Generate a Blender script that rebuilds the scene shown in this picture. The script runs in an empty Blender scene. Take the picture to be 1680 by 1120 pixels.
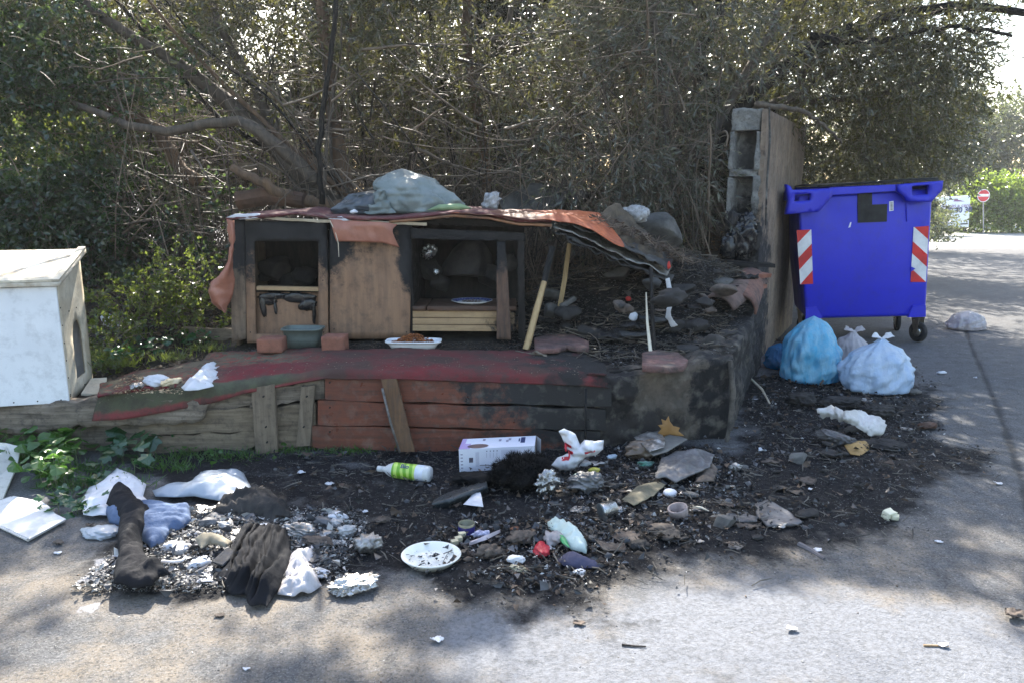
import bpy, bmesh, math, random
import numpy as np
from mathutils import Vector, Matrix, geometry
random.seed(7)
rng = np.random.default_rng(11)
scene = bpy.context.scene
# ------------------------------------------------------------------ camera, world, sun, exposure
EYE = 1.5
PITCH = math.radians(11.23)
cam_d = bpy.data.cameras.new("camera"); cam = bpy.data.objects.new("camera", cam_d)
scene.collection.objects.link(cam); scene.camera = cam
cam.location = (0, 0, EYE); cam.rotation_euler = (math.pi/2 - PITCH, 0, 0)
cam_d.sensor_width = 36; cam_d.lens = 27.0; cam_d.clip_start = 0.05; cam_d.clip_end = 900
SUN_EL = math.radians(43); SUN_AZ = math.radians(-9)        # azimuth from +Y, negative towards -X
SUNV = np.array([math.sin(SUN_AZ)*math.cos(SUN_EL), math.cos(SUN_AZ)*math.cos(SUN_EL), math.sin(SUN_EL)])
world = bpy.data.worlds.new("World"); scene.world = world; world.use_nodes = True
wn = world.node_tree; wn.nodes.clear()
wo = wn.nodes.new("ShaderNodeOutputWorld"); wb = wn.nodes.new("ShaderNodeBackground"); sk = wn.nodes.new("ShaderNodeTexSky")
sk.sky_type = 'NISHITA'; sk.sun_disc = False; sk.sun_elevation = SUN_EL; sk.sun_rotation = SUN_AZ
sk.air_density = 1.3; sk.dust_density = 2.5; sk.ozone_density = 1.0
wb.inputs[1].default_value = 0.135
wn.links.new(sk.outputs[0], wb.inputs[0]); wn.links.new(wb.outputs[0], wo.inputs[0])
sun_d = bpy.data.lights.new("sun", 'SUN'); sun_d.energy = 5.0; sun_d.angle = math.radians(0.5); sun_d.color = (1, .94, .83)
sun = bpy.data.objects.new("sun", sun_d); scene.collection.objects.link(sun)
sun.rotation_euler = Vector(SUNV).to_track_quat('Z', 'Y').to_euler()
scene.view_settings.view_transform = 'Standard'; scene.view_settings.look = 'None'
scene.view_settings.gamma = 1; scene.view_settings.use_curve_mapping = False
scene.view_settings.exposure = 1.92
scene.cycles.max_bounces = 6; scene.cycles.transparent_max_bounces = 12

# ------------------------------------------------------------------ helpers
_c, _s = math.cos(PITCH), math.sin(PITCH)
def _ray(x, y):
    u = (x-840)/1260; v = (560-y)/1260
    return (u, _c+v*_s, -_s+v*_c)
def G(x, y, z=0.0):
    d = _ray(x, y); t = (z-EYE)/d[2]; return np.array([d[0]*t, d[1]*t, z])
def P(x, y, Y):
    d = _ray(x, y); t = Y/d[1]; return np.array([d[0]*t, Y, EYE+d[2]*t])
def sstep(a, b, x):
    t = np.clip((x-a)/(b-a), 0, 1); return t*t*(3-2*t)
def _hash(ix, iy, iz, seed):
    h = (ix*374761393 + iy*668265263 + iz*2147483647 + seed*1274126177) & 0xffffffff
    h = ((h ^ (h >> 13))*1274126177) & 0xffffffff
    return ((h ^ (h >> 16)) & 0xffff)/65535.0
def vnoise(p, seed=0):
    p = np.asarray(p, float); i = np.floor(p).astype(np.int64); f = p-i; f = f*f*(3-2*f)
    r = 0
    for dx in (0, 1):
        for dy in (0, 1):
            for dz in (0, 1):
                w = (f[..., 0] if dx else 1-f[..., 0])*(f[..., 1] if dy else 1-f[..., 1])*(f[..., 2] if dz else 1-f[..., 2])
                r = r+w*_hash(i[..., 0]+dx, i[..., 1]+dy, i[..., 2]+dz, seed)
    return r
def fbm(p, scale=1, octv=4, seed=0):
    p = np.asarray(p, float)*scale; a = 0.5; r = 0
    for k in range(octv):
        r = r+a*(vnoise(p, seed+k*17)*2-1); p = p*2.03+3.1; a *= .5
    return r
def folds(p, scale, seed=0, n=6, aniso=None):
    """sum of sharp random creases, about -1..1"""
    r = np.random.default_rng(seed+500); p = np.asarray(p, float)
    w = p*scale+1.3*np.stack([fbm(p, scale*.5, 2, seed+5), fbm(p, scale*.5, 2, seed+6), fbm(p, scale*.5, 2, seed+7)], -1)
    out = 0; tot = 0
    for k in range(n):
        d = r.normal(size=3)
        if aniso is not None: d = d*np.array(aniso)
        d = d/np.linalg.norm(d); f = 2**(k/2.5); a = 1/f
        t = (w@d)*f+r.random()*9
        out = out+a*(np.abs((t % 1)*2-1)*2-1); tot += a
    return out/tot*1.8
def sdf(px, py, poly):
    """signed distance to polygon, positive inside"""
    poly = np.asarray(poly)[:, :2]; d = np.full(np.shape(px), 1e9); ins = np.zeros(np.shape(px), bool)
    for i in range(len(poly)):
        a = poly[i]; b = poly[(i+1) % len(poly)]; e = b-a
        t = np.clip(((px-a[0])*e[0]+(py-a[1])*e[1])/(e@e+1e-12), 0, 1)
        d = np.minimum(d, np.hypot(px-a[0]-t*e[0], py-a[1]-t*e[1]))
        if a[1] != b[1]:
            c = ((a[1] > py) != (b[1] > py)) & (px < (b[0]-a[0])*(py-a[1])/(b[1]-a[1])+a[0]); ins ^= c
    return np.where(ins, d, -d)
def gpoly(pts, z=0.0): return np.array([G(x, y, z)[:2] for x, y in pts])

ORIG = {}
def link(o): scene.collection.objects.link(o); return o
def thing(name, label, cat, loc, group=None):
    o = link(bpy.data.objects.new(name, None)); o.location = tuple(float(v) for v in loc); ORIG[o] = np.array(loc, float)
    o.empty_display_size = .1; o["label"] = label; o["category"] = cat
    if group: o["group"] = group
    return o
def mesh_of(name, V, F, mats=None, mi=None, smooth=False, uv=None):
    me = bpy.data.meshes.new(name)
    V = np.asarray(V, float)
    if isinstance(F, np.ndarray):
        n, k = F.shape
        me.vertices.add(len(V)); me.vertices.foreach_set("co", V.ravel())
        me.loops.add(n*k); me.loops.foreach_set("vertex_index", F.ravel().astype(np.int32))
        me.polygons.add(n); me.polygons.foreach_set("loop_start", (np.arange(n)*k).astype(np.int32))
        me.polygons.foreach_set("loop_total", np.full(n, k, np.int32))
        me.update(calc_edges=True); me.validate()
    else:
        me.from_pydata([tuple(v) for v in V], [], [tuple(int(i) for i in f) for f in F]); me.update()
    for m in (mats or []): me.materials.append(m)
    if mi is not None: me.polygons.foreach_set("material_index", np.asarray(mi, np.int32))
    if smooth: me.polygons.foreach_set("use_smooth", np.ones(len(me.polygons), bool))
    if uv is not None:
        l = me.uv_layers.new(name="UVMap"); li = np.empty(len(me.loops), np.int32); me.loops.foreach_get("vertex_index", li)
        l.data.foreach_set("uv", np.asarray(uv, float)[li].ravel())
    return me
class MB:
    def __init__(s): s.V = []; s.F = []; s.mi = []; s.uv = []; s.cur = 0; s.smooth = False
    def add(s, V, F, uv=None):
        b = len(s.V); s.V += [np.array(v, float) for v in V]; s.F += [tuple(b+int(i) for i in f) for f in F]
        s.mi += [s.cur]*len(F); s.uv += list(uv) if uv is not None else [(0, 0)]*len(V); return s
    def box(s, c, size, rz=0, rx=0, ry=0, jit=0):
        R = Matrix.Rotation(rz, 3, 'Z') @ Matrix.Rotation(ry, 3, 'Y') @ Matrix.Rotation(rx, 3, 'X')
        V = []
        for z in (-.5, .5):
            for x, y in ((-.5, -.5), (.5, -.5), (.5, .5), (-.5, .5)):
                v = Vector((x*size[0], y*size[1], z*size[2]))
                if jit: v += Vector([random.uniform(-jit, jit) for _ in range(3)])
                V.append(np.array(R@v)+np.array(c))
        return s.add(V, [(3, 2, 1, 0), (4, 5, 6, 7), (0, 1, 5, 4), (1, 2, 6, 5), (2, 3, 7, 6), (3, 0, 4, 7)])
    def slab(s, pts, vec):
        """polygon pts (3D) extruded by vec"""
        n = len(pts); pts = [np.array(p, float) for p in pts]; v = np.array(vec, float)
        nrm = sum(np.cross(pts[i]-pts[0], pts[(i+1) % n]-pts[0]) for i in range(n))
        if nrm@v > 0: pts = pts[::-1]
        return s.add(pts+[p+v for p in pts], [tuple(range(n)), tuple(range(2*n-1, n-1, -1))]+[(j, i, i+n, j+n) for i in range(n) for j in ((i+1) % n,)])
    def plank(s, pts, vec, nseg=14, wob=.004, seed=0, joff=0.0):
        """long board from 4 corner points (tl,tr,br,bl), rough wavy edges, thickness vec"""
        tl, tr, br, bl = [np.array(p, float) for p in pts]; v = np.array(vec, float)
        r = np.random.default_rng(seed+40); A = []; 
        up = (tl-bl)/np.linalg.norm(tl-bl); vn = v/np.linalg.norm(v)
        rows = []
        for i in range(nseg+1):
            t = i/nseg; a = tl*(1-t)+tr*t+up*r.normal()*wob; b = bl*(1-t)+br*t+up*r.normal()*wob
            o = vn*(joff*math.sin(t*5+seed)+r.normal()*wob*.25)
            rows.append([a+o, b+o, b+o+v, a+o+v])
        V = [p for q in rows for p in q]; F = []
        for i in range(nseg):
            for k in range(4):
                F.append((4*i+k, 4*i+(k+1) % 4, 4*i+4+(k+1) % 4, 4*i+4+k))
        F += [(3, 2, 1, 0), (4*nseg, 4*nseg+1, 4*nseg+2, 4*nseg+3)]
        return s.add(V, F)
    def tube(s, pts, rad, n=8, caps=True, noise=0, squash=1):
        pts = [np.array(p, float) for p in pts]; 
        if np.isscalar(rad): rad = [rad]*len(pts)
        V = []; F = []; pa = None
        for i, p in enumerate(pts):
            d = pts[min(i+1, len(pts)-1)]-pts[max(i-1, 0)]; d = d/(np.linalg.norm(d)+1e-9)
            if pa is None: pa = np.cross(d, (0, 0, 1) if abs(d[2]) < .9 else (1, 0, 0))
            a = pa-d*(pa@d); a = a/np.linalg.norm(a); b = np.cross(d, a); pa = a
            for k in range(n):
                t = 2*math.pi*k/n; rr = rad[i]*(1+noise*random.uniform(-1, 1))
                V.append(p+rr*(a*math.cos(t)+b*math.sin(t)*squash))
        for i in range(len(pts)-1):
            for k in range(n):
                F.append((i*n+k, i*n+(k+1) % n, (i+1)*n+(k+1) % n, (i+1)*n+k))
        if caps: F += [tuple(range(n-1, -1, -1)), tuple((len(pts)-1)*n+k for k in range(n))]
        return s.add(V, F)
    def lathe(s, prof, c, axis=(0, 0, 1), n=32, ref=None, sy=1.0):
        """prof: (r,h) list; first to last; open unless r=0 at ends"""
        ax = np.array(axis, float); ax /= np.linalg.norm(ax)
        a = np.cross(ax, ref if ref is not None else ((0, 0, 1) if abs(ax[2]) < .9 else (0, 1, 0))); a /= np.linalg.norm(a); b = np.cross(ax, a)
        V = []; F = []
        for r, h in prof:
            for k in range(n):
                t = 2*math.pi*k/n; V.append(np.array(c)+ax*h+r*(a*math.cos(t)+b*math.sin(t)*sy))
        for i in range(len(prof)-1):
            for k in range(n): F.append((i*n+k, i*n+(k+1) % n, (i+1)*n+(k+1) % n, (i+1)*n+k))
        return s.add(V, F)
def ob(name, mb, mat, parent=None, smooth=False, solid=0, stuff=False, label=None, sub=0):
    mats = mat if isinstance(mat, (list, tuple)) else [mat]
    if isinstance(mb, MB):
        V = np.array(mb.V); o_ = ORIG[parent] if parent else np.zeros(3)
        me = mesh_of(name, V-o_, mb.F, mats, mb.mi, smooth, mb.uv)
    else:
        V, F, uv = mb; o_ = ORIG[parent] if parent else np.zeros(3)
        me = mesh_of(name, np.asarray(V)-o_, F, mats, None, smooth, uv)
    o = link(bpy.data.objects.new(name, me))
    if parent: o.parent = parent; ORIG[o] = ORIG[parent]
    else: ORIG[o] = o_
    if solid:
        m = o.modifiers.new("solid", 'SOLIDIFY'); m.thickness = solid; m.offset = 0
    if stuff: o["kind"] = "stuff"
    if label: o["label"] = label
    return o
def one(name, mb, mat, label, cat, group=None, smooth=False, solid=0, stuff=False):
    """a thing that is a single mesh, origin at its base"""
    V = np.array(mb.V) if isinstance(mb, MB) else np.asarray(mb[0]); lo = V.min(0); hi = V.max(0)
    base = np.array([(lo[0]+hi[0])/2, (lo[1]+hi[1])/2, lo[2]])
    if isinstance(mb, MB): mb.V = [v-base for v in mb.V]
    else: mb = (V-base, mb[1], mb[2])
    o = ob(name, mb, mat, None, smooth, solid, stuff); o.location = tuple(base); ORIG[o] = base
    if label: o["label"] = label
    if cat: o["category"] = cat
    if group: o["group"] = group
    return o
def struct(name, mb, mat, smooth=False, kind="structure"):
    o = ob(name, mb, mat, None, smooth); o["kind"] = kind; return o
def bevel(o, w=.004, seg=1):
    m = o.modifiers.new("bevel", 'BEVEL'); m.width = w; m.segments = seg; m.limit_method = 'ANGLE'; return o

# --- surfaces
def loft(curves, nu=40, nv=None, wr=0, wscale=6, seed=0, closed=False, aniso=None, sub=6):
    """curves: list of polylines (rows) -> smooth patch; returns V,F,uv"""
    C = []
    for c in curves:
        c = np.array(c, float); 
        d = np.r_[0, np.cumsum(np.linalg.norm(np.diff(c, axis=0), axis=1))]; d /= d[-1]+1e-9
        t = np.linspace(0, 1, nu+1); C.append(np.stack([np.interp(t, d, c[:, k]) for k in range(3)], -1))
    C = np.array(C); m = len(C); rows = []; vv = []
    for i in range(m-1):
        p0, p1, p2, p3 = C[max(i-1, 0)], C[i], C[i+1], C[min(i+2, m-1)]
        for k in range(sub):
            t = k/sub; rows.append(.5*((2*p1)+(-p0+p2)*t+(2*p0-5*p1+4*p2-p3)*t*t+(-p0+3*p1-3*p2+p3)*t**3)); vv.append((i+t)/(m-1))
    rows.append(C[-1]); vv.append(1.0); R = np.array(rows); nr = len(R)
    V = R.reshape(-1, 3); uu, v2 = np.meshgrid(np.linspace(0, 1, nu+1), np.array(vv)); uv = np.stack([uu.ravel(), v2.ravel()], -1)
    i, j = np.meshgrid(np.arange(nr-1), np.arange(nu), indexing='ij'); a = (i*(nu+1)+j).ravel()
    F = np.stack([a, a+1, a+nu+2, a+nu+1], -1)
    if wr:
        e1 = np.gradient(R, axis=1); e0 = np.gradient(R, axis=0); n = np.cross(e1, e0); n /= np.linalg.norm(n, axis=-1, keepdims=True)+1e-9
        V = V+n.reshape(-1, 3)*((folds(V, wscale, seed, aniso=aniso)+.3*folds(V, wscale*3, seed+4, aniso=aniso))*wr)[:, None]
    return V, F, uv
def resample(poly, step):
    out = []
    for i in range(len(poly)):
        a = np.array(poly[i], float); b = np.array(poly[(i+1) % len(poly)], float); n = max(1, int(np.linalg.norm(b-a)/step))
        out += [a+(b-a)*k/n for k in range(n)]
    return np.array(out)
def patch2d(poly, res, hole=None, jag=0, seed=0):
    r = np.random.default_rng(seed+9); B = resample(poly, res)
    if jag: B = B+r.normal(size=B.shape)*jag
    nb = len(B); E = [(i, (i+1) % nb) for i in range(nb)]; allv = [B]
    if hole is not None:
        H = resample(hole, res); E += [(nb+i, nb+(i+1) % len(H)) for i in range(len(H))]; allv.append(H)
    lo = B.min(0); hi = B.max(0); gx, gy = np.meshgrid(np.arange(lo[0], hi[0], res), np.arange(lo[1], hi[1], res))
    gx = gx.ravel()+r.uniform(-.3, .3, gx.size)*res; gy = gy.ravel()+r.uniform(-.3, .3, gy.size)*res
    k = sdf(gx, gy, B) > res*.5
    if hole is not None: k &= sdf(gx, gy, hole) < -res*.5
    allv.append(np.stack([gx[k], gy[k]], -1)); A = np.concatenate(allv)
    v, e, f, _, _, _ = geometry.delaunay_2d_cdt([Vector(p) for p in A], E, [], 1, 1e-6)
    V = np.array([tuple(p) for p in v]); F = [tuple(q) for q in f]
    if hole is not None:
        c = V[np.array(F)].mean(1); F = [q for q, ins in zip(F, sdf(c[:, 0], c[:, 1], hole) > 0) if not ins]
    return V, F, B
def patch(poly, res=.012, plane='g', base=0.0, lump=0, lw=.1, wr=.01, wscale=8, seed=0, jag=0, aniso=None, lift=None, hole=None, soft=0, sdir=0.0, pleat=None):
    """irregular sheet. plane 'g': poly are (x,y), height up from base. plane 'v': poly (x,z), relief toward camera from Y=base"""
    V, F, B = patch2d(poly, res, hole, jag, seed); d = np.maximum(sdf(V[:, 0], V[:, 1], B), 0)
    p3 = np.stack([V[:, 0], V[:, 1], np.full(len(V), seed*1.7)], -1)
    h = lump*(1-np.exp(-d/lw*2))*(1+.5*fbm(p3, wscale*.7, 3, seed+3))+wr*(folds(p3, wscale, seed, aniso=aniso)+.38*folds(p3, wscale*3.1, seed+4, aniso=aniso))*(.4+.6*(1-np.exp(-d/.03)))
    if soft:
        ca, sa = math.cos(sdir), math.sin(sdir); u_ = V[:, 0]*ca+V[:, 1]*sa; v_ = -V[:, 0]*sa+V[:, 1]*ca
        q_ = np.stack([u_*2.2+.12*fbm(p3, 6, 2, seed+6), v_*8+.35*fbm(p3, 5, 3, seed+7), 0*u_+seed], -1)
        h = h+soft*((1-np.abs(fbm(q_, 1, 2, seed+8))*3.2)+.4*(1-np.abs(fbm(q_*2.1, 1, 2, seed+9))*3.2))*(.3+.7*(1-np.exp(-d/.03)))
    if pleat:
        an, fr_, am = pleat; s_ = (V[:, 0]*math.cos(an)+V[:, 1]*math.sin(an))*fr_+.25*fbm(p3, 3, 2, seed+8); tt = s_ % 1; h = h+am*np.where(tt < .8, tt/.8, (1-tt)/.2)*(1-np.exp(-d/.015))
    if lift is not None: h = h+lift(V[:, 0], V[:, 1])
    if plane == 'g':
        b = base(V[:, 0], V[:, 1]) if callable(base) else base
        W = np.stack([V[:, 0], V[:, 1], b+np.maximum(h, .003)], -1)
    else: W = np.stack([V[:, 0], base-h, V[:, 1]], -1); F = [q[::-1] for q in F]
    lo = V.min(0); hi = V.max(0)
    return W, np.array(F, dtype=np.int64), (V-lo)/(hi-lo)
_ico = {}
def ico(sub):
    if sub not in _ico:
        bm = bmesh.new(); bmesh.ops.create_icosphere(bm, subdivisions=sub, radius=1)
        _ico[sub] = (np.array([tuple(v.co) for v in bm.verts]), np.array([[v.index for v in f.verts] for f in bm.faces])); bm.free()
    return _ico[sub]
def lumpm(c, size, style='rock', seed=0, sub=4, floor=None, amp=1.0):
    V, F = ico(sub); c = np.array(c, float); s = np.array(size, float)/2; p = V+seed*3.7
    rq = np.random.default_rng(seed+77)
    if style == 'rock':
        r = 1+amp*.10*fbm(p, 1.2, 4, seed); Vr = V*r[:, None]
        for _k in range(13):
            n_ = rq.normal(size=3); n_ /= np.linalg.norm(n_); d_ = rq.uniform(.42, .78); e_ = np.maximum(Vr@n_-d_, 0); Vr = Vr-n_*(e_*.95)[:, None]
        Vr = Vr/np.abs(Vr).max(0)+V*(.05*fbm(p, 4, 4, seed+3))[:, None]
        r = None
    elif style == 'foil': r = 1+amp*(.45*fbm(p, 1.0, 2, seed)+.24*folds(p, 1.3, seed, 7))
    elif style == 'paper': r = 1+amp*(.6*fbm(p, .8, 2, seed)+.24*folds(p, .9, seed, 6))
    elif style == 'char': r = 1+amp*(.35*fbm(p, 1.5, 5, seed)+.15*folds(p, 2.0, seed, 6))
    elif style == 'flake': r = np.ones(len(V))
    else: r = 1+amp*.1*fbm(p, 1.3, 3, seed)
    Vs = Vr if r is None else V*r[:, None]
    if style in ('foil', 'paper', 'char'):
        Vs = Vs+V*(.10*amp*folds(p, 3.1, seed+5, 6))[:, None]; sh_ = np.eye(3); sh_[0, 2] = rq.uniform(-.35, .35); sh_[0, 1] = rq.uniform(-.4, .4); sh_[2, 0] = rq.uniform(-.2, .2); Vs = Vs@sh_.T; Vs = Vs/np.abs(Vs).max(0)*1.0
    if style == 'flake':
        an_ = np.arctan2(V[:, 1], V[:, 0]); rad = 1+.9*fbm(np.stack([np.cos(an_)*1.6, np.sin(an_)*1.6, 0*an_+seed], -1), 1, 4, seed); Vs = V.copy(); Vs[:, :2] *= rad[:, None]; Vs[:, 2] = V[:, 2]*.16+rq.uniform(.2, .9)*(Vs[:, 0]**2*rq.uniform(-.3, 1)+Vs[:, 1]**2*rq.uniform(-.3, 1))+.35*folds(p, 1.1, seed, 5); a0_ = rq.uniform(0, 6.28); Rz = np.array([[math.cos(a0_), -math.sin(a0_), 0], [math.sin(a0_), math.cos(a0_), 0], [0, 0, 1]]); Vs = Vs@Rz.T
    W = Vs*s+c
    if floor is not None: W[:, 2] = np.maximum(W[:, 2], floor+.002*rng.random(len(W)))
    return W, F, np.zeros((len(W), 2))
# --- many small pieces, vectorised
def tubes(Pt, R, n=3):
    """Pt (N,K,3), R (N,K) -> V,F"""
    N, K, _ = Pt.shape; d = np.gradient(Pt, axis=1); d /= np.linalg.norm(d, axis=-1, keepdims=True)+1e-9
    ref = np.where(np.abs(d[..., 2:3]) < .9, np.array([0, 0, 1.]), np.array([1., 0, 0])); a = np.cross(d, ref); a /= np.linalg.norm(a, axis=-1, keepdims=True)+1e-9; b = np.cross(d, a)
    ang = np.arange(n)*2*np.pi/n
    V = Pt[:, :, None, :]+R[:, :, None, None]*(a[:, :, None, :]*np.cos(ang)[None, None, :, None]+b[:, :, None, :]*np.sin(ang)[None, None, :, None])
    i, k, j = np.meshgrid(np.arange(N), np.arange(K-1), np.arange(n), indexing='ij'); A = i*K*n+k*n+j; B = i*K*n+k*n+(j+1) % n
    return V.reshape(-1, 3), np.stack([A, B, B+n, A+n], -1).reshape(-1, 4)
def leaves(C, D, L, W, fold=.25):
    """leaf at base C along D; 6-vertex pointed blade, four triangles... kept to two folded quads"""
    N = len(C); D = D/np.linalg.norm(D, axis=1, keepdims=True); U = rng.normal(size=(N, 3)); S = np.cross(D, U); S /= np.linalg.norm(S, axis=1, keepdims=True)+1e-9
    Nn = np.cross(S, D); L = L[:, None]; W = W[:, None]
    mid = C+D*L*.45; tip = C+D*L-Nn*L*.12
    V = np.stack([C, mid+S*W*.5+Nn*W*fold, tip, mid-S*W*.5+Nn*W*fold], 1).reshape(-1, 3); b = np.arange(N)*4
    F = np.concatenate([np.stack([b, b+1, b+2], -1), np.stack([b, b+2, b+3], -1)])
    return V, F
def sprays(C, D, nl, ln, L, W, spread=.7, droop=.3):
    """twigs starting at C along D with nl leaves each -> leaf V,F and twig V,F"""
    N = len(C); D = D/np.linalg.norm(D, axis=1, keepdims=True); ts = np.linspace(0, 1, 5)
    pth = C[:, None]+D[:, None]*(ts[None, :, None]*ln[:, None, None])+np.array([0, 0, -1.])*(droop*ln[:, None, None]*ts[None, :, None]**2)
    TV, TF = tubes(pth, np.outer(np.full(N, .0022), np.linspace(1.2, .5, 5)))
    t = rng.random((N, nl))*.95+.05
    base = C[:, None]+D[:, None]*(t*ln[:, None])[..., None]+np.array([0, 0, -1.])*(droop*ln[:, None]*t**2)[..., None]
    dd = D[:, None]+rng.normal(size=(N, nl, 3))*spread+np.array([0, 0, -droop*.6])
    s = rng.uniform(.6, 1.25, (N, nl))
    LV, LF = leaves(base.reshape(-1, 3), dd.reshape(-1, 3), (L*s).ravel(), (W*s*rng.uniform(.8, 1.2, s.shape)).ravel())
    return (LV, LF), (TV, TF)
def chips(C, size, flat=.4, kind='shard'):
    """random tilted shards, 4 triangles each"""
    N = len(C); s = size[:, None, None]; q = rng.normal(size=(N, 4, 3)); q /= np.linalg.norm(q, axis=-1, keepdims=True)
    q[..., 2] *= flat; V = (C[:, None]+q*s*.6); V[..., 2] = np.maximum(V[..., 2], C[:, None, 2]-.002); V = V.reshape(-1, 3); b = np.arange(N)*4
    F = np.concatenate([np.stack([b, b+1, b+2], -1), np.stack([b, b+2, b+3], -1), np.stack([b, b+3, b+1], -1), np.stack([b+1, b+3, b+2], -1)])
    return V, F
def join(*vf):
    V = []; F = []; o = 0
    for v, f in vf: V.append(v); F.append(f+o); o += len(v)
    return np.concatenate(V), np.concatenate(F)
def textobj(s, mat, size, loc, X, Yv, parent=None, name="lettering", align='CENTER', bold=0, body=True):
    """flat print: string s laid on the plane spanned by X (reading direction) and Yv (up)"""
    cu = bpy.data.curves.new(name, 'FONT'); cu.body = s; cu.size = size; cu.align_x = align; cu.align_y = 'CENTER'; cu.offset = bold; cu.resolution_u = 3
    t = bpy.data.objects.new(name, cu); link(t); dg = bpy.context.evaluated_depsgraph_get(); dg.update()
    me = bpy.data.meshes.new_from_object(t.evaluated_get(dg)); bpy.data.objects.remove(t)
    V = np.array([tuple(v.co) for v in me.vertices]).reshape(-1, 3); F = [tuple(p.vertices) for p in me.polygons]
    X = np.array(X, float); X /= np.linalg.norm(X); Yv = np.array(Yv, float); Yv = Yv-X*(X@Yv); Yv /= np.linalg.norm(Yv)
    W = np.array(loc)+V[:, :1]*X+V[:, 1:2]*Yv; mb = MB(); mb.add(W, F)
    return ob(name, mb, mat, parent)

# ------------------------------------------------------------------ materials
class NT:
    def __init__(s, name):
        s.m = bpy.data.materials.new(name); s.m.use_nodes = True; s.t = s.m.node_tree; s.t.nodes.clear(); s.out = s.n("ShaderNodeOutputMaterial")
    def n(s, t, **k):
        x = s.t.nodes.new(t)
        for a, b in k.items(): setattr(x, a, b)
        return x
    def lk(s, a, b):
        if hasattr(a, 'is_output') or hasattr(a, 'links'): s.t.links.new(a, b)
        else: b.default_value = a if not (isinstance(a, (tuple, list)) and len(a) == 3 and len(b.default_value) == 4) else (*a, 1)
    def pos(s): return s.n("ShaderNodeNewGeometry").outputs['Position']
    def island(s): return s.n("ShaderNodeNewGeometry").outputs['Random Per Island']
    def noise(s, vec, scale, det=4, rough=.55, dist=0):
        x = s.n("ShaderNodeTexNoise"); s.lk(vec, x.inputs['Vector']); x.inputs['Scale'].default_value = scale; x.inputs['Detail'].default_value = det
        x.inputs['Roughness'].default_value = rough; x.inputs['Distortion'].default_value = dist; return x.outputs['Fac']
    def math(s, op, a, b=0.0, clamp=False):
        x = s.n("ShaderNodeMath", operation=op, use_clamp=clamp); s.lk(a, x.inputs[0]); s.lk(b, x.inputs[1]); return x.outputs[0]
    def ramp(s, f, a, b, lo=0.0, hi=1.0):
        x = s.n("ShaderNodeMapRange"); x.clamp = True; s.lk(f, x.inputs[0])
        for i, v in ((1, a), (2, b), (3, lo), (4, hi)): x.inputs[i].default_value = v
        return x.outputs[0]
    def mix(s, f, a, b, mode='MIX'):
        x = s.n("ShaderNodeMix", data_type='RGBA', blend_type=mode); s.lk(f, x.inputs[0]); s.lk(a, x.inputs[6]); s.lk(b, x.inputs[7]); return x.outputs[2]
    def scalev(s, vec, v):
        x = s.n("ShaderNodeVectorMath", operation='MULTIPLY'); s.lk(vec, x.inputs[0]); x.inputs[1].default_value = v; return x.outputs[0]
    def ell(s, vec, c, r, nz, soft=.24):
        x = s.n("ShaderNodeVectorMath", operation='SUBTRACT'); s.lk(vec, x.inputs[0]); x.inputs[1].default_value = tuple(c)
        y = s.n("ShaderNodeVectorMath", operation='DIVIDE'); s.lk(x.outputs[0], y.inputs[0]); y.inputs[1].default_value = tuple(r)
        z = s.n("ShaderNodeVectorMath", operation='LENGTH'); s.lk(y.outputs[0], z.inputs[0])
        d = s.math('ADD', z.outputs['Value'], s.ramp(nz, .3, .7, -.5, .5)); return s.ramp(d, 1-soft, 1+soft*.6, 1, 0)
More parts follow.
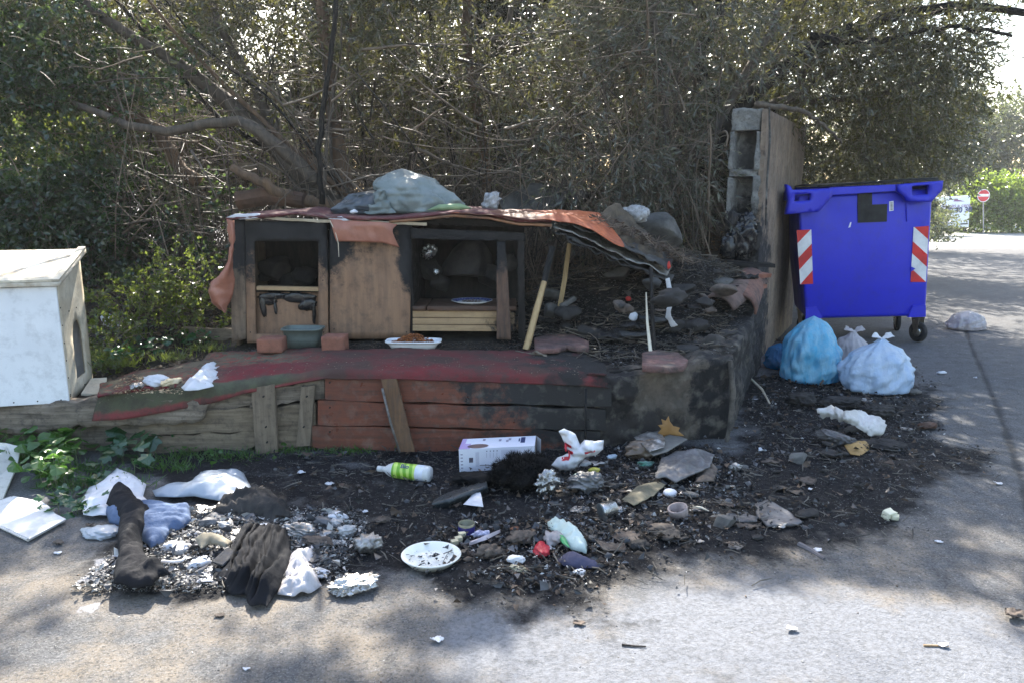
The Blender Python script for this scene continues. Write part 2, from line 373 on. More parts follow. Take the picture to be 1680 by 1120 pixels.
def mat(name, col, col2=None, sc=6, rough=.8, bump=.3, bsc=60, metal=0, soot=(), trans=0, tcol=None, stretch=None, isl=0, spec=.5, dirt=0, sootc=(.007, .007, .008), grime=0, sheen=0, alpha=1, tip=None, objsp=False, bd=.006):
    t = NT(name); p = t.n("ShaderNodeTexCoord").outputs['Object'] if objsp else t.pos(); ps = t.scalev(p, stretch) if stretch else p
    n1 = t.noise(ps, sc, 6, .6); c2 = col2 or tuple(v*.6 for v in col)
    c = t.mix(t.ramp(n1, .35, .68), col, c2)
    if grime:
        g = t.ramp(t.noise(p, sc*3.7+3, 8, .7), .5, .72, 0, grime); c = t.mix(g, c, (.035, .03, .026))
    if isl:
        i = t.island(); c = t.mix(1.0, c, t.mix(i, (1-isl,)*3, (1+isl,)*3), 'MULTIPLY')
    rg = rough
    if soot:
        nz = t.noise(p, 5.5, 9, .72); f = None
        for (cc, rr, st) in soot:
            e = t.math('MULTIPLY', t.ell(p, cc, rr, nz), st); f = e if f is None else t.math('MAXIMUM', f, e)
        c = t.mix(f, c, sootc)
    if dirt: c = t.mix(t.ramp(t.noise(p, 14, 5), .52, .7, 0, dirt), c, (.3, .27, .22))
    b = t.n("ShaderNodeBsdfPrincipled"); t.lk(c, b.inputs['Base Color']); b.inputs['Metallic'].default_value = metal; b.inputs['Specular IOR Level'].default_value = spec if (spec != .5 or metal or max(col) > .07 or rough < .5) else .15
    t.lk(t.ramp(t.noise(p, sc*2, 3), .3, .7, max(rough-.12, .05), min(rough+.12, 1)), b.inputs['Roughness'])
    if alpha < 1: b.inputs['Alpha'].default_value = alpha
    if bump:
        bp = t.n("ShaderNodeBump"); bp.inputs['Strength'].default_value = min(bump, 1); bp.inputs['Distance'].default_value = bd
        t.lk(t.noise(ps, bsc, 6, .65), bp.inputs['Height']); t.lk(bp.outputs[0], b.inputs['Normal'])
    o = b.outputs[0]
    if trans:
        tr = t.n("ShaderNodeBsdfTranslucent"); t.lk(t.mix(1.0, c, tcol or (1, 1, 1), 'MULTIPLY') if not tcol else (tcol if not soot else t.mix(.5, c, tcol)), tr.inputs[0])
        mx = t.n("ShaderNodeMixShader"); mx.inputs[0].default_value = trans; t.lk(o, mx.inputs[1]); t.lk(tr.outputs[0], mx.inputs[2]); o = mx.outputs[0]
    t.lk(o, t.out.inputs[0]); return t.m
# ------------------------------------------------------------------ ground
CHAR1 = gpoly([(540,742),(585,800),(545,850),(610,935),(760,960),(960,1000),(1030,955),(1130,915),(1260,925),(1420,890),(1520,800),(1570,700),(1520,630),(1400,560),(1290,560),(1200,740),(980,700)])
CHAR2 = gpoly([(230,742),(560,738),(620,770),(650,940),(560,965),(430,965),(180,960),(130,900),(260,830)])
ASH = gpoly([(760,1010),(900,985),(1200,945),(1420,950),(1600,1000),(1690,1060),(1700,1140),(1130,1140),(900,1100),(720,1060)])
ASHL = gpoly([(280,850),(420,840),(540,850),(600,870),(560,940),(430,950),(330,960),(190,975),(130,960),(170,925),(280,910)])
SEAM = [G(1556,440)[:2], G(1566,480)[:2], G(1590,560)[:2], G(1625,640)[:2], G(1648,700)[:2], G(1680,800)[:2], G(1700,880)[:2]]
def gz(x, y):
    return -.8*sstep(15, 40, y)
def masks(x, y):
    p = np.stack([x, y, 0*x], -1); w = fbm(p, 2.2, 5, 3)*.28; w2 = fbm(p, 6, 4, 9)*.25
    ch = sstep(-.26, .2, sdf(x, y, CHAR1)+w*1.3+w2*.5); ch = np.maximum(ch, .75*sstep(-.1, .1, sdf(x, y, CHAR2)+w*.8))
    ash = sstep(-.38, .32, sdf(x, y, ASH)+w+w2*.6)*(1-.75*ch)
    al = sstep(-.05, .08, sdf(x, y, ASHL)+w2)*sstep(-.15, .2, fbm(p, 9, 4, 21))
    return ch, ash, al
def seamd(x, y):
    d = np.full(np.shape(x), 9.)
    for a, b in zip(SEAM[:-1], SEAM[1:]):
        e = b-a; t = np.clip(((x-a[0])*e[0]+(y-a[1])*e[1])/(e@e), 0, 1); d = np.minimum(d, np.hypot(x-a[0]-t*e[0], y-a[1]-t*e[1]))
    return d+.02*fbm(np.stack([x, y, 0*x], -1), 5, 3, 4)
xs = np.r_[-300, -120, -60, -30, -16, -10, -7, -5.5, np.arange(-4.4, 5.6, .024), 6, 6.6, 7.4, 8.4, 10, 12, 15, 20, 30, 60, 120, 300]
ys = np.r_[-60, -20, -8, -3, 0, 1.2, np.arange(1.8, 8.6, .024), 8.8, 9.2, 9.8, 10.6, 11.6, 13, 14.5, 16, 18, 20, 23, 26, 30, 34, 38, 42, 50, 70, 120, 250, 600]
gx, gy = np.meshgrid(xs, ys); X = gx.ravel(); Y = gy.ravel()
ch, ash, al = masks(X, Y); near = sstep(10, 8, Y)*sstep(7, 5.4, np.abs(X))
p = np.stack([X, Y, 0*X], -1)
def gfine(x, y, ch):
    p = np.stack([x, y, 0*x], -1)
    return .008*fbm(p, 1.3, 3, 1)+.004*fbm(p, 14, 3, 2)+ch*(.022*np.maximum(fbm(p, 5, 4, 31), 0)+.009*fbm(p, 22, 2, 33))
Z = gz(X, Y)+near*(gfine(X, Y, np.maximum(ch, al))-.006*sstep(.03, .0, seamd(X, Y)))
ny, nx = gx.shape; i, j = np.meshgrid(np.arange(ny-1), np.arange(nx-1), indexing='ij'); a = (i*nx+j).ravel()
GV = np.stack([X, Y, Z], -1)
me = mesh_of("ground", GV, np.stack([a, a+1, a+nx+1, a+nx], -1), smooth=True)
for nm, arr in (("char", ch*near), ("ash", ash*near), ("litter", al*near), ("dust", near*sstep(3.6, 2.9, Y)*sstep(1.9, 1.2, X-.2*Y)), ("seam", near*sstep(.028, .004, seamd(X, Y)))):
    at = me.attributes.new(nm, 'FLOAT', 'POINT'); at.data.foreach_set("value", arr.astype(np.float32))
t = NT("ground asphalt"); p_ = t.pos()
def attr(n): x = t.n("ShaderNodeAttribute"); x.attribute_name = n; return x.outputs['Fac']
n1 = t.noise(p_, 1.1, 6, .6); n2 = t.noise(p_, 9, 8, .7); n3 = t.noise(p_, 120, 4, .7)
c = t.mix(t.ramp(n1, .35, .65), (.105, .108, .116), (.145, .144, .146))
c = t.mix(t.ramp(n2, .42, .7), c, (.075, .072, .07))
c = t.mix(t.math('MULTIPLY', attr('dust'), t.ramp(t.noise(p_, 2.4, 8, .75), .42, .6, 0, .8)), c, (.24, .20, .155))
c = t.mix(t.ramp(n3, .52, .62, 0, .55), c, (.27, .265, .26)); c = t.mix(t.ramp(t.noise(p_, 75, 3, .75), .52, .62, 0, .6), c, (.04, .04, .043))
spy = t.n('ShaderNodeSeparateXYZ'); t.lk(p_, spy.inputs[0]); c = t.mix(t.ramp(spy.outputs[1], 21, 24), c, (.36, .35, .33))  # far road painted paler, overexposed sunlight put into the base colour
a_ = t.ramp(t.math('ADD', attr("ash"), t.ramp(n2, .3, .7, -.25, .25)), .3, .8); c = t.mix(a_, c, t.mix(t.ramp(t.noise(p_, 48, 9, .8), .45, .6), (.205, .213, .235), (.13, .133, .142)))
a_ = t.ramp(t.math('ADD', attr("char"), t.ramp(t.noise(p_, 7, 8, .7), .3, .7, -.35, .35)), .25, .7)
c = t.mix(a_, c, t.mix(t.ramp(t.noise(p_, 40, 5), .5, .75), (.010, .010, .012), (.035, .034, .036)))
a_ = t.ramp(t.math('ADD', attr("litter"), t.ramp(t.noise(p_, 50, 6), .3, .7, -.3, .3)), .45, .8); c = t.mix(a_, c, (.30, .30, .32))
c = t.mix(t.math('MULTIPLY', attr("seam"), .8), c, (.03, .03, .03))
b = t.n("ShaderNodeBsdfPrincipled"); t.lk(c, b.inputs['Base Color']); b.inputs['Roughness'].default_value = .85; b.inputs['Specular IOR Level'].default_value = .2
bp = t.n("ShaderNodeBump"); bp.inputs['Strength'].default_value = .8; bp.inputs['Distance'].default_value = .012
t.lk(t.math('ADD', t.noise(p_, 30, 9, .8), t.math('MULTIPLY', n3, .6)), bp.inputs['Height']); t.lk(bp.outputs[0], b.inputs['Normal'])
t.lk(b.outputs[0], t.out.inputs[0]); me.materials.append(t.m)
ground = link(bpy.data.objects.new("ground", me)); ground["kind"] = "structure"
def gh(x, y):
    x = np.asarray(x, float); y = np.asarray(y, float); c1, a1, l1 = masks(x, y); return gfine(x, y, np.maximum(c1, l1))
def ghs(x, y): return float(gh(np.array([x]), np.array([y]))[0])

# ------------------------------------------------------------------ raised earth bank behind the retaining boards
WD = np.array([.42, 1.0]); CORN = np.array([1.32, 4.5])      # side line of the platform
def front_y(x): return np.interp(x, [-5, -2.4, -1.1, .55, 1.32], [4.2, 4.26, 4.33, 4.36, 4.52])
def bank_h(x, y):
    x = np.asarray(x, float); y = np.asarray(y, float); p = np.stack([x, y, 0*x], -1)
    base = np.interp(x, [-3.5, -2.5, -1.9, -1.05, .6, 1.4], [.29, .31, .40, .445, .44, .5])
    h = base+.35*sstep(6.0, 9, y)+.06*sstep(5, 6, y)
    h = h+.34*np.exp(-(((x-.6)/.55)**2+((y-5.95)/.5)**2))+.26*np.exp(-(((x-1.2)/.4)**2+((y-5.9)/.6)**2))+.12*np.exp(-(((x-1.6)/.28)**2+((y-6.0)/.4)**2))
    h = h+.10*np.exp(-(((x+2.9)/.5)**2+((y-6.0)/.5)**2))
    h = h+.2*sstep(5.0, 6.3, y)*sstep(.9, 1.8, x)
    k = np.where(x < .55, sstep(4.95, 5.3, y), sstep(4.4, 4.8, y))
    return h+.03*fbm(p, 3, 4, 51)*k+.012*fbm(p, 14, 3, 52)*k-.012*(1-k)*(x < .55)
def side_x(y): return CORN[0]+(y-CORN[1])*WD[0]
yy = np.r_[np.arange(0, 2.9, .03), np.arange(3, 8, .25)]; V = []; nc = 190
for dy in yy:
    xx = np.linspace(0, 1, nc+1); yl = 4.3+dy; xr = side_x(max(yl, 4.5))-.03; X_ = -7+(xr+7)*(1-(1-xx)**1.0); 
    Y_ = np.maximum(front_y(X_)+.05+dy*(1 if dy > .2 else 1), 0)
    V.append(np.stack([np.minimum(X_, side_x(np.maximum(Y_, 4.55))-.03), Y_, bank_h(X_, Y_)], -1))
V = np.array(V); skirt = V[0].copy(); skirt[:, 2] = -.05; skr = V[:, -1].copy(); skr[:, 2] = -.05
nr = len(yy)+1; A = np.concatenate([skirt[None], V]); right = np.concatenate([skirt[-1:], skr]); A = np.concatenate([A, right[:, None]], 1)
w = nc+2; i, j = np.meshgrid(np.arange(nr-1), np.arange(w-1), indexing='ij'); a = (i*w+j).ravel()
m_soil = mat("burnt soil", (.045, .038, .03), (.018, .016, .014), 5, .95, .9, 50, dirt=.12, soot=[((.9, 5.3, .5), (1.1, 1.2, .6), .85)])
struct("earth_bank", (A.reshape(-1, 3), np.stack([a, a+1, a+w+1, a+w], -1), None), m_soil, True)

# ------------------------------------------------------------------ trees and undergrowth
m_bark = mat("bark", (.11, .085, .062), (.05, .04, .032), 9, .9, .9, 45, stretch=(3, 3, .8))
m_barkw = mat("warm bark", (.15, .09, .05), (.07, .045, .03), 7, .9, .9, 45, stretch=(3, 3, .7))
m_barkd = mat("dark bark", (.03, .026, .022), (.015, .014, .013), 9, .9, .8, 45)
m_twig = mat("dry twigs", (.15, .11, .078), (.06, .045, .032), 3, .6, 0, isl=.85)
def leafmat(name, c, tc, tr=.4, isl=.45, rough=.27):
    return mat(name, c, tuple(v*.7 for v in c), 2.5, rough, 0, isl=isl, trans=tr, tcol=tc, spec=.9)
m_olive = leafmat("olive leaves", (.074, .073, .047), (.17, .17, .045), .34)
m_grey = leafmat("grey green leaves", (.10, .102, .08), (.16, .17, .08), .32)
m_dkleaf = leafmat("dark ivy leaves", (.04, .062, .036), (.12, .19, .045), .38)
m_yleaf = leafmat("yellow green leaves", (.08, .11, .03), (.24, .30, .05), .45)
m_far = leafmat("distant leaves", (.06, .075, .045), (.16, .19, .06), .4)
m_dkfar = leafmat('shaded back leaves', (.035, .038, .024), (.07, .075, .025), .3)  # leaf colour darkened, the back thicket's shade put into it
m_bright = leafmat("bright bush leaves", (.10, .15, .03), (.3, .42, .05), .5)
# gaps of the canopy: sunlight is let through to these ground or platform spots (x, y, z, radius x, radius y)
def spot(x, y, z, rx, ry): g = G(x, y, z); return (g[0], g[1], z, rx, ry)
GAPS = [spot(1240,1080,0,.62,.30), spot(1130,1000,0,.35,.10), spot(1400,1010,0,.5,.16), spot(950,1090,0,.32,.12), spot(1120,1120,0,.4,.16), spot(1500,1110,0,.35,.12),
        spot(60,445,1.02,.35,.30), spot(265,620,.34,.22,.11), spot(250,490,.72,.34,.30), spot(180,560,.5,.12,.15), spot(300,440,.8,.15,.3),
        spot(200,1000,0,.20,.10), spot(300,960,0,.18,.05), spot(130,1060,0,.3,.08), spot(420,1060,0,.14,.09), spot(560,1040,0,.16,.08), spot(700,1090,0,.25,.08), spot(360,930,0,.16,.035), spot(690,985,0,.16,.05), spot(50,940,0,.12,.04),
        spot(120,380,.9,.3,.5), spot(1610,1060,0,.1,.25), spot(1660,1100,0,.14,.2), spot(1000,960,0,.14,.05), spot(1430,350,1.5,.3,.1)]
for _x, _y, _Y, _rx, _ry in ((150,215,8.5,.9,.5), (300,235,8.5,.8,.45), (430,240,8.3,.4,.3), (60,240,8.2,.5,.4), (60,330,7.8,.6,.3)):
    _q = P(_x, _y, _Y); GAPS.append((_q[0], _q[1], _q[2], _rx, _ry))
def shade_keep(C):
    """True where a leaf may stay: not in the way of the sun to one of the gaps"""
    k = np.ones(len(C), bool); r = rng.random(len(C))
    for gx_, gy_, gz_, rx, ry in GAPS:
        t = (C[:, 2]-gz_)/SUNV[2]; sx = C[:, 0]-SUNV[0]*t; sy = C[:, 1]-SUNV[1]*t
        d = ((sx-gx_)/rx)**2+((sy-gy_)/ry)**2+.5*fbm(np.stack([sx, sy, 0*sx], -1), 5, 2, 8)
        k &= ~((d < 1.6) & (t > 0) & (r < (.985 if rx > .24 else .93)))
    t = C[:, 2]/SUNV[2]; sx = C[:, 0]-SUNV[0]*t; sy = C[:, 1]-SUNV[1]*t
    q = fbm(np.stack([sx*1.5+.35*sy, sy*3.2, 0*sx+4], -1), 1, 3, 14)+.3*fbm(np.stack([sx, sy, 0*sx], -1), 5, 2, 15)
    th_ = np.interp(sy, [2.0, 2.8, 3.1, 4.2, 5], [.05, .13, .34, .42, .7]); k &= ~((q > th_) & (sy < 5) & (rng.random(len(C)) < .97))
    return k
def curve_pts(pts, n=16, wob=.02, seed=0):
    pts = np.array(pts, float); r = np.random.default_rng(seed); t = np.linspace(0, len(pts)-1, n); out = []
    for q in t:
        i = min(int(q), len(pts)-2); f = q-i; p0 = pts[max(i-1, 0)]; p1 = pts[i]; p2 = pts[i+1]; p3 = pts[min(i+2, len(pts)-1)]
        out.append(.5*((2*p1)+(-p0+p2)*f+(2*p0-5*p1+4*p2-p3)*f*f+(-p0+3*p1-3*p2+p3)*f**3)+r.normal(size=3)*wob*(0 < q < len(pts)-1))
    return np.array(out)
def limb(tree, pts, r0, r1, mat_, name="trunk", wob=.02, seed=0, n=18):
    q = curve_pts(pts, n, wob, seed); mb = MB(); mb.tube(q, list(np.linspace(r0, r1, len(q))), 9, True, .10)
    return ob(name, mb, mat_, tree, True), q
def crown(tree, blobs, nsp, nl, L, W, mat_, ln=(.15, .4), droop=.5, down=.0, branches=None, gaps=True, test=None, name="crown", out=.7, shell=False):
    """leafy sprays spread through ellipsoids (cx,cy,cz,rx,ry,rz,weight)"""
    w = np.array([b[6] for b in blobs], float); w /= w.sum(); idx = rng.choice(len(blobs), nsp, p=w); B = np.array(blobs)[idx]
    u = rng.normal(size=(nsp, 3)); u /= np.linalg.norm(u, axis=1, keepdims=True); rr = rng.random(nsp)**(1/3 if not shell else .2); off = u*rr[:, None]
    C = B[:, :3]+off*B[:, 3:6]
    dens = fbm(C, .9, 3, int(L*1000)); k = dens > rng.uniform(-.5, .25, nsp)*.8
    if gaps: k &= shade_keep(C)
    if test is not None: k &= test(C)
    C = C[k]; off = off[k]; D = off*out+rng.normal(size=C.shape)*.6+np.array([0, 0, -down]); ln_ = rng.uniform(*ln, len(C))
    (LV, LF), (TV, TF) = sprays(C, D, nl, ln_, L, W, .75, droop)
    if gaps:
        cen = LV.reshape(-1, 4, 3)[:, 0]; kk = shade_keep(cen); n0 = len(cen); LFk = LF.reshape(2, n0, 3)[:, kk].reshape(-1, 3); LF = LFk
        used = np.unique(LF); remap = np.zeros(len(LV), np.int64); remap[used] = np.arange(len(used)); LV = LV[used]; LF = remap[LF]
    o = ob(name, (LV, LF, None), mat_, tree); o["kind"] = "stuff"
    q = ob("twigs", (TV, TF, None), m_twig, tree, stuff=True)
    return C
# -- leaning many-stemmed tree on the left of the hut
t1 = thing("leaning_tree", "big brown tree with thick stems leaning left from behind the hut's left half", "tree", (-1.75, 6.6, .55))
for k, (pp, r0, r1) in enumerate([([P(560,345,6.5), P(500,290,6.6), P(400,190,6.7), P(300,110,6.8), P(180,40,6.9), P(60,-60,7)], .085, .035),
        ([P(575,350,6.6), P(556,250,6.7), P(542,150,6.8), P(530,40,6.8), P(520,-90,6.9)], .07, .045),
        ([P(520,300,6.4), P(450,235,6.3), P(380,200,6.3), P(250,215,6.2), P(120,170,6.2)], .06, .025),
        ([P(470,250,6.6), P(420,150,6.9), P(370,60,7.1), P(330,-60,7.2)], .045, .03),
        ([P(560,340,6.3), P(500,330,6.2), P(430,300,6.1), P(380,275,6.1)], .06, .03)]):
    limb(t1, pp, r0, r1, m_barkw if k in (1, 4) else m_bark, "trunk", .008, k)
limb(t1, [P(528,335,5.95), P(524,240,5.9), P(538,120,5.9), P(552,0,5.9), P(556,-80,5.9)], .022, .016, m_barkd, "trunk", .006, 21)
t2 = thing("slender_tree", "slender tree with a pale brown bowed stem rising behind the hut's roof", "tree", (-.3, 7.2, .7))
limb(t2, [P(800,330,7), P(795,240,7), P(778,150,7), P(765,60,7), P(770,-60,7)], .045, .035, m_barkw, "trunk", .008, 31)
limb(t2, [P(775,130,7), P(800,80,7), P(840,20,7), P(870,-60,7)], .03, .02, m_bark, "trunk", .01, 32)
t3 = thing("thin_tree", "thin straight tree with one bent stem behind the grey boulder", "tree", (1.2, 6.9, .7))
limb(t3, [P(1085,350,6.8), P(1092,250,6.8), P(1088,160,6.8), P(1075,60,6.8), P(1070,-60,6.8)], .04, .028, m_bark, "trunk", .008, 33)
limb(t3, [P(1092,170,6.8), P(1115,120,6.8), P(1150,60,6.9)], .02, .012, m_bark, "trunk", .008, 34)
t4 = thing("overhanging_tree", "large tree behind the block pillar with long boughs arching right over the bin", "tree", (1.75, 7.3, .7))
for k, (pp, r0, r1) in enumerate([([P(1120,360,7.2), P(1150,270,7.2), P(1215,175,7.3), P(1290,110,7.4), P(1370,55,7.5), P(1480,25,7.6), P(1600,10,7.6), P(1720,30,7.6)], .10, .03),
        ([P(1170,240,7.3), P(1240,180,7.6), P(1310,165,7.8), P(1420,160,8), P(1520,130,8)], .055, .02),
        ([P(1300,165,7.6), P(1330,100,7.5), P(1345,60,7.4)], .035, .03),
        ([P(1330,60,7.4), P(1420,70,7.3), P(1540,45,7.2), P(1660,60,7.1)], .035, .012),
        ([P(1280,170,7.5), P(1390,110,7.8), P(1500,75,7.8), P(1620,90,7.7)], .03, .012),
        ([P(1190,200,7.3), P(1150,100,7.4), P(1180,10,7.5), P(1200,-70,7.6)], .06, .04),
        ([P(1180,350,6.9), P(1165,260,6.9), P(1190,180,7.0), P(1260,60,7.1), P(1300,-40,7.2)], .05, .03),
        ([P(1240,172,6.45), P(1300,178,6.6), P(1345,200,6.8), P(1380,235,6.9)], .025, .01)]):
    limb(t4, pp, r0, r1, m_barkd if k in (0, 3, 5) else m_bark, "trunk", .01, 50+k, 22)
t5 = thing("mossy_tree", "short mossy ochre trunk standing in the ivy at the upper left", "tree", (-3.55, 7.4, .6))
limb(t5, [P(215,300,7.4), P(208,200,7.4), P(196,130,7.4), P(190,80,7.4)], .10, .075, mat("mossy bark", (.16, .14, .05), (.06, .06, .03), 6, .95, .9, 40), "trunk", .01, 61)
limb(t5, [P(325,300,6.6), P(275,245,6.7), P(240,200,6.7), P(110,175,6.8), P(0,170,6.8)], .06, .03, m_barkw, "trunk", .02, 62)
def Pc(x, y, Y, rx, ry, rz, w): q = P(x, y, Y); return (q[0], q[1], q[2], rx, ry, rz, w)
rq_ = np.random.default_rng(77)
for tt_, (bx_, by_, Y_), n_, xr_ in ((t1, (540, 335, 6.7), 13, (120, 640)), (t2, (795, 320, 7.2), 8, (640, 960)), (t3, (1085, 340, 7.0), 4, (980, 1160)), (t4, (1160, 330, 7.4), 7, (1080, 1420))):
    for k in range(n_):
        xe = rq_.uniform(*xr_); xs_ = bx_+rq_.uniform(-70, 70); Yk = Y_+rq_.uniform(-.5, .9); xm_ = xs_+(xe-xs_)*rq_.uniform(.25, .45); r_ = rq_.uniform(.010, .026)
        limb(tt_, [P(xs_, by_-rq_.uniform(-10, 40), Yk), P(xm_, 190+rq_.uniform(-30, 30), Yk+.1), P((xm_+xe)/2+rq_.uniform(-8, 8), 80, Yk+.2), P(xe, -60, Yk+.3)], r_, r_*.5, (m_bark, m_barkw, m_barkd)[k % 3], "trunk", .006, 300+k, 12)
# crowns: (pixel-aimed centres at real distances)
def high_crown(t, bl, n): crown(t, bl, n, 12, .085, .032, m_olive, ln=(.2, .45), droop=.3)
def window(C):
    u = C[:, 0]/C[:, 1]; z = (C[:, 2]-EYE)/C[:, 1]; return ~((u > -.66) & (u < -.32) & (z > .03) & (z < .105) & (C[:, 1] < 8) & (rng.random(len(C)) < .72))
def above_hut(C): return ((C[:, 2] > 1.55) | (C[:, 1] > 6.2)) & window(C)
crown(t1, [Pc(300,60,7.2,1.5,.9,.8,2), Pc(520,40,7.0,1.2,.8,.8,2), Pc(100,20,7.2,1.3,1,.9,2), (-1.2,7.2,4.3,2.0,1.3,1.2,3.4), (-3.2,7.4,4.4,2.0,1.4,1.3,3.4), (-2,6.4,3.6,1.8,.9,.7,1.6), (-1.5,7.8,5.4,3,1,.8,2)], 8000, 12, .068, .016, m_olive, droop=.4, test=above_hut)
crown(t2, [Pc(760,60,7.2,1.2,.7,.8,2.4), Pc(860,130,7.3,1,.7,.8,1.2), Pc(700,180,7.8,1.2,.6,.8,1), (0,7.4,4.3,1.8,1.2,1.2,3.4), (0,8,5.4,2,1,.8,2)], 5600, 12, .068, .015, m_olive, droop=.5, test=above_hut)
crown(t3, [Pc(1000,120,6.7,.85,.5,.75,2.2), Pc(980,250,6.4,.6,.35,.5,1.6), Pc(1080,60,7,1,.7,.7,1.8), Pc(900,200,6.9,.5,.4,.6,.8), Pc(1090,280,6.6,.4,.4,.5,1), (1.2,7.3,4.2,1.5,1.1,1.1,3.0), (1.6,8,5.2,1.8,1,.8,2)], 5600, 11, .072, .0145, m_grey, droop=.45, down=.25, test=above_hut)
def not_pillar(C):
    u = C[:, 0]/C[:, 1]; z = (C[:, 2]-EYE)/C[:, 1]
    return ~((C[:, 1] < 8.6) & (u > .26) & (u < .43) & (C[:, 2] < 2.15)) & ~((C[:, 0] > 2.3) & (C[:, 2] < 1.75) & (C[:, 1] < 9)) & ~((u > .585) & (z < .24) & (z > .02)) & ~((u > .525) & (z < .02))
crown(t4, [Pc(1250,60,7.6,1.3,.9,.8,2.2), Pc(1400,130,8.2,1.2,1,.75,2.6), Pc(1480,60,7.8,1.2,.9,.7,2.2), Pc(1620,20,7.7,1,.8,.5,1.4), Pc(1440,230,9.5,1.1,1,.55,2), Pc(1540,170,8.8,.7,.8,.6,.8), Pc(1380,250,9.0,.8,.6,.5,1.5), (2.6,8.2,4.6,2.2,1.8,1.2,3.6), (4.6,9.5,4.9,2.2,2,1.2,3.2), Pc(1250,140,8.5,.8,.6,.6,1)], 9500, 13, .062, .017, m_olive, droop=.35, test=not_pillar)
high_crown(t1, [(-3.4, 7.6, 5.0, 1.8, 1.0, .9, 2), (-1.8, 7.4, 5.0, 1.8, 1.0, .9, 2), (-2.6, 8.0, 6.0, 2.4, 1.0, .8, 1.6)], 3600); high_crown(t2, [(-.2, 7.4, 4.9, 1.3, .9, .8, 2), (.2, 8, 5.8, 1.5, .9, .7, 1)], 1500)
# -- ivy-clad bush wall on the far left
bush = thing("ivy_thicket", "dark ivy thicket filling the upper left corner behind the white kennel", "bush", (-3.6, 6.6, .4))
crown(bush, [Pc(60,300,6.2,.9,.7,.9,2), Pc(120,120,6.6,1.1,.7,1,2.2), Pc(230,330,6.6,.7,.6,.5,1.2), Pc(30,60,6.3,.9,.7,.9,1.6), Pc(320,360,6.3,.4,.4,.3,.6), Pc(20,400,6.0,.5,.5,.4,1)], 6200, 12, .045, .03, m_dkleaf, droop=.3, ln=(.1, .3), test=window)
sh = thing("leafy_shrub", "sunlit yellow green shrub growing between the white kennel and the hut", "shrub", (-2.45, 5.6, .35))
crown(sh, [Pc(240,500,5.55,.33,.3,.2,2), Pc(300,470,5.7,.3,.25,.26,1.6), Pc(190,560,5.2,.2,.2,.14,1), Pc(165,600,5.0,.1,.15,.08,.6), Pc(330,520,5.7,.22,.25,.16,.8)], 720, 9, .034, .022, m_yleaf, droop=.2, ln=(.08, .22), gaps=False, down=-.4)
sh = thing("leafy_shrub", "pale leafy creeper behind the ivy, sunlit, level with the mossy trunk", "shrub", (-4.2, 8.6, .6))
crown(sh, [Pc(150,215,8.5,1.2,.4,.3,2), Pc(300,240,8.5,.9,.4,.3,1.5), Pc(60,250,8.2,.7,.4,.4,1), Pc(60,330,7.8,.8,.4,.4,1), Pc(440,240,8.4,.5,.3,.25,.8)], 2200, 11, .05, .034, m_yleaf, droop=.2, gaps=False)
# -- dense background thicket, closing the view behind the clearing
bg = [("evergreen_tree", "dark evergreen at the back left, glimpsed through the leaning stems", (-4.5, 11, .6), [(-5.0, 10.6, 1.6, 2.2, .8, 1.3, 2), (-3.9, 11, 2.9, 2.5, .8, 1.35, 2.4), (-6.9, 11, 2.6, 1.8, .8, 2.0, 2), (-4.4, 10.8, 3.9, 2.6, .6, .7, .8)]),
      ("evergreen_tree", "dark evergreen at the back centre, behind the slender bowed tree", (-.5, 11, .6), [(-1.6, 10.4, 1.6, 1.9, .7, 1.3, 2), (.3, 10.4, 1.6, 1.8, .7, 1.3, 2), (-.6, 11, 3.1, 2.9, .8, 1.3, 3), (-.4, 10.6, 3.9, 3.2, .6, .7, 2.4)]),
      ("evergreen_tree", "dark evergreen at the back, filling the gap left of the block pillar", (2.4, 11.5, .5), [(1.9, 10.4, 1.6, 1.3, .7, 1.3, 2), (2.9, 11.4, 2.0, 1.2, .8, 1.6, 2), (2.6, 11.6, 3.4, 2.0, .9, 1.3, 2.4), (3.0, 11, 4.0, 2.2, .6, .7, 1.6)])]
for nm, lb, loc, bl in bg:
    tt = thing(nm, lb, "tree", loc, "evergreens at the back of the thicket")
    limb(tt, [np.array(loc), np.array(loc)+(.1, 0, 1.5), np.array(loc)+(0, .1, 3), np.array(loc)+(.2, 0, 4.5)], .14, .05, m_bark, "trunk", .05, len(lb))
    crown(tt, bl, 11000, 12, .10, .042, m_dkfar, ln=(.2, .5), droop=.3, gaps=False)
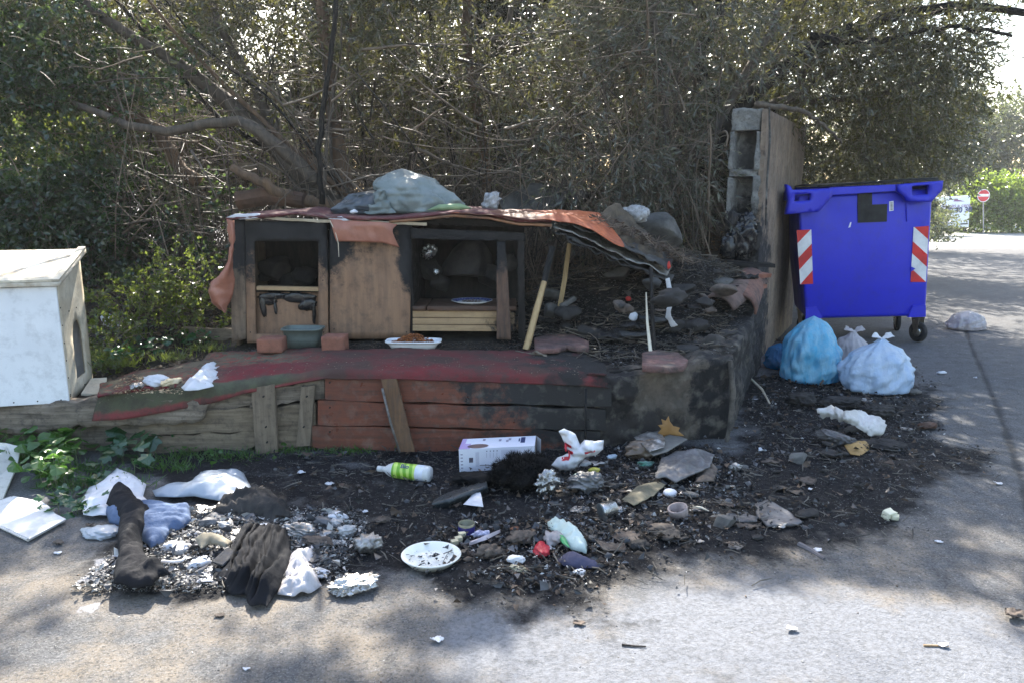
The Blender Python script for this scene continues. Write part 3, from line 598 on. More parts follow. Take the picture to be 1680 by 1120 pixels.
rt = [("roadside_tree", "grey green tree just beyond the bin, left of the road", (5.2, 13.5, -.0), [Pc(1400,270,13,1.6,1.2,.9,2), Pc(1500,250,13.5,1.3,1.3,1.1,2.4), Pc(1440,180,14,1.6,1.4,1.2,2), (4.8,14,6,2.4,2.4,1.7,2.4), Pc(1360,320,12.5,1,1,.6,1), Pc(1500,330,13.5,.8,1,.6,1.4)], m_grey, 5200, .085, .03),
      ("roadside_tree", "second tree along the road, half hidden behind the one beside the bin", (8.2, 20, -.1), [Pc(1470,230,20,2.2,1.8,1.8,2), (7.4,20,7,3.2,2.6,2.2,3), Pc(1530,290,20,1.6,1.6,1.2,2)], m_far, 3800, .12, .045),
      ("roadside_tree", "pale hazy tree far down the road behind the no-entry sign", (30, 52, -.8), [Pc(1640,235,50,5,3,2.6,2.4), Pc(1580,250,52,4,3,2.6,2), Pc(1720,220,50,5,3,3,2), Pc(1560,280,50,3,3,2.4,1.5)], m_far, 3600, .3, .13),
      ("roadside_bush", "bright yellow green bush behind the no-entry sign", (26, 42, -.8), [Pc(1640,325,41.5,1.7,1.1,1.0,3), Pc(1610,345,41.5,1.2,1,.9,2), Pc(1670,345,41.5,1.2,1,1.1,2), Pc(1625,310,41.5,.9,.8,.5,1), Pc(1575,360,42,.6,.6,.5,.3)], m_bright, 2600, .15, .11),
      ("roadside_bush", "loose pale bush beside the billboard, right of the bin", (19, 34, -.7), [Pc(1528,345,36,.6,.8,.9,1), Pc(1530,374,30,.5,.5,.2,.7)], m_far, 600, .14, .07)]
for nm, lb, loc, bl, mm, ns, L_, W_ in rt:
    tt = thing(nm, lb, "tree" if "tree" in nm else "bush", loc, "trees along the road" if "tree" in nm else None)
    if "tree" in nm:
        b0 = bl[0]; limb(tt, [np.array(loc, float), (np.array(loc)+np.array(b0[:3]))/2, np.array(b0[:3])], .12 if loc[1] < 40 else .3, .06, m_bark, "trunk", .05, 5)
    crown(tt, bl, ns, 12, L_, W_, mm, ln=(.2, .6) if loc[1] < 25 else (.5, 1.2), droop=.2, gaps=False, test=None if loc[1] > 30 else (lambda C: ~((C[:, 0]/C[:, 1] > .53) & ((C[:, 2]-EYE)/C[:, 1] < .014)) & ~((C[:, 0]/C[:, 1] > .585) & ((C[:, 2]-EYE)/C[:, 1] < .28))))
# -- tangle of dead twigs behind the hut (one mass, nobody could count it)
N = 4600; x0 = rng.uniform(-3.6, 2.0, N); y0 = rng.uniform(6.15, 8.6, N); z0 = bank_h(x0, y0)+rng.uniform(0, .5, N)
kx = rng.normal(size=(N, 3))*np.array([.35, .25, .25])+np.array([0, 0, 1.0]); side = rng.random(N) < .6; kx[side] = rng.normal(size=(side.sum(), 3))*np.array([1, .4, .45]); z0[side] += rng.uniform(0, 1.8, side.sum())
kx /= np.linalg.norm(kx, axis=1, keepdims=True); ln_ = rng.uniform(.3, 1.7, N)*np.where(side, .55, 1); ts = np.linspace(0, 1, 7)
path = np.stack([x0, y0, z0], -1)[:, None]+kx[:, None]*(ln_[:, None]*ts)[..., None]
bend = rng.normal(size=(N, 3))*.2; path = path+bend[:, None]*(ln_[:, None]*ts**2)[..., None]+np.cumsum(rng.normal(size=(N, 7, 3))*.007, 1)
path[..., 1] = np.maximum(path[..., 1], 6.05); bad = ((path[..., 0] > 1.72) & (path[..., 1] < 7.3)).any(1) | (path[..., 0] > side_x(path[..., 1])-.25).any(1); path = path[~bad]; N = len(path)
TV, TF = tubes(path, np.outer(rng.uniform(.002, .0065, N)*np.where(rng.random(N) < .12, 2.4, 1), np.linspace(1, .35, 7)), 4)
o = struct("undergrowth_twigs", (TV, TF, None), m_twig, kind="stuff")
# -- leaf litter and ivy at the bank's back
N = 9000; x0 = rng.uniform(-4.5, 2.2, N); y0 = rng.uniform(4.6, 8.5, N); k = (x0 < side_x(y0)-.1) & ((x0 < -2.0) | (y0 > 6)); x0 = x0[k]; y0 = y0[k]
C = np.stack([x0, y0, bank_h(x0, y0)+rng.uniform(0, .02, len(x0))], -1); D = rng.normal(size=C.shape)*np.array([1, 1, .3])
struct("leaf_litter", (*leaves(C, D, rng.uniform(.03, .06, len(C)), rng.uniform(.012, .03, len(C))), None), mat("dead leaves", (.13, .085, .045), (.05, .035, .02), 4, .8, 0, isl=.5), kind="stuff")
# ------------------------------------------------------------------ shared materials
def soots(*a): return [((p[0], p[1], p[2]), r, s) for p, r, s in a]
S_hutL = (P(470,372,5.2), (.56, .6, .34), 1.2); S_hutM = (P(676,400,5.2), (.10, .5, .34), 1.1); S_hutR = (P(800,380,5.3), (.75, .7, .18), 1.2); S_far = (P(960,470,5.5), (.62, .8, .7), 1.3)
m_ply = mat("brown plywood", (.29, .165, .095), (.18, .105, .065), 4, .75, .4, 70, stretch=(6, 6, .8), soot=[S_hutL, S_hutM, S_hutR], grime=.55)
m_ply2 = mat("grey brown boards", (.22, .15, .10), (.11, .08, .055), 5, .8, .6, 60, stretch=(8, 8, .7), soot=[S_hutL, S_hutR, S_far], grime=.5)
m_pale = mat("pale new timber", (.42, .28, .15), (.30, .19, .10), 7, .7, .3, 60, stretch=(.8, 6, 6), grime=.25, soot=[S_far])
m_palest = mat("pale split timber", (.46, .32, .16), (.32, .21, .1), 7, .7, .4, 60, stretch=(6, 6, .8), soot=soots((P(900,415,5.25), (.1, .3, .16), 1.4)))
m_inside = mat("dark shelf boards", (.10, .05, .028), (.05, .028, .018), 5, .7, .4, 50, stretch=(.8, 6, 6), grime=.5)
m_charw = mat("charred timber", (.022, .021, .021), (.011, .011, .012), 12, .55, 1, 35, stretch=(1, 2, 2))
m_charv = mat("charred post", (.03, .026, .024), (.012, .012, .012), 9, .6, 1, 40, stretch=(3, 3, .7))
S_pl = (P(990,650,4.3), (.68, .6, .36), 1.3)
m_red = mat("red varnished plank", (.18, .048, .022), (.09, .028, .015), 5, .38, .6, 60, stretch=(.5, 4, 9), soot=[S_pl, (P(900,610,4.3), (.6, .4, .12), .8)], grime=.75, dirt=.22)
m_grey = mat("weathered grey plank", (.25, .195, .135), (.12, .09, .06), 6, .9, .9, 50, stretch=(.7, 4, 9), grime=.7)
m_greyv = mat("weathered upright", (.22, .17, .12), (.12, .092, .065), 6, .9, .9, 50, stretch=(8, 4, .7), grime=.6)
m_rot = mat("rotten beam", (.27, .22, .17), (.08, .065, .05), 7, .95, 1, 35, stretch=(.6, 3, 7), grime=.8)
m_stake = mat("brown stake", (.16, .085, .04), (.09, .05, .03), 6, .8, .6, 50, stretch=(8, 4, .7), grime=.4)
m_rod = mat("rusty rod", (.22, .2, .18), (.08, .07, .06), 20, .6, .5, 80, metal=.5)
m_conc = mat("sooty concrete", (.115, .09, .068), (.045, .04, .034), 6, .95, 1, 40, soot=[(P(1175,650,4.5), (.15, .4, .4), 1.2), ((1.8, 5.9, .4), (.75, 1.6, .6), 1.2), (P(1010,640,4.4), (.14, .2, .2), .9), (P(1040,700,4.4), (.3, .2, .12), .7)], grime=.75, dirt=.25)
m_pillf = mat("grey hollow block", (.21, .205, .19), (.11, .105, .10), 9, .95, 1, 55, soot=[(P(1230,390,6.4), (.3, .5, .38), 1.2), (P(1240,250,6.4), (.14, .3, .5), .7)], grime=.4)
m_pillr = mat("brown stained render", (.26, .19, .135), (.13, .098, .074), 5, .95, 1, 45, stretch=(1.1, 1.1, .75), soot=[((2.12, 6.5, .3), (.34, .7, 1.1), 1.1)], grime=.75, dirt=.3)
m_white = mat("white painted panel", (.76, .77, .79), (.66, .67, .69), 3, .5, .2, 30, grime=.25)
m_whitec = mat("cream painted wood", (.66, .60, .48), (.45, .37, .26), 4, .6, .5, 50, grime=.35)
m_roofp = mat("peeling white roof board", (.66, .62, .54), (.34, .26, .17), 5, .7, .7, 40, stretch=(2, 1, 1), grime=.4)
m_black = mat("black void rubber", (.012, .012, .012), None, 8, .6, .2)
m_tyre = mat("black tyre rubber", (.022, .022, .024), (.035, .035, .036), 9, .7, .3)
m_steel = mat("galvanised steel", (.55, .54, .5), (.35, .33, .3), 20, .35, .2, metal=1)
m_brick = mat("terracotta brick", (.30, .12, .075), (.19, .08, .055), 9, .9, .7, 60, grime=.4)
m_slabr = mat("pinkish paving brick", (.20, .095, .08), (.07, .052, .048), 9, .9, .9, 60, grime=.8, dirt=.25)
m_tile = mat("old roof tile", (.17, .10, .08), (.07, .055, .05), 7, .9, .8, 50, grime=.6)
m_tile2 = mat("orange sooty tile", (.22, .10, .07), (.07, .05, .045), 7, .9, .8, 50, grime=.8)
m_leather = mat("orange leatherette", (.42, .175, .115), (.30, .115, .075), 6, .42, .4, 40, trans=.12, tcol=(.6, .2, .1), grime=.18)
m_orange = mat("orange vinyl", (.52, .135, .045), (.30, .075, .035), 7, .6, .5, 40, grime=.55, soot=[(P(815,350,5.2), (.36, .5, .12), .85)], sootc=(.07, .03, .022))
m_maroon = mat("maroon mat", (.13, .028, .03), (.06, .02, .022), 6, .85, .6, 60, grime=.6, dirt=.3)
m_foil = mat("crumpled foil", (.58, .58, .59), (.26, .25, .23), 30, .28, .6, 90, metal=.95, grime=.55)
m_sfoil = mat("sooty foil", (.5, .48, .46), (.14, .13, .12), 14, .45, .4, 60, metal=.7, grime=.6)
m_wplast = mat("white plastic film", (.78, .79, .82), (.70, .70, .72), 8, .38, .3, 40, trans=.25, tcol=(.8, .8, .85))
m_wpaper = mat("white paper", (.68, .68, .72), (.55, .55, .58), 6, .75, .3, 40, trans=.1, tcol=(.7, .7, .7), grime=.06)
m_tpaper = mat("clear grey plastic sheet", (.50, .54, .60), (.38, .42, .48), 5, .25, .2, 40, trans=.3, tcol=(.5, .55, .6))
m_ashp = mat("ashen paper", (.48, .47, .47), (.20, .19, .18), 14, .9, .6, 50, grime=.6)
m_brownp = mat("scorched brown paper", (.12, .09, .07), (.05, .04, .035), 10, .9, .7, 50, grime=.5, dirt=.2)
m_charp = mat("charred lump", (.02, .02, .021), (.06, .055, .052), 10, .75, 1, 45)
m_slate = mat("burnt grey sheet", (.14, .135, .14), (.06, .058, .06), 9, .6, .5, 40, grime=.6, dirt=.3)
m_stone = mat("sooty stone", (.10, .09, .08), (.045, .04, .036), 5, .95, .9, 40, grime=.5, dirt=.15)
m_gstone = mat("grey stone", (.13, .125, .118), (.05, .047, .044), 6, .95, .9, 40, grime=.5, dirt=.15)
m_fur = mat("black fur", (.007, .007, .008), (.010, .010, .010), 8, .9, .2)
m_melt = mat("melted black plastic", (.012, .012, .013), (.02, .02, .022), 12, .18, .5, 40)

# ------------------------------------------------------------------ concrete edge of the platform
def roughen(mb, length=.04, amp=.012, sc=5, seed=0):
    bm = bmesh.new(); vs = [bm.verts.new(tuple(v)) for v in mb.V]
    for f in mb.F:
        try: bm.faces.new([vs[i] for i in f])
        except ValueError: pass
    bmesh.ops.remove_doubles(bm, verts=bm.verts, dist=1e-4); bmesh.ops.triangulate(bm, faces=bm.faces)
    for _ in range(9):
        es = [e for e in bm.edges if e.calc_length() > length*1.4]
        if not es: break
        bmesh.ops.subdivide_edges(bm, edges=es, cuts=1); bmesh.ops.triangulate(bm, faces=bm.faces)
    bm.normal_update(); V = np.array([tuple(v.co) for v in bm.verts]); N = np.array([tuple(v.normal) for v in bm.verts])
    V = V+N*(amp*(fbm(V, sc, 4, seed)*1.6+.5*fbm(V, sc*5, 2, seed+1)))[:, None]
    F = np.array([[v.index for v in f.verts] for f in bm.faces]); bm.free(); return V, F, np.zeros((len(V), 2))
t = thing("concrete_plinth", "soot-blackened concrete end of the platform, with a corner towards the bins", "plinth", (1.0, 4.9, 0))
mb = MB(); sx = lambda y: side_x(y)
foot = [(.50, 4.33), (1.32, 4.50), (sx(5.4), 5.4), (sx(6.45), 6.45), (sx(6.45)-.2, 6.5), (sx(5.4)-.24, 5.5), (1.08, 4.78), (.50, 4.55)]
tops = [.415, .50, .56, .76, .76, .56, .50, .43]
n = 8; V = [(x, y, -.06) for x, y in foot]+[(x, y, z) for (x, y), z in zip(foot, tops)]
mb.add(V, [tuple(range(7, -1, -1)), (8, 9, 14, 15), (9, 10, 13, 14), (10, 11, 12, 13)]+[(i, (i+1) % 8, (i+1) % 8+8, i+8) for i in range(8)])
ob("concrete_edge", roughen(mb, .03, .034, 6, 3), m_conc, t, False)
mb = MB(); mb.tube([np.array([1.30, 4.47, .5]), np.array([1.325, 4.455, .3]), np.array([1.315, 4.45, .1]), np.array([1.30, 4.44, 0])], [.012, .018, .012, .010], 8, True, .3)
ob("render_strip", mb, mat("flaking render", (.12, .105, .088), (.04, .037, .034), 14, .95, 1, 40, grime=.8), t, False)

# ------------------------------------------------------------------ retaining wall of boards
wall = thing("board_wall", "low retaining wall of boards along the front of the platform, red on the right and grey on the left", "wall", (-.9, 4.3, 0))
def fy(x): return float(front_y(P(x, 680, 4.3)[0]))-.03
def plank(name, q, m, th=.03, off=0, parent=None, seed=0, wob=.004, nseg=14, label=None, jo=.004):
    pts = [P(x, y, fy(x)-off) for x, y in q]; mb = MB(); mb.plank(pts, (0, th, 0), nseg, wob, seed, jo)
    return ob(name, mb, m, parent or wall, label=label)
plank("plank", [(533,615),(1003,632),(1003,667),(533,655)], m_red, .035, .03, seed=1, label="uppermost red plank")
plank("plank", [(521,657),(994,671),(994,706),(521,696)], m_red, .035, .034, seed=2, label="middle red plank")
plank("plank", [(512,698),(985,708),(985,752),(512,734)], m_red, .035, .03, seed=3, label="lowest red plank")
plank("plank", [(410,640),(532,622),(532,654),(410,668)], m_rot, .03, .008, seed=4, wob=.007, label="flaking pale board under the rug")
plank("plank", [(228,680),(518,662),(518,702),(228,714)], m_grey, .03, .012, seed=5, wob=.004)
plank("plank", [(236,716),(516,704),(516,732),(236,742)], m_grey, .03, .008, seed=6, wob=.008, label="lowest grey board, gnawed along its lower edge")
plank("plank", [(236,672),(420,640),(420,664),(236,692)], m_rot, .03, .003, seed=7, wob=.006)
plank("upright", [(412,636),(450,630),(455,742),(419,744)], m_greyv, .03, .06, seed=8, wob=.001, nseg=6)
plank("upright", [(494,634),(516,632),(508,731),(486,731)], m_greyv, .028, .055, seed=9, wob=.001, nseg=6)
mb = MB(); mb.plank([P(625,622,4.24), P(650,621,4.24), P(680,740,4.17), P(655,741,4.17)], (0, .025, 0), 6, .001, 10)
ob("stake", mb, m_stake, wall, label="brown stake leaning on the red planks")
mb = MB(); mb.tube([P(627,636,4.22), P(640,690,4.17), P(656,742,4.10)], [.007, .007, .006], 8); ob("rod", mb, m_rod, wall, True)
mb = MB(); mb.tube([P(961,636,4.25), P(961,690,4.25), P(960,745,4.22)], [.008, .007, .007], 8); ob("rod", mb, m_charw, wall, True, label="black rod on the burnt end of the planks")
for q in ([(541,627)],[(541,668)],[(541,708)],[(640,632)],[(432,650)],[(436,700)],[(438,725)],[(503,650)],[(498,700)],[(645,650)],[(668,722)]):
    for x, y in q:
        mb = MB(); c = P(x, y, fy(x)-.036-(.06 if 400 < x < 520 else .0)); mb.lathe([(0, -.004), (.005, -.004), (.005, .01)], c, (0, 1, 0), 8); ob("nail", mb, m_charv, wall)
beam = MB(); q = [P(0-60,662,4.22), P(80,660,4.22), P(170,668,4.22), P(250,672,4.23), P(330,668,4.24)]
beam.plank([P(-80,663,4.18), P(345,655,4.22), P(330,690,4.22), P(-80,716,4.18)], (0, .12, 0), 30, .010, 12, .01)
ob("beam", roughen(beam, .03, .012, 9, 5), m_rot, wall, label="rotten beam at the left end, below the kennel")
plank("plank", [(-60,705),(240,690),(240,742),(-60,752)], m_rot, .03, -.05, seed=15, wob=.012, label="crumbling bark-brown board under the rotten beam")

# ------------------------------------------------------------------ block pillar and its wall
pil = thing("block_pillar", "tall end of a hollow-block wall, brown render on its side, between the hut and the bin", "wall", (2.2, 6.9, 0))
DW = np.array([1.12, 2.15, 0]); DW /= np.linalg.norm(DW)
L0 = np.array([P(1189,400,6.42)[0], 6.42, 0]); R0 = np.array([P(1245,400,6.42)[0], 6.42, 0]); EW = R0-L0; TOPZ = 2.13
def wbox(a0, a1, d0, d1, z0, z1, amp=.006, seed=0, lg=.05):
    c = lambda a, d, z: L0+EW*a+DW*d+np.array([0, 0, z])
    mb = MB(); V = [c(a0, d0, z0), c(a1, d0, z0), c(a1, d1, z0), c(a0, d1, z0), c(a0, d0, z1), c(a1, d0, z1), c(a1, d1, z1), c(a0, d1, z1)]
    mb.add(V, [(3, 2, 1, 0), (4, 5, 6, 7), (0, 1, 5, 4), (1, 2, 6, 5), (2, 3, 7, 6), (3, 0, 4, 7)]); return roughen(mb, lg, amp, 7, seed)
ob("wall_core", wbox(.02, .86, .20, 2.35, -.05, TOPZ-.01, .004, 1, .09), m_pillf, pil)
ob("render_coat", wbox(.862, 1.0, .0, 2.40, -.05, TOPZ, .004, 2, .05), m_pillr, pil, label="brown render coat with pale scraped streaks")
m_web = mat("block web", (.22, .215, .20), (.10, .098, .092), 13, .95, 1, 55, soot=[(P(1225,410,6.4), (.3, .5, .30), 1.2)], grime=.8)
def zat(y): return P(1215, y, 6.42)[2]
zs = [TOPZ, zat(215), zat(279), zat(291), zat(352), zat(366), zat(430), .3]
for k, (za, zb) in enumerate(((0, 1), (2, 3), (4, 5))):
    ob("block_web", wbox(.0, .86, -.005+.02*(k == 0), .202, zs[zb], zs[za], .022, 10+k, .025), m_web, pil)
for k, (a0, a1) in enumerate(((-.02, .13), (.74, .86))):
    for j, (za, zb) in enumerate(((1, 2), (3, 4), (5, 7))):
        ob("block_web", wbox(a0, a1, 0, .202, zs[zb], zs[za], .020, 20+k*3+j, .025), m_web, pil)
mb = MB(); mb.tube([P(1262,178,6.4)+(0, 0, .01), P(1263,230,6.39), P(1258,300,6.4), P(1256,370,6.4)], [.006, .008, .009, .005], 6, True, .3); 
ob("chipped_edge", mb, m_pillf, pil)
one("melted_remains", lumpm(P(1216,392,6.36)+(0, -.02, 0), (.26, .2, .42), 'paper', 4, 5, amp=.9), m_melt, "black molten mass of burnt plastic stuck against the foot of the block pillar", "burnt plastic")
for k, (x, y, w_, h_) in enumerate(((1200, 360, .14, .16), (1226, 366, .16, .2), (1238, 395, .10, .3), (1196, 405, .16, .26))): one("melted_remains", lumpm(P(x, y, 6.34), (w_, .14, h_), 'foil', 14+k, 4), m_melt if k % 2 else m_charp, ("small blackened clump at the upper left of the molten mass", "curled melted shred on top of the molten mass", "narrow melted drip down the right of the molten mass", "sagging lower left piece of the molten mass")[k], "burnt plastic")
mb = MB(); mb.plank([P(1140,424,6.2), P(1272,434,6.15), P(1272,440,6.15), P(1140,431,6.2)], (0, .14, 0), 10, .004, 3); one("charred_board", mb, m_charw, "thin charred board lying across the rubble below the block pillar", "board")
pc = thing("brick_stack", "few thin red tiles stacked under the charred board by the pillar", "bricks", P(1245,490,6.0))
for k in range(5):
    mb = MB(); c = P(1240-k*2, 452+k*9, 6.0-.03*k); mb.box(c, (.19-.02*k, .13, .025), rz=.3+.15*k, jit=.006); ob("tile", mb, m_brick if k in (0, 2) else m_tile, pc)

# ------------------------------------------------------------------ hut
HY = 5.2
hut = thing("wooden_hut", "low scorched wooden shelter with a window opening and an open bay, on the platform", "hut", (-.95, 5.5, .42))
def vp(q, Y): return [(P(x, y, Y)[0], P(x, y, Y)[2]) for x, y in q]
def vslab(name, q, Y, th, m, parent, label=None, amp=0, lg=.05, seed=0, bev=0):
    mb = MB(); mb.slab([P(x, y, Y) for x, y in q], (0, th, 0))
    o = ob(name, roughen(mb, lg, amp, 8, seed) if amp else mb, m, parent, label=label)
    if bev: bevel(o, bev)
    return o
vslab("side_post", [(377,359),(401,362),(404,556),(380,562)], HY-.01, .05, m_ply2, hut, amp=.003, lg=.04)
V, F, uv = patch([(P(x,y,HY)[0], P(x,y,HY)[2]) for x, y in ((403,363),(537,363),(539,558),(406,562))], .03, 'v', HY, wr=.002, hole=[(P(x,y,HY)[0], P(x,y,HY)[2]) for x, y in ((418,396),(523,396),(523,548),(420,548))])
ob("window_frame", (V, F, uv), m_ply, hut, solid=.02)
vslab("lower_panel", [(416,480),(526,480),(526,556),(416,556)], HY+.035, .015, m_ply, hut, amp=.002)
vslab("sill", [(421,470),(522,472),(522,478),(421,476)], HY-.012, .05, m_pale, hut)
for k, (x, y, w, h) in enumerate(((450,486,60,14),(490,488,64,20),(505,500,34,26),(431,500,12,44),(515,512,8,50),(442,492,30,20),(452,505,6,24))):
    ob("melted_plastic", lumpm(P(x, y, HY+.03), (w/245, .03, h/245), 'char', 5+k, 3), m_melt, hut, True)
vslab("door_panel", [(541,361),(675,366),(672,556),(541,556)], HY-.006, .018, m_ply, hut, amp=.003, label="brown plywood panel, sooty on its right")
vslab("header_beam", [(673,374),(862,383),(862,396),(673,392)], HY-.02, .05, m_charw, hut, amp=.006, lg=.03)
vslab("roof_beam", [(560,356),(905,362),(905,374),(560,366)], HY+.07, .05, m_charw, hut, amp=.008, lg=.03)
vslab("post", [(815,398),(829,396),(839,558),(815,556)], HY-.055, .045, mat("burnt red post", (.16, .09, .06), (.06, .04, .03), 6, .8, .8, 50, stretch=(8, 8, .8), soot=[(P(822,398,HY), (.12, .3, .18), 1.2)], grime=.4), hut, amp=.004, lg=.03)
vslab("post", [(849,390),(860,390),(862,560),(851,560)], HY-.01, .04, m_charv, hut, amp=.004, lg=.03, label="charred thin corner post")
RUB = ["sooty rubble lump at the left of the hut's window opening", "sooty rubble lump at the right of the hut's window opening", "smallest rubble lump, far left in the window opening", "rubble lump in the middle of the window opening", "largest rubble block, in the middle of the open bay", "rubble lump behind the foil scrap in the open bay", "rubble block at the right of the open bay, by the post", "rubble piece behind the red burnt post of the bay", "low rubble piece under the foil scrap in the bay"]
z0 = .43
def bx(name, a, b, m, label=None, amp=0):
    a = np.array(a); b = np.array(b); mb = MB(); mb.box((a+b)/2, np.abs(b-a)); return ob(name, roughen(mb, .06, amp, 6, 3) if amp else mb, m, hut, label=label)
xL, xR = P(380,500,HY)[0], P(862,500,HY)[0]; zt = P(600,366,HY)[2]; xm = P(540,500,HY)[0]; xb = P(676,500,HY)[0]
bx("side_wall", (xL, HY+.042, z0), (xL+.02, 5.95, zt-.02), m_ply2, amp=.003)
bx("back_wall", (xL+.02, 5.93, z0), (xR, 5.95, zt-.02), m_charv, amp=.006)
bx("partition", (xm-.01, HY+.052, z0), (xm+.01, 5.93, zt-.05), m_charv); bx("partition", (xb-.012, HY+.014, z0), (xb+.008, 5.93, zt-.05), m_charv)
zf = P(760,503,HY)[2]
for k, (x0_, x1_) in enumerate(((677,699),(701,848))):
    bx("floor_board", (P(x0_,503,HY)[0], HY-.005, zf-.03), (P(x1_,503,HY)[0]-.003, 5.6, zf), m_inside, amp=.002)
for k, (ya, yb) in enumerate(((510,521),(522,532),(533,543))):
    vslab("slat", [(677,ya),(844,ya+1),(844,yb+1),(677,yb)], HY+.012, .02, m_pale, hut, bev=.002)
for k, (ya, yb, dx) in enumerate(((508,517,0),(519,530,-2),(531,541,1))): vslab("slat", [(846+dx,ya),(858+dx,ya),(858+dx,yb),(846+dx,yb)], HY+.05, .1, m_pale, hut)
for k, (x, y, s) in enumerate(((450,440,.2),(500,452,.16),(432,455,.1),(475,460,.12),(760,430,.34),(700,440,.2),(800,450,.22),(830,430,.15),(720,465,.14))):
    c = P(x, y, 5.75); one("rubble_stone", lumpm(np.array([c[0], c[1], c[2]]), (s*1.3, s, s), 'char' if k % 2 else 'rock', 60+k, 3), m_charp, RUB[k], "rubble", "rubble inside the hut")
for x, y in ((548,372),(548,450),(548,540),(668,450),(667,545),(607,370),(410,372),(410,460),(411,545),(530,460),(531,545)):
    mb = MB(); mb.lathe([(0, -.003), (.0045, -.003), (.0045, .01)], P(x, y, HY-.008), (0, 1, 0), 8); ob('nail', mb, m_charv, hut)
# roof sheets
def rp(q, Y): return [P(x, y, Y) for x, y in q]
def back(q, dy, dz): return [np.array(p)+(0, dy, dz) for p in q]
fr = rp([(372,358),(400,356),(455,352),(490,349),(540,356),(600,358),(650,358),(700,353),(745,348),(800,350),(850,360),(905,361)], HY-.05)
ob("roof_mat", loft([back(fr, 0, -.012), fr, back(fr, .25, .012), back(fr, .55, .02), back(fr, .85, -.0)], 90, wr=.006, wscale=7, seed=2), m_maroon, hut, True, solid=.008, label="dark red mat laid as roof covering")
fr2 = rp([(640,360),(700,355),(745,350),(800,354),(850,364),(905,366)], HY-.045)
ob("roof_board", loft([back(fr2, 0, -.016), back(fr2, .02, -.014), back(fr2, .6, -.0)], 40, wr=.004, seed=4), mat("orange brown board edge", (.30, .14, .06), (.14, .07, .04), 6, .7, .4, grime=.4), hut, solid=.014)
e1 = rp([(402,358),(430,354),(470,358),(530,361),(560,360),(640,364),(700,366)], HY-.04)
ob("roof_edge", loft([e1, back(e1, .01, -.018)], 60, wr=.005, seed=9), m_whitec, hut, solid=.006)
for k, q in enumerate(([(372,357),(388,351),(402,352),(425,351),(430,357),(395,361)], [(536,358),(560,356),(572,362),(548,363)])):
    mb = MB(); mb.slab(rp(q, HY-.07), (0, .05, 0)); ob("torn_edge", roughen(mb, .015, .006, 20, k), m_wpaper, hut)
# drooping burnt roof on the right: stacked sheets
dr = thing("burnt_roofing", "charred layered sheets of the collapsed roof drooping right from the hut", "roofing", P(1000,400,5.3))
def droop(y_off, dz, front, seed, m, name="sheet", wr=.014, th=.006, label=None, dy=.75):
    f = [P(x, y+y_off, HY-.06+(x-905)*.0006) for x, y in front]; g = [p+np.array([.10, dy*.5, .03+dz]) for p in f]; h = [p+np.array([.2, dy, .02+dz]) for p in f]
    return ob(name, loft([f, g, h], 60, wr=wr, wscale=9, seed=seed), m, dr, True, solid=th, label=label)
edge = [(905,364),(940,370),(980,385),(1020,404),(1060,422),(1098,442)]
m_chsheet = mat("charred sheet", (.03, .03, .031), (.10, .098, .095), 8, .7, .8, 50, grime=.5)
droop(0, 0, edge, 1, m_chsheet); droop(7, -.02, [(908,366),(940,376),(985,397),(1030,418),(1070,432),(1095,445)], 2, mat("pale burnt laminate", (.42, .40, .36), (.06, .055, .05), 16, .7, .8, grime=.8), wr=.012, th=.004)
droop(14, -.03, [(912,366),(945,380),(990,402),(1040,424),(1075,438),(1100,450)], 3, m_chsheet, wr=.016); droop(21, -.035, [(918,364),(950,380),(1000,404),(1050,422),(1090,436)], 4, m_charp, wr=.02)
m_tan = mat("scorched tan cloth", (.13, .095, .06), (.03, .025, .02), 7, .9, .6, grime=.5)
one("vinyl_sheet", loft([rp([(740,350),(800,351),(860,361),(905,361)], 5.11), [P(800,346,5.2), P(850,350,5.3), P(920,352,5.2), P(960,372,5.14)], [P(850,345,5.6), P(930,346,5.6), P(985,372,5.3), P(1022,406,5.16)], [P(900,352,5.7), P(950,348,5.7), P(985,349,5.65), P(1012,384,5.35)]], 40, wr=.006, wscale=5, seed=5), m_orange, "bright orange vinyl sheet with a square torn corner on the collapsed roof end", "sheet", smooth=True, solid=.004)
one("cloth", loft([[P(985,352,5.55), P(1005,380,5.4), P(1035,410,5.3), P(1065,428,5.25)], [P(1010,335,5.7), P(1030,370,5.6), P(1060,400,5.5), P(1085,430,5.4)], [P(1030,350,5.9), P(1050,380,5.8), P(1080,400,5.6), P(1100,440,5.5)]], 40, wr=.025, wscale=6, seed=8), m_tan, "scorched tan cloth draped over the roof, right of the orange vinyl", "cloth", smooth=True, solid=.005)
one("hanging_leatherette", loft([rp([(372,360),(378,400),(372,430),(358,452),(344,462),(342,478),(352,500),(368,513)], 5.08), rp([(380,362),(383,400),(378,430),(366,455),(352,470),(352,482),(360,500),(369,513)], 5.03), rp([(384,362),(382,405),(381,435),(386,458),(384,472),(380,490),(374,505),(370,513)], 5.10)], 50, wr=.010, wscale=5, seed=2), m_leather, "strip of orange leatherette hanging at the hut's left corner, widening to a pointed end", "sheet", smooth=True, solid=.004)
one("hanging_leatherette", loft([rp([(541,360),(580,362),(640,366),(652,368)], 5.13), rp([(545,372),(580,372),(630,374),(644,380)], 5.115), rp([(552,396),(580,396),(628,399),(655,406)], 5.13)], 40, wr=.008, wscale=5, seed=3), m_leather, "short flap of orange leatherette over the top of the brown door panel", "sheet", smooth=True, solid=.004)
mb = MB(); mb.tube(rp([(541,362),(550,380),(555,400),(556,422)], 5.11), [.004, .003, .003, .002], 6); one("cord", mb, m_whitec, "thin pale strip hanging beside the orange flap on the door panel", "strip")
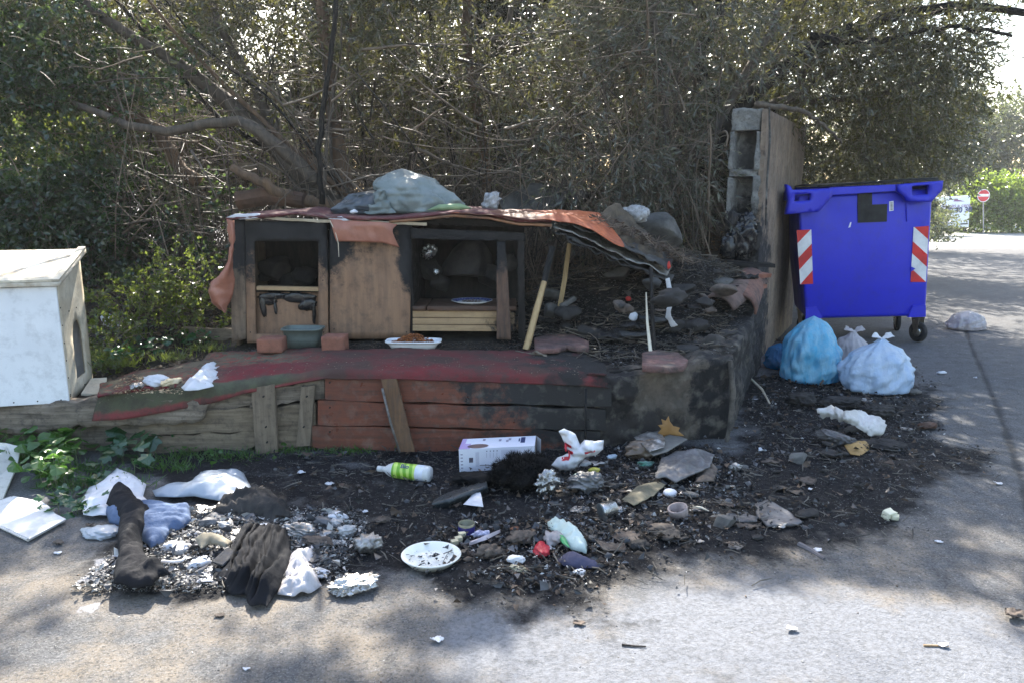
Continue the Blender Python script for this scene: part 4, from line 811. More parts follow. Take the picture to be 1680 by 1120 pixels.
mb = MB(); mb.tube([P(863,455+118,4.95), P(880,510,5.03), P(893,462,5.1)], [.024, .024, .020], 5, True, .05); mb2 = mb; st = thing("prop_stick", "pale timber prop with a charred upper end, holding up the burnt roof", "prop", P(863,573,4.95))
ob("timber", mb2, m_palest, st); mb = MB(); mb.tube([P(889,480,5.11), P(898,440,5.16), P(907,405,5.2)], [.02, .024, .022], 6, True, .15); ob("charred_end", mb, m_charw, st)
mb = MB(); mb.tube([P(918,505,5.5), P(926,460,5.52), P(934,400,5.55)], [.02, .019, .017], 6, True, .08); one("prop_stick", mb, m_palest, "shorter pale prop standing further back under the burnt roof", "prop")
mb = MB(); mb.tube([P(1067,576,4.72), P(1062,530,4.8), P(1060,480,4.9)], [.013, .010, .004], 5, True, .1); one("prop_stick", mb, m_whitec, "thin whitish stick standing upright on the right under the drooping roof", "prop")
mb = MB(); mb.tube([P(1074,576,4.85), P(1070,520,4.95), P(1068,440,5.1)], [.014, .014, .014], 6, True, .15); one("prop_stick", mb, m_charv, "black burnt post just behind the thin whitish stick", "prop")
one("plastic_strip", loft([rp([(1092,458),(1096,490),(1092,520),(1102,536)], 5.0), rp([(1098,456),(1104,488),(1100,518),(1112,534)], 4.97)], 30, wr=.01, wscale=10, seed=5), m_wplast, "twisted white plastic strip hanging from the end of the drooping roof", "plastic", smooth=True, solid=.004)
one("red_scrap", lumpm(P(1097,436,5.05), (.03, .02, .06), 'paper', 3, 2), mat("red scrap", (.5, .03, .02), None, 5, .5), "small red scrap at the tip of the drooping roof", "scrap")

# ------------------------------------------------------------------ things on and around the platform
def pz(x, y, it=6):
    """point of the bank seen at a photo position"""
    z = .45
    for _ in range(it): g = G(x, y, z); z = .5*z+.5*float(bank_h(np.array([g[0]]), np.array([g[1]]))[0])
    return G(x, y, z)
# rug
back_e = [(165,630),(215,612),(262,604),(330,592),(348,578),(420,576),(500,572),(540,572),(700,574),(860,574),(960,582),(992,596)]
mid_e = [(160,650),(220,636),(290,628),(340,612),(400,602),(470,598),(540,594),(700,596),(860,598),(960,606),(996,614)]
frn_e = [(150,656),(200,655),(280,650),(350,640),(400,630),(470,622),(535,614),(700,618),(850,624),(940,628),(999,632)]
def rz(x): return float(np.interp(x, [150, 350, 535, 1000], [.335, .40, .468, .43]))
R0_ = [G(x, y, rz(x)+.015) for x, y in back_e]; R1_ = [G(x, y, rz(x)+.025) for x, y in mid_e]; R2_ = [np.array([G(x, y, rz(x)+.008)[0], fy(x)-.01, rz(x)+.012]) for x, y in frn_e]
hem = [(152,690),(200,688),(280,674),(350,660),(400,645),(470,632),(535,621),(700,623),(850,628),(940,632),(1000,636)]
R3_ = [np.array([P(x, y, fy(x)-.05)[0], fy(x)-.05, min(P(x, y, fy(x)-.05)[2], rz(x)+.004)]) for x, y in hem]
tn = NT("patterned rug"); uvn = tn.n("ShaderNodeUVMap").outputs[0]; sp = tn.n("ShaderNodeSeparateXYZ"); tn.lk(uvn, sp.inputs[0]); pp_ = tn.pos()
vv = tn.math('ADD', sp.outputs[1], tn.ramp(tn.noise(pp_, 10, 4), .3, .7, -.03, .03)); cr = tn.n("ShaderNodeValToRGB"); tn.lk(vv, cr.inputs[0]); el = cr.color_ramp.elements
cols = [(0, (.16, .035, .03)), (.06, (.13, .115, .07)), (.26, (.13, .115, .07)), (.30, (.15, .012, .018)), (.60, (.15, .012, .018)), (.66, (.07, .075, .045)), (.86, (.075, .08, .045)), (.90, (.20, .04, .04)), (1, (.16, .03, .03))]
el[0].position = 0; el[0].color = (*cols[0][1], 1); el[1].position = 1; el[1].color = (*cols[-1][1], 1)
for q_, c_ in cols[1:-1]: e = el.new(q_); e.color = (*c_, 1)
fl = tn.noise(tn.scalev(pp_, (1, 1.4, 1)), 16, 2, .5, 1.2); band = tn.math('MULTIPLY', tn.ramp(fl, .5, .56), tn.math('MULTIPLY', tn.ramp(vv, .04, .07), tn.ramp(vv, .30, .26)))
c = tn.mix(band, cr.outputs[0], (.26, .05, .035))
lefty = tn.math('MULTIPLY', tn.math('MULTIPLY', tn.ramp(sp.outputs[0], .26, .18), tn.ramp(vv, .66, .6)), tn.ramp(tn.noise(pp_, 11, 3, .5, 1), .48, .55)); c = tn.mix(lefty, c, (.14, .11, .07))
rt_m = tn.ramp(sp.outputs[0], .36, .46); c = tn.mix(rt_m, c, tn.mix(tn.ramp(tn.noise(pp_, 4.5, 6, .7), .42, .56), (.06, .03, .024), (.16, .015, .018)))
g_ = tn.ramp(tn.noise(pp_, 9, 8, .75), .45, .62, 0, .75); c = tn.mix(g_, c, (.045, .035, .028))
nz_ = tn.noise(pp_, 6, 5); e_ = tn.math('MULTIPLY', tn.ell(pp_, (.62, 4.6, .45), (.5, .42, .5), nz_), 1.2, True); c = tn.mix(e_, c, (.015, .013, .012))
bb = tn.n("ShaderNodeBsdfPrincipled"); tn.lk(c, bb.inputs['Base Color']); bb.inputs['Roughness'].default_value = .95
bp = tn.n("ShaderNodeBump"); bp.inputs['Strength'].default_value = .8; bp.inputs['Distance'].default_value = .006; tn.lk(tn.noise(pp_, 160, 4, .7), bp.inputs['Height']); tn.lk(bp.outputs[0], bb.inputs['Normal']); tn.lk(bb.outputs[0], tn.out.inputs[0])
rug = one("rug", loft([R0_, R1_, R2_, R3_], 170, wr=.010, wscale=5, seed=3), tn.m, "long dirty red rug with a green and beige border laid along the platform edge", "rug", smooth=True, solid=.01)
# tub, bricks, tray, plate
def tubm(c, w, d, h, th=.012, taper=.86, n=40, rim=.012, p=4):
    def ring(s, z, g=0):
        a = np.arange(n)*2*np.pi/n; cx = np.sign(np.cos(a))*np.abs(np.cos(a))**(2/p); cy = np.sign(np.sin(a))*np.abs(np.sin(a))**(2/p)
        return np.stack([c[0]+(w/2*s+g)*cx, c[1]+(d/2*s+g)*cy, np.full(n, c[2]+z)], -1)
    R = [ring(.01, 0), ring(taper, 0), ring((1+taper)/2, h*.5), ring(1, h-.008), ring(1, h-.008, rim), ring(1, h, rim), ring(1, h, -th*.4), ring((1+taper)/2, h*.5, -th), ring(taper, .01, -th), ring(.01, .01)]
    V = np.concatenate(R); F = []
    for i in range(len(R)-1):
        for k in range(n): F.append((i*n+k, i*n+(k+1) % n, (i+1)*n+(k+1) % n, (i+1)*n+k))
    return V, np.array(F), np.zeros((len(V), 2))
c = G(492,572,.475); c = c+(0, .10, -.003)
one("water_tub", tubm(c, .25, .17, .125), mat("grey green plastic tub", (.13, .16, .14), (.09, .11, .10), 8, .45, .2, grime=.3), "rounded grey green plastic tub between two bricks in front of the hut", "tub")
for x, y, lb, w in ((441,578,"low terracotta brick left of the grey green tub", .155), (546,578,"taller worn terracotta brick right of the grey green tub", .14)):
    c = G(x, y, .475); mb = MB(); h = .085 if x < 500 else .10; mb.box(c+(0, .08, h/2-.004), (w, .15, h), rz=.03 if x < 500 else -.02); one("brick", roughen(mb, .03, .003, 12, x), m_brick, lb, "brick")
c = G(677,573,.475)+(0, .06, 0)
tr = thing("food_tray", "white foam tray of orange cat food on the rug before the door panel", "tray", c)
ob("tray", tubm(c, .355, .15, .05, .008, .8, 48, .006, 5), mat("white foam", (.78, .78, .78), (.7, .7, .7), 9, .6, .1), tr)
N = 520; q = np.stack([rng.normal(0, .06, N).clip(-.13, .13)+c[0]-.01, rng.normal(0, .025, N).clip(-.05, .05)+c[1], np.zeros(N)], -1); q[:, 2] = c[2]+.03+rng.random(N)*.055*np.exp(-((q[:, 0]-c[0])/.1)**2)
LV, LF = chips(q, rng.uniform(.014, .03, N), .8); ob("food", (LV, LF, None), mat("orange food", (.42, .14, .035), (.24, .08, .03), 30, .6, .2, isl=.4), tr, stuff=True)
c = np.array([P(774,480,5.34)[0], 5.34, zf+.002]); pl = thing("plate", "white oval plate with a blue rim and dry food, on the hut's floor board", "plate", c)
mb = MB(); mb.lathe([(.0, .004), (.08, .004), (.085, .006), (.145, .024), (.147, .022), (.085, .0), (0, 0)], c, n=48, sy=.85); ob("dish", mb, mat("white china", (.72, .72, .72), None, 5, .2, 0), pl, True)
mb = MB(); mb.lathe([(.100, .0135), (.138, .0235)], c, n=48, sy=.85); ob("blue_rim", mb, mat("blue glaze", (.02, .03, .16), (.2, .22, .35), 60, .2, 0), pl, True)
N = 260; a = rng.random(N)*6.28; r = np.sqrt(rng.random(N))*.075; q = np.stack([c[0]+r*np.cos(a), c[1]+r*np.sin(a)*.8, c[2]+.008+.012*rng.random(N)], -1); ob("food", (*chips(q, rng.uniform(.008, .014, N)), None), mat("dry food", (.2, .12, .06), None, 30, .8, 0, isl=.4), pl, stuff=True)
one("foil_scrap", lumpm(P(703,414,5.5), (.13, .1, .13), 'foil', 12, 4), m_foil, "crumpled foil scrap hanging in the dark open bay of the hut", "foil")
one("foil_scrap", lumpm(P(716,446,5.48), (.05, .04, .05), 'foil', 13, 3), m_foil, "small foil shred just below the larger foil scrap in the open bay", "foil")
# flat bricks on the platform
def gslab(q, z, th, m, name, label, cat, amp=.003, lg=.03, seed=0, group=None):
    mb = MB(); mb.slab([G(x, y, z+th) for x, y in q], (0, 0, -th)); return one(name, roughen(mb, lg, amp, 10, seed) if amp else mb, m, label, cat, group)
gslab([(877,554),(925,541),(966,560),(966,570),(950,570),(930,566),(915,572),(877,573)], .47, .03, m_slabr, "paving_piece", "broken pink paving slab with a notch, lying right of the pale timber prop", "paving slab", seed=3)
gslab([(1053,578),(1080,573),(1112,578),(1128,590),(1122,600),(1098,603),(1054,600)], .47, .032, m_slabr, "paving_piece", "rounded pink paving piece at the foot of the whitish stick", "paving slab", seed=4)
def tilem(a, b, r, th=.014, n=14, arc=2.6, roll=0):
    a = np.array(a); b = np.array(b); d = b-a; d /= np.linalg.norm(d); s_ = np.cross(d, (0, 0, 1)); s_ /= np.linalg.norm(s_); u = np.cross(s_, d)
    rows = []
    for t in np.linspace(0, 1, 6):
        c = a+(b-a)*t; rr = r*(1-.12*t); rows.append([c+rr*(s_*math.cos(q)+u*math.sin(q)) for q in np.linspace(math.pi/2-arc/2+roll, math.pi/2+arc/2+roll, n)])
    return loft(rows, 14, wr=.002, sub=1)
one("roof_tile", tilem(P(1175,508,5.35)+(0, 0, -.03), P(1225,470,5.95)+(0, 0, -.03), .13), m_tile, "curved dark roof tile tilted on the rubble below the pillar", "roof tile", smooth=True, solid=.018)
one("roof_tile", tilem(P(1212,500,5.55)+(0, 0, -.04), P(1232,455,6.1)+(0, 0, -.03), .12, roll=-.5), m_tile2, "orange curved roof tile leaning against the dark one", "roof tile", smooth=True, solid=.018)
for k, (x, y, Y, s, lb, m, st_) in enumerate(((870,335,6.5,(.62,.5,.34),"large dark boulder behind the middle of the roof",m_stone,'rock'),(1085,378,6.1,(.40,.34,.34),"angular grey boulder behind the drooping roof",m_gstone,'rock'),(935,335,6.7,(.4,.4,.3),"smaller black boulder right of the large dark one",m_stone,'rock'),
        (960,545,5.6,(.44,.3,.24),"big rounded sooty stone under the drooping roof",m_stone,'rock'),(905,512,5.5,(.14,.12,.14),"grey stone beside the pale prop",m_gstone,'rock'),(903,482,5.7,(.16,.12,.12),"pale grey stone above another between the props",m_gstone,'rock'),(1015,448,5.6,(.24,.2,.10),"flat grey stone tucked under the burnt roof",m_stone,'rock'),(1030,490,5.6,(.14,.12,.12),"small dark stone under the end of the drooping roof",m_stone,'rock'),
        (1170,560,4.9,(.17,.15,.09),"low black stone at the platform corner",m_stone,'rock'),(1185,465,5.7,(.16,.13,.09),"rough stone lying on the curved roof tile",m_gstone,'rock'))):
    one("stone", lumpm(P(x, y, Y), s, st_, 70+k, 4), m, lb, "stone")
mb = MB(); mb.box(P(932,496,5.35), (.12, .03, .035), ry=-.5, rz=.3); one("brick_fragment", roughen(mb, .02, .004, 12, 2), m_gstone, "pale grey brick fragment lying aslant between the two props", "rubble")
one("paper_scrap", lumpm(P(1038,520,5.3), (.07, .05, .07), 'paper', 9, 3), m_wpaper, "crumpled white paper scrap in the ashes under the drooping roof", "paper")
one("red_berry_cap", lumpm(P(1031,490,5.4), (.04, .03, .035), 'round', 9, 3), mat("red cap", (.55, .03, .02), None, 5, .4), "small red cap in the ashes under the drooping roof", "cap")
mb = MB(); mb.tube([P(640,574,5.0)+(0,.22,0), P(760,580,5.0), P(820,555,5.05)], .004, 5); 
# roof clutter
def bagm(base, w, d, h, seed=0, knot=True, lean=(0, 0), pl=.14, nth=96, nt=44, nk=9):
    th_ = np.arange(nth)*2*np.pi/nth; t = np.linspace(0, 1, nt)
    prof = np.interp(t, [0, .03, .12, .3, .5, .66, .8, .9, 1], [0, .33, .46, .5, .47, .40, .26, .12, .045] if knot else [0, .33, .46, .5, .49, .44, .34, .2, .0]); hh = np.interp(t, [0, .03, .12, .3, .5, .66, .8, .9, 1], [0, 0, .05, .22, .45, .64, .80, .9, 1])
    T, H = np.meshgrid(th_, t); r = prof[:, None]*np.ones_like(T); x = np.cos(T)*r; y = np.sin(T)*r; z = hh[:, None]*np.ones_like(T)
    q = np.stack([x*2, y*2, z*2], -1); lump_ = 1+.28*fbm(q+seed*5.1, 1.2, 3, seed)+.10*folds(q+seed, .9, seed, 6, aniso=(1, 1, .35))
    pleat = 1+pl*sstep(.35, .95, H)*(np.abs(((T*nk/6.283+.3*np.sin(T*3+seed)) % 1)*2-1)-.5)
    f = lump_*pleat*(1+.04*folds(q+seed, 2.6, seed+9, 6, aniso=(1, 1, .4)))*(1+.055*(1-3*np.abs(fbm(np.stack([np.cos(T)*3.2, np.sin(T)*3.2, H*1.3+seed], -1), 1, 3, seed+4)))); V = np.stack([base[0]+x*f*w+lean[0]*z*z, base[1]+y*f*d+lean[1]*z*z, base[2]+z*h*(1+.08*fbm(q+3, 1, 2, seed+2))], -1).reshape(-1, 3)
    i, j = np.meshgrid(np.arange(nt-1), np.arange(nth), indexing='ij'); a = i*nth+j; b2 = i*nth+(j+1) % nth
    return V, np.stack([a, b2, b2+nth, a+nth], -1).reshape(-1, 4), np.zeros((len(V), 2))
def ears(c, s, m, parent, seed=0):
    for k in (-1, 1):
        cu = [[c+np.array([k*.01*s, 0, -.02*s]), c+np.array([k*.30*s, .02, .35*s]), c+np.array([k*.55*s, 0, .45*s])], [c+np.array([k*.02*s, -.02, -.03*s]), c+np.array([k*.42*s, -.03, .10*s]), c+np.array([k*.78*s, -.02, .18*s])]]
        ob("tied_handle", loft(cu, 12, wr=.008, wscale=14, seed=seed+k), m, parent, True, solid=.004)
m_cbag = mat("clear grey bag", (.30, .34, .33), (.20, .24, .24), 6, .22, .5, 30, trans=.3, tcol=(.45, .5, .48), grime=.2)
t = thing("rubbish_bag", "big translucent grey bag lying on top of the hut roof", "bag", P(690,345,5.45)); ob("bag_body", bagm(P(688,350,5.5), .56, .4, .30, 21, False, (-.12, .05), pl=.2, nk=6), m_cbag, t, True)
t = thing("rubbish_bag", "small knotted dark translucent bag on the hut roof, left of the big grey one", "bag", P(600,345,5.4)); ob("bag_body", bagm(P(592,352,5.45), .36, .3, .17, 22, False, (.10, 0), pl=.2, nk=5), mat("smoky bag", (.10, .12, .14), (.05, .06, .07), 6, .22, .5, 30, trans=.25, tcol=(.2, .23, .26)), t, True)
ob("bag_neck", loft([rp([(598,350),(615,322),(622,312)], 5.32), rp([(610,352),(622,322),(626,312)], 5.28), rp([(650,350),(632,322),(630,312)], 5.32)], 16, wr=.02, wscale=16, seed=4), m_cbag, t, True, solid=.003)
one("plastic_sheet", patch(vp([(700,345),(720,336),(755,334),(775,342),(745,346)], 5.3), .02, 'v', 5.3, lump=.02, wr=.01, seed=3), mat("pale green plastic", (.35, .45, .25), (.2, .28, .15), 5, .4, .2, trans=.3, tcol=(.4, .5, .3)), "pale green plastic wrapper at the right foot of the big roof bag", "wrapper", solid=.003)
one("paper_scrap", lumpm(P(805,332,5.6), (.16, .14, .16), 'foil', 41, 4), m_ashp, "crumpled black and white scrap on the roof beside the dark boulder", "scrap")
one("paper_scrap", lumpm(P(580,348,5.2), (.06, .03, .035), 'paper', 42, 3), m_wpaper, "tiny pale blue paper on the front edge of the hut roof", "paper")
one("paper_scrap", lumpm(P(1040,352,5.9), (.26, .2, .16), 'foil', 43, 4), m_ashp, "heap of pale ashy scraps beside the grey boulder", "scrap")
m_log = mat("rusty bark log", (.12, .06, .035), (.05, .03, .02), 7, .9, .8, 45)
mb = MB(); mb.tube([P(390,330,6.2), P(440,322,6.2), P(500,330,6.15)], [.07, .075, .06], 10, True, .08); one("log", mb, m_log, "reddish log lying behind the hut's left corner", "log")
mb = MB(); mb.plank([P(392,266,6.9), P(462,272,6.8), P(460,286,6.8), P(390,280,6.9)], (0, .03, 0), 6, .002, 2); one("board", mb, m_grey, "short grey board lying in the thicket above the hut's left corner", "board")
mb = MB(); mb.plank([P(300,538,5.6), P(382,540,5.5), P(382,560,5.5), P(300,556,5.6)], (0, .05, 0), 8, .003, 2); one("board", mb, m_grey, "grey edging board between the shrub and the hut", "board")
# crumpled white bowl and pastry on the left end of the rug
one("paper_plate", patch(gpoly([(297,630),(318,614),(334,598),(352,590),(366,600),(365,618),(352,628),(325,634),(303,636)], .42), .012, 'g', .40, lump=.05, lw=.08, wr=.02, wscale=7, seed=5), m_wplast, "bent white plastic plate on the sunlit left end of the rug", "plate", smooth=True, solid=.004)
for k, (x, y, s, m, lb) in enumerate(((252,632,.13,m_wpaper,"white crumpled napkin on the left end of the rug"),(275,634,.10,mat("cream bread", (.6, .5, .33), (.4, .3, .18), 8, .8),"cream bread lump beside the white napkin on the rug"),(222,640,.07,m_foil,"foil scrap at the left corner of the rug"))):
    c = G(x, y, .40); one(("napkin", "bread_piece", "foil_scrap")[k], lumpm(c+(0, .03, .02), (s*1.4, s, s*.6), 'paper', 80+k, 4), m, lb, ("napkin", "bread", "foil")[k])

# ------------------------------------------------------------------ white kennel
ken = thing("kennel", "white painted plywood kennel with an arched opening on its right side", "kennel", (-3.0, 4.5, .3))
KY = 4.24; kd = .50; A_ = P(128,660,KY); B_ = P(91,470,KY); zb = A_[2]; xr = A_[0]; wl = xr-.62
def kp(x, y, z): return np.array([x, y, z])
mb = MB(); mb.slab([kp(wl, KY, zb), kp(xr, KY, zb+.0), kp(xr-.0, KY, B_[2]), kp(wl, KY, B_[2]-.005)], (0, .015, 0)); bevel(ob("front_panel", mb, m_white, ken), .003)
def arch():
    cy, cz, w = KY+.29, zb+.33, .10; a = np.linspace(0, math.pi, 12); return [(cy-w, zb+.09)]+[(cy-w*math.cos(q), cz+.10*math.sin(q)) for q in a]+[(cy+w, zb+.09)]
prof = [(KY+.016, zb), (KY+kd, zb), (KY+kd, B_[2]+.125), (KY+.016, B_[2]+.0)]
V, F, _b = patch2d(prof, .04, arch()); W = np.stack([np.full(len(V), xr-.008), V[:, 0], V[:, 1]], -1); ob("side_panel", (W, np.array(F), None), m_whitec, ken, solid=.016, label="cream side panel with an arched doorway")
mb = MB(); mb.slab([kp(wl, KY+kd, zb), kp(xr-.017, KY+kd, zb), kp(xr-.017, KY+kd, B_[2]+.125), kp(wl, KY+kd, B_[2]+.125)], (0, .015, 0)); ob("back_panel", mb, m_white, ken)
mb = MB(); mb.slab([kp(wl, KY+.02, zb), kp(xr-.02, KY+.02, zb), kp(xr-.02, KY+kd-.004, zb), kp(wl, KY+kd-.004, zb)], (0, 0, .012)); ob("floor_panel", mb, m_whitec, ken)
mb = MB(); mb.slab([kp(wl, KY+.016, zb), kp(wl, KY+kd, zb), kp(wl, KY+kd, B_[2]+.125), kp(wl, KY+.016, B_[2])], (-.015, 0, 0)); ob("side_panel", mb, m_white, ken)
rt_ = [kp(wl-.1, KY-.03, B_[2]-.0), kp(xr+.03, KY-.03, B_[2]-.0), kp(xr+.03, KY+kd+.03, B_[2]+.14), kp(wl-.1, KY+kd+.03, B_[2]+.14)]
mb = MB(); mb.slab([p+(0, 0, .026) for p in rt_], (0, 0, -.022)); ob("roof", roughen(mb, .05, .0015, 8, 3), m_roofp, ken, label="white peeling sloping roof board")
mb = MB(); 
for a_, b_ in ((1, 2), (0, 1)):
    p, q = rt_[a_]+(0, 0, .030), rt_[b_]+(0, 0, .030); ins = np.array([-.04, 0, 0]) if a_ == 1 else np.array([0, .04, .012]); mb.slab([p, q, q+ins, p+ins], (0, 0, .012))
ob("roof_batten", mb, m_whitec, ken)
for k in range(11):
    y_ = KY+.03+.43*(k % 4)/3 if k > 5 else KY+.03; z_ = zb+.04+k*.1 if k < 6 else (zb+.03 if k < 9 else zb+.5); mb = MB(); mb.lathe([(0, .004), (.004, .003), (.004, -.004)], (xr+.0, y_, z_), (1, 0, 0), 8); ob("screw", mb, m_charv, ken)
for k in range(5): mb = MB(); mb.lathe([(0, .003), (.004, .002), (.004, -.004)], (wl+.1+k*.12, KY, zb+.02), (0, -1, 0), 8); ob("screw", mb, m_charv, ken)
mb = MB(); mb.slab([kp(xr+.02, KY+.16, zb-.0), kp(xr+.14, KY+.18, zb-.02), kp(xr+.10, KY+.42, zb+.03), kp(xr+.01, KY+.42, zb+.03)], (0, 0, .012)); ob("sill", mb, m_whitec, ken)
_pv = np.array([xr, KY, zb]); _d = ORIG[ken]-_pv; _a = math.radians(14)
for _ch in ken.children: _ch.data.transform(Matrix.Translation(Vector(_d)))
ken.location = tuple(_pv+np.array([-.05, 0, 0])); ken.rotation_euler = (0, 0, _a)
one("plastic_bag", lumpm(G(150,560,.38)+(0, .3, .10), (.13, .12, .14), 'paper', 90, 4), m_wplast, "white crumpled plastic in the sun behind the kennel's open side", "bag", smooth=True)
# ------------------------------------------------------------------ blue waste container
m_blue = mat("blue moulded plastic", (.010, .018, .50), (.009, .015, .43), 2, .45, .25, 20, grime=.2, spec=.45)
m_wst = mat("white reflective film", (.75, .75, .76), None, 5, .35, 0); m_rst = mat("red reflective film", (.62, .015, .02), None, 5, .35, 0); m_pad = mat("black rubber pad", (.03, .032, .032), (.018, .018, .018), 8, .6, .3)
BY = 7.30; BD = .95; BT = .20
def byx(x): return 7.17+.30*(x-1300)/240
def PB(x, y, off=0.0): return P(x, y, byx(x)+off)
def vpb(q): return [(PB(x, y, -.05)[0], PB(x, y, -.05)[2]) for x, y in q]
Xa_, Xb_ = P(1300, 400, byx(1300))[0], P(1540, 400, byx(1540))[0]
def byw(X_): return byx(1300)+(byx(1540)-byx(1300))*(X_-Xa_)/(Xb_-Xa_)
DV = np.array([-math.sin(-BT), math.cos(BT), 0])
bin_ = thing("waste_container", "large blue four-wheeled waste container with red and white reflective strips", "waste container", (P(1420,540,7.7)[0], 7.75, 0))
ft = [PB(1309,322), PB(1531,310)]; fb = [PB(1322,524,.05), PB(1519,519,.05)]
V = [fb[0], fb[1], fb[1]+DV*(BD-.12)-(.02, 0, 0), fb[0]+DV*(BD-.12)+(.02, 0, 0), ft[0], ft[1], ft[1]+DV*BD, ft[0]+DV*BD]
mb = MB(); mb.add(V, [(3, 2, 1, 0), (0, 1, 5, 4), (1, 2, 6, 5), (2, 3, 7, 6), (3, 0, 4, 7), (4, 5, 6, 7)]); o = ob("body", mb, m_blue, bin_); bevel(o, .035, 3)
for p in o.data.polygons: p.use_smooth = True
def bf(x, y, off=0.0):
    """point on the sloping front face of the container"""
    t = np.clip((y-320)/203, 0, 1); return PB(x, y, .05*t-off)
def rimp(outer, hole, lab):
    V, F, uv = patch(vpb(outer), .03, 'v', BY-.05, wr=0, hole=vpb(hole) if hole else None); V[:, 1] = byw(V[:, 0])-.05
    o = ob("rim_handle", (V, F, uv), m_blue, bin_, solid=.05); return o
rimp([(1288,303),(1294,306),(1297,312),(1362,309),(1362,322),(1345,342),(1340,348),(1288,352),(1292,332)], [(1299,320),(1328,318),(1328,329),(1299,331)], "l")
rimp([(1470,303),(1543,297),(1541,312),(1528,327),(1524,332),(1486,331),(1480,322),(1470,314)], [(1492,306),(1521,304),(1521,319),(1492,321)], "r")
mb = MB(); mb.slab([PB(1362,308,-.07), PB(1470,303,-.07), PB(1470,314,-.07), PB(1362,321,-.07)], (0, .06, 0)); bevel(ob("rim", mb, m_blue, bin_), .006, 2)
zr = PB(1420,305)[2]; xa = ft[0][0]-.10; xb_ = ft[1][0]+.05; sl = (PB(1543,297)[2]-PB(1297,312)[2])/(PB(1543,297)[0]-PB(1297,312)[0])
mb = MB()
for x_ in (xa, xb_-.06): mb.slab([np.array([x_, byw(x_)-.02, zr-.09+sl*(x_-3.4)]), np.array([x_+.06, byw(x_)-.02, zr-.09+sl*(x_-3.4)]), np.array([x_+.06, byw(x_)-.02, zr-.0+sl*(x_-3.4)]), np.array([x_, byw(x_)-.02, zr+sl*(x_-3.4)])], DV*(BD+.05))
bk = lambda x_, z_: np.array([x_, byw(x_), z_])+DV*BD
mb.slab([bk(xa, zr-.09), bk(xb_, zr-.06), bk(xb_, zr+.02), bk(xa, zr-.02)], (0, .06, 0)); bevel(ob("rim", mb, m_blue, bin_), .006, 2)
lid = [PB(1330,307,-.02), PB(1540,297,-.02)]
V = []; nl = 10
rows = []
for k in range(nl+1):
    a = k/nl; rows.append([lid[0]+DV*a*(BD+.02)+(0, 0, .006+.012*math.sin(a*math.pi)), lid[1]+DV*a*(BD+.02)+(0, 0, .008+.012*math.sin(a*math.pi))])
ob("lid", loft(rows, 8, sub=1), mat("dark lid plastic", (.03, .03, .045), (.08, .08, .07), 4, .5, .2, grime=.3), bin_, True, solid=.010)
mb = MB(); mb.tube([PB(1341,308,-.04)+(0, 0, .012), PB(1440,301,-.04)+(0, 0, .014), PB(1500,297,-.04)+(0, 0, .018), PB(1538,295,-.04)+(0, 0, .010)], .009, 8); ob("lid_bar", mb, m_pad, bin_, True)
def quadface(name, q, m, off, th=.003, label=None):
    mb = MB(); mb.slab([bf(x, y, off) for x, y in q], (0, th, 0)); return ob(name, mb, m, bin_, label=label)
quadface("rubber_pad", [(1407,313),(1431,312),(1431,336),(1407,337)], m_pad, .008, .009); quadface("rubber_pad", [(1407,337),(1456,335),(1455,364),(1408,366)], m_pad, .012, .013)
quadface("label", [(1459,331),(1466,330),(1466,346),(1459,347)], m_wst, .004)
for k in range(6): quadface("label_bar", [(1461,333+k*2.1),(1464.5,333+k*2.1),(1464.5,334+k*2.1),(1461,334+k*2.1)], m_pad, .0055, .002)
quadface("rib", [(1487,333),(1489,333),(1490,364),(1488,364)], m_blue, .010, .02); quadface("scrap", [(1395,365),(1397,365),(1395,373),(1392,374)], m_wst, .004)
mb = MB(); mb.lathe([(0, .006), (.009, .004), (.009, -.01)], bf(1362,321,0.02), (0, -1, 0), 10); ob("rivet", mb, m_wst, bin_)
for q in ([(1322,505),(1340,504),(1350,522),(1322,524)], [(1498,502),(1519,501),(1519,520),(1490,521)]): quadface("foot_plate", q, m_blue, .02, .03)
def sticker(tl, tr, br, bl, mirror):
    def at(s, t_): 
        a = np.array(tl)*(1-s)+np.array(tr)*s; b = np.array(bl)*(1-s)+np.array(br)*s; return tuple(a*(1-t_)+b*t_)
    cuts = [-.3, .24, .51, .73, 1.0, 1.3]
    for k in range(5):
        c0, c1 = cuts[k], cuts[k+1]; pts = []
        sl = .25
        for s, c in ((0, c0), (0, c1), (1, c1-sl), (1, c0-sl)): pts.append((s, c))
        for lim, sg in ((0, 1), (1, -1)):
            outp = []
            for i in range(len(pts)):
                a, b = pts[i], pts[(i+1) % len(pts)]; fa = (a[1]-lim)*sg; fb_ = (b[1]-lim)*sg
                if fa >= 0: outp.append(a)
                if fa*fb_ < 0: u = fa/(fa-fb_); outp.append((a[0]+(b[0]-a[0])*u, a[1]+(b[1]-a[1])*u))
            pts = outp
        if len(pts) < 3: continue
        q = [at(1-s if mirror else s, t_) for s, t_ in pts]
        quadface("reflective_strip", q, m_rst if k % 2 == 0 else m_wst, .006, .004)
sticker((1307,378),(1331,377),(1334,466),(1313,467), False); sticker((1499,373),(1524,371),(1519,463),(1494,463), True)
for x_, y_, s in ((1503,437,3.5),): quadface("strip_notch", [(1494,437),(1502,441),(1495,446)], m_blue, .0085, .003)
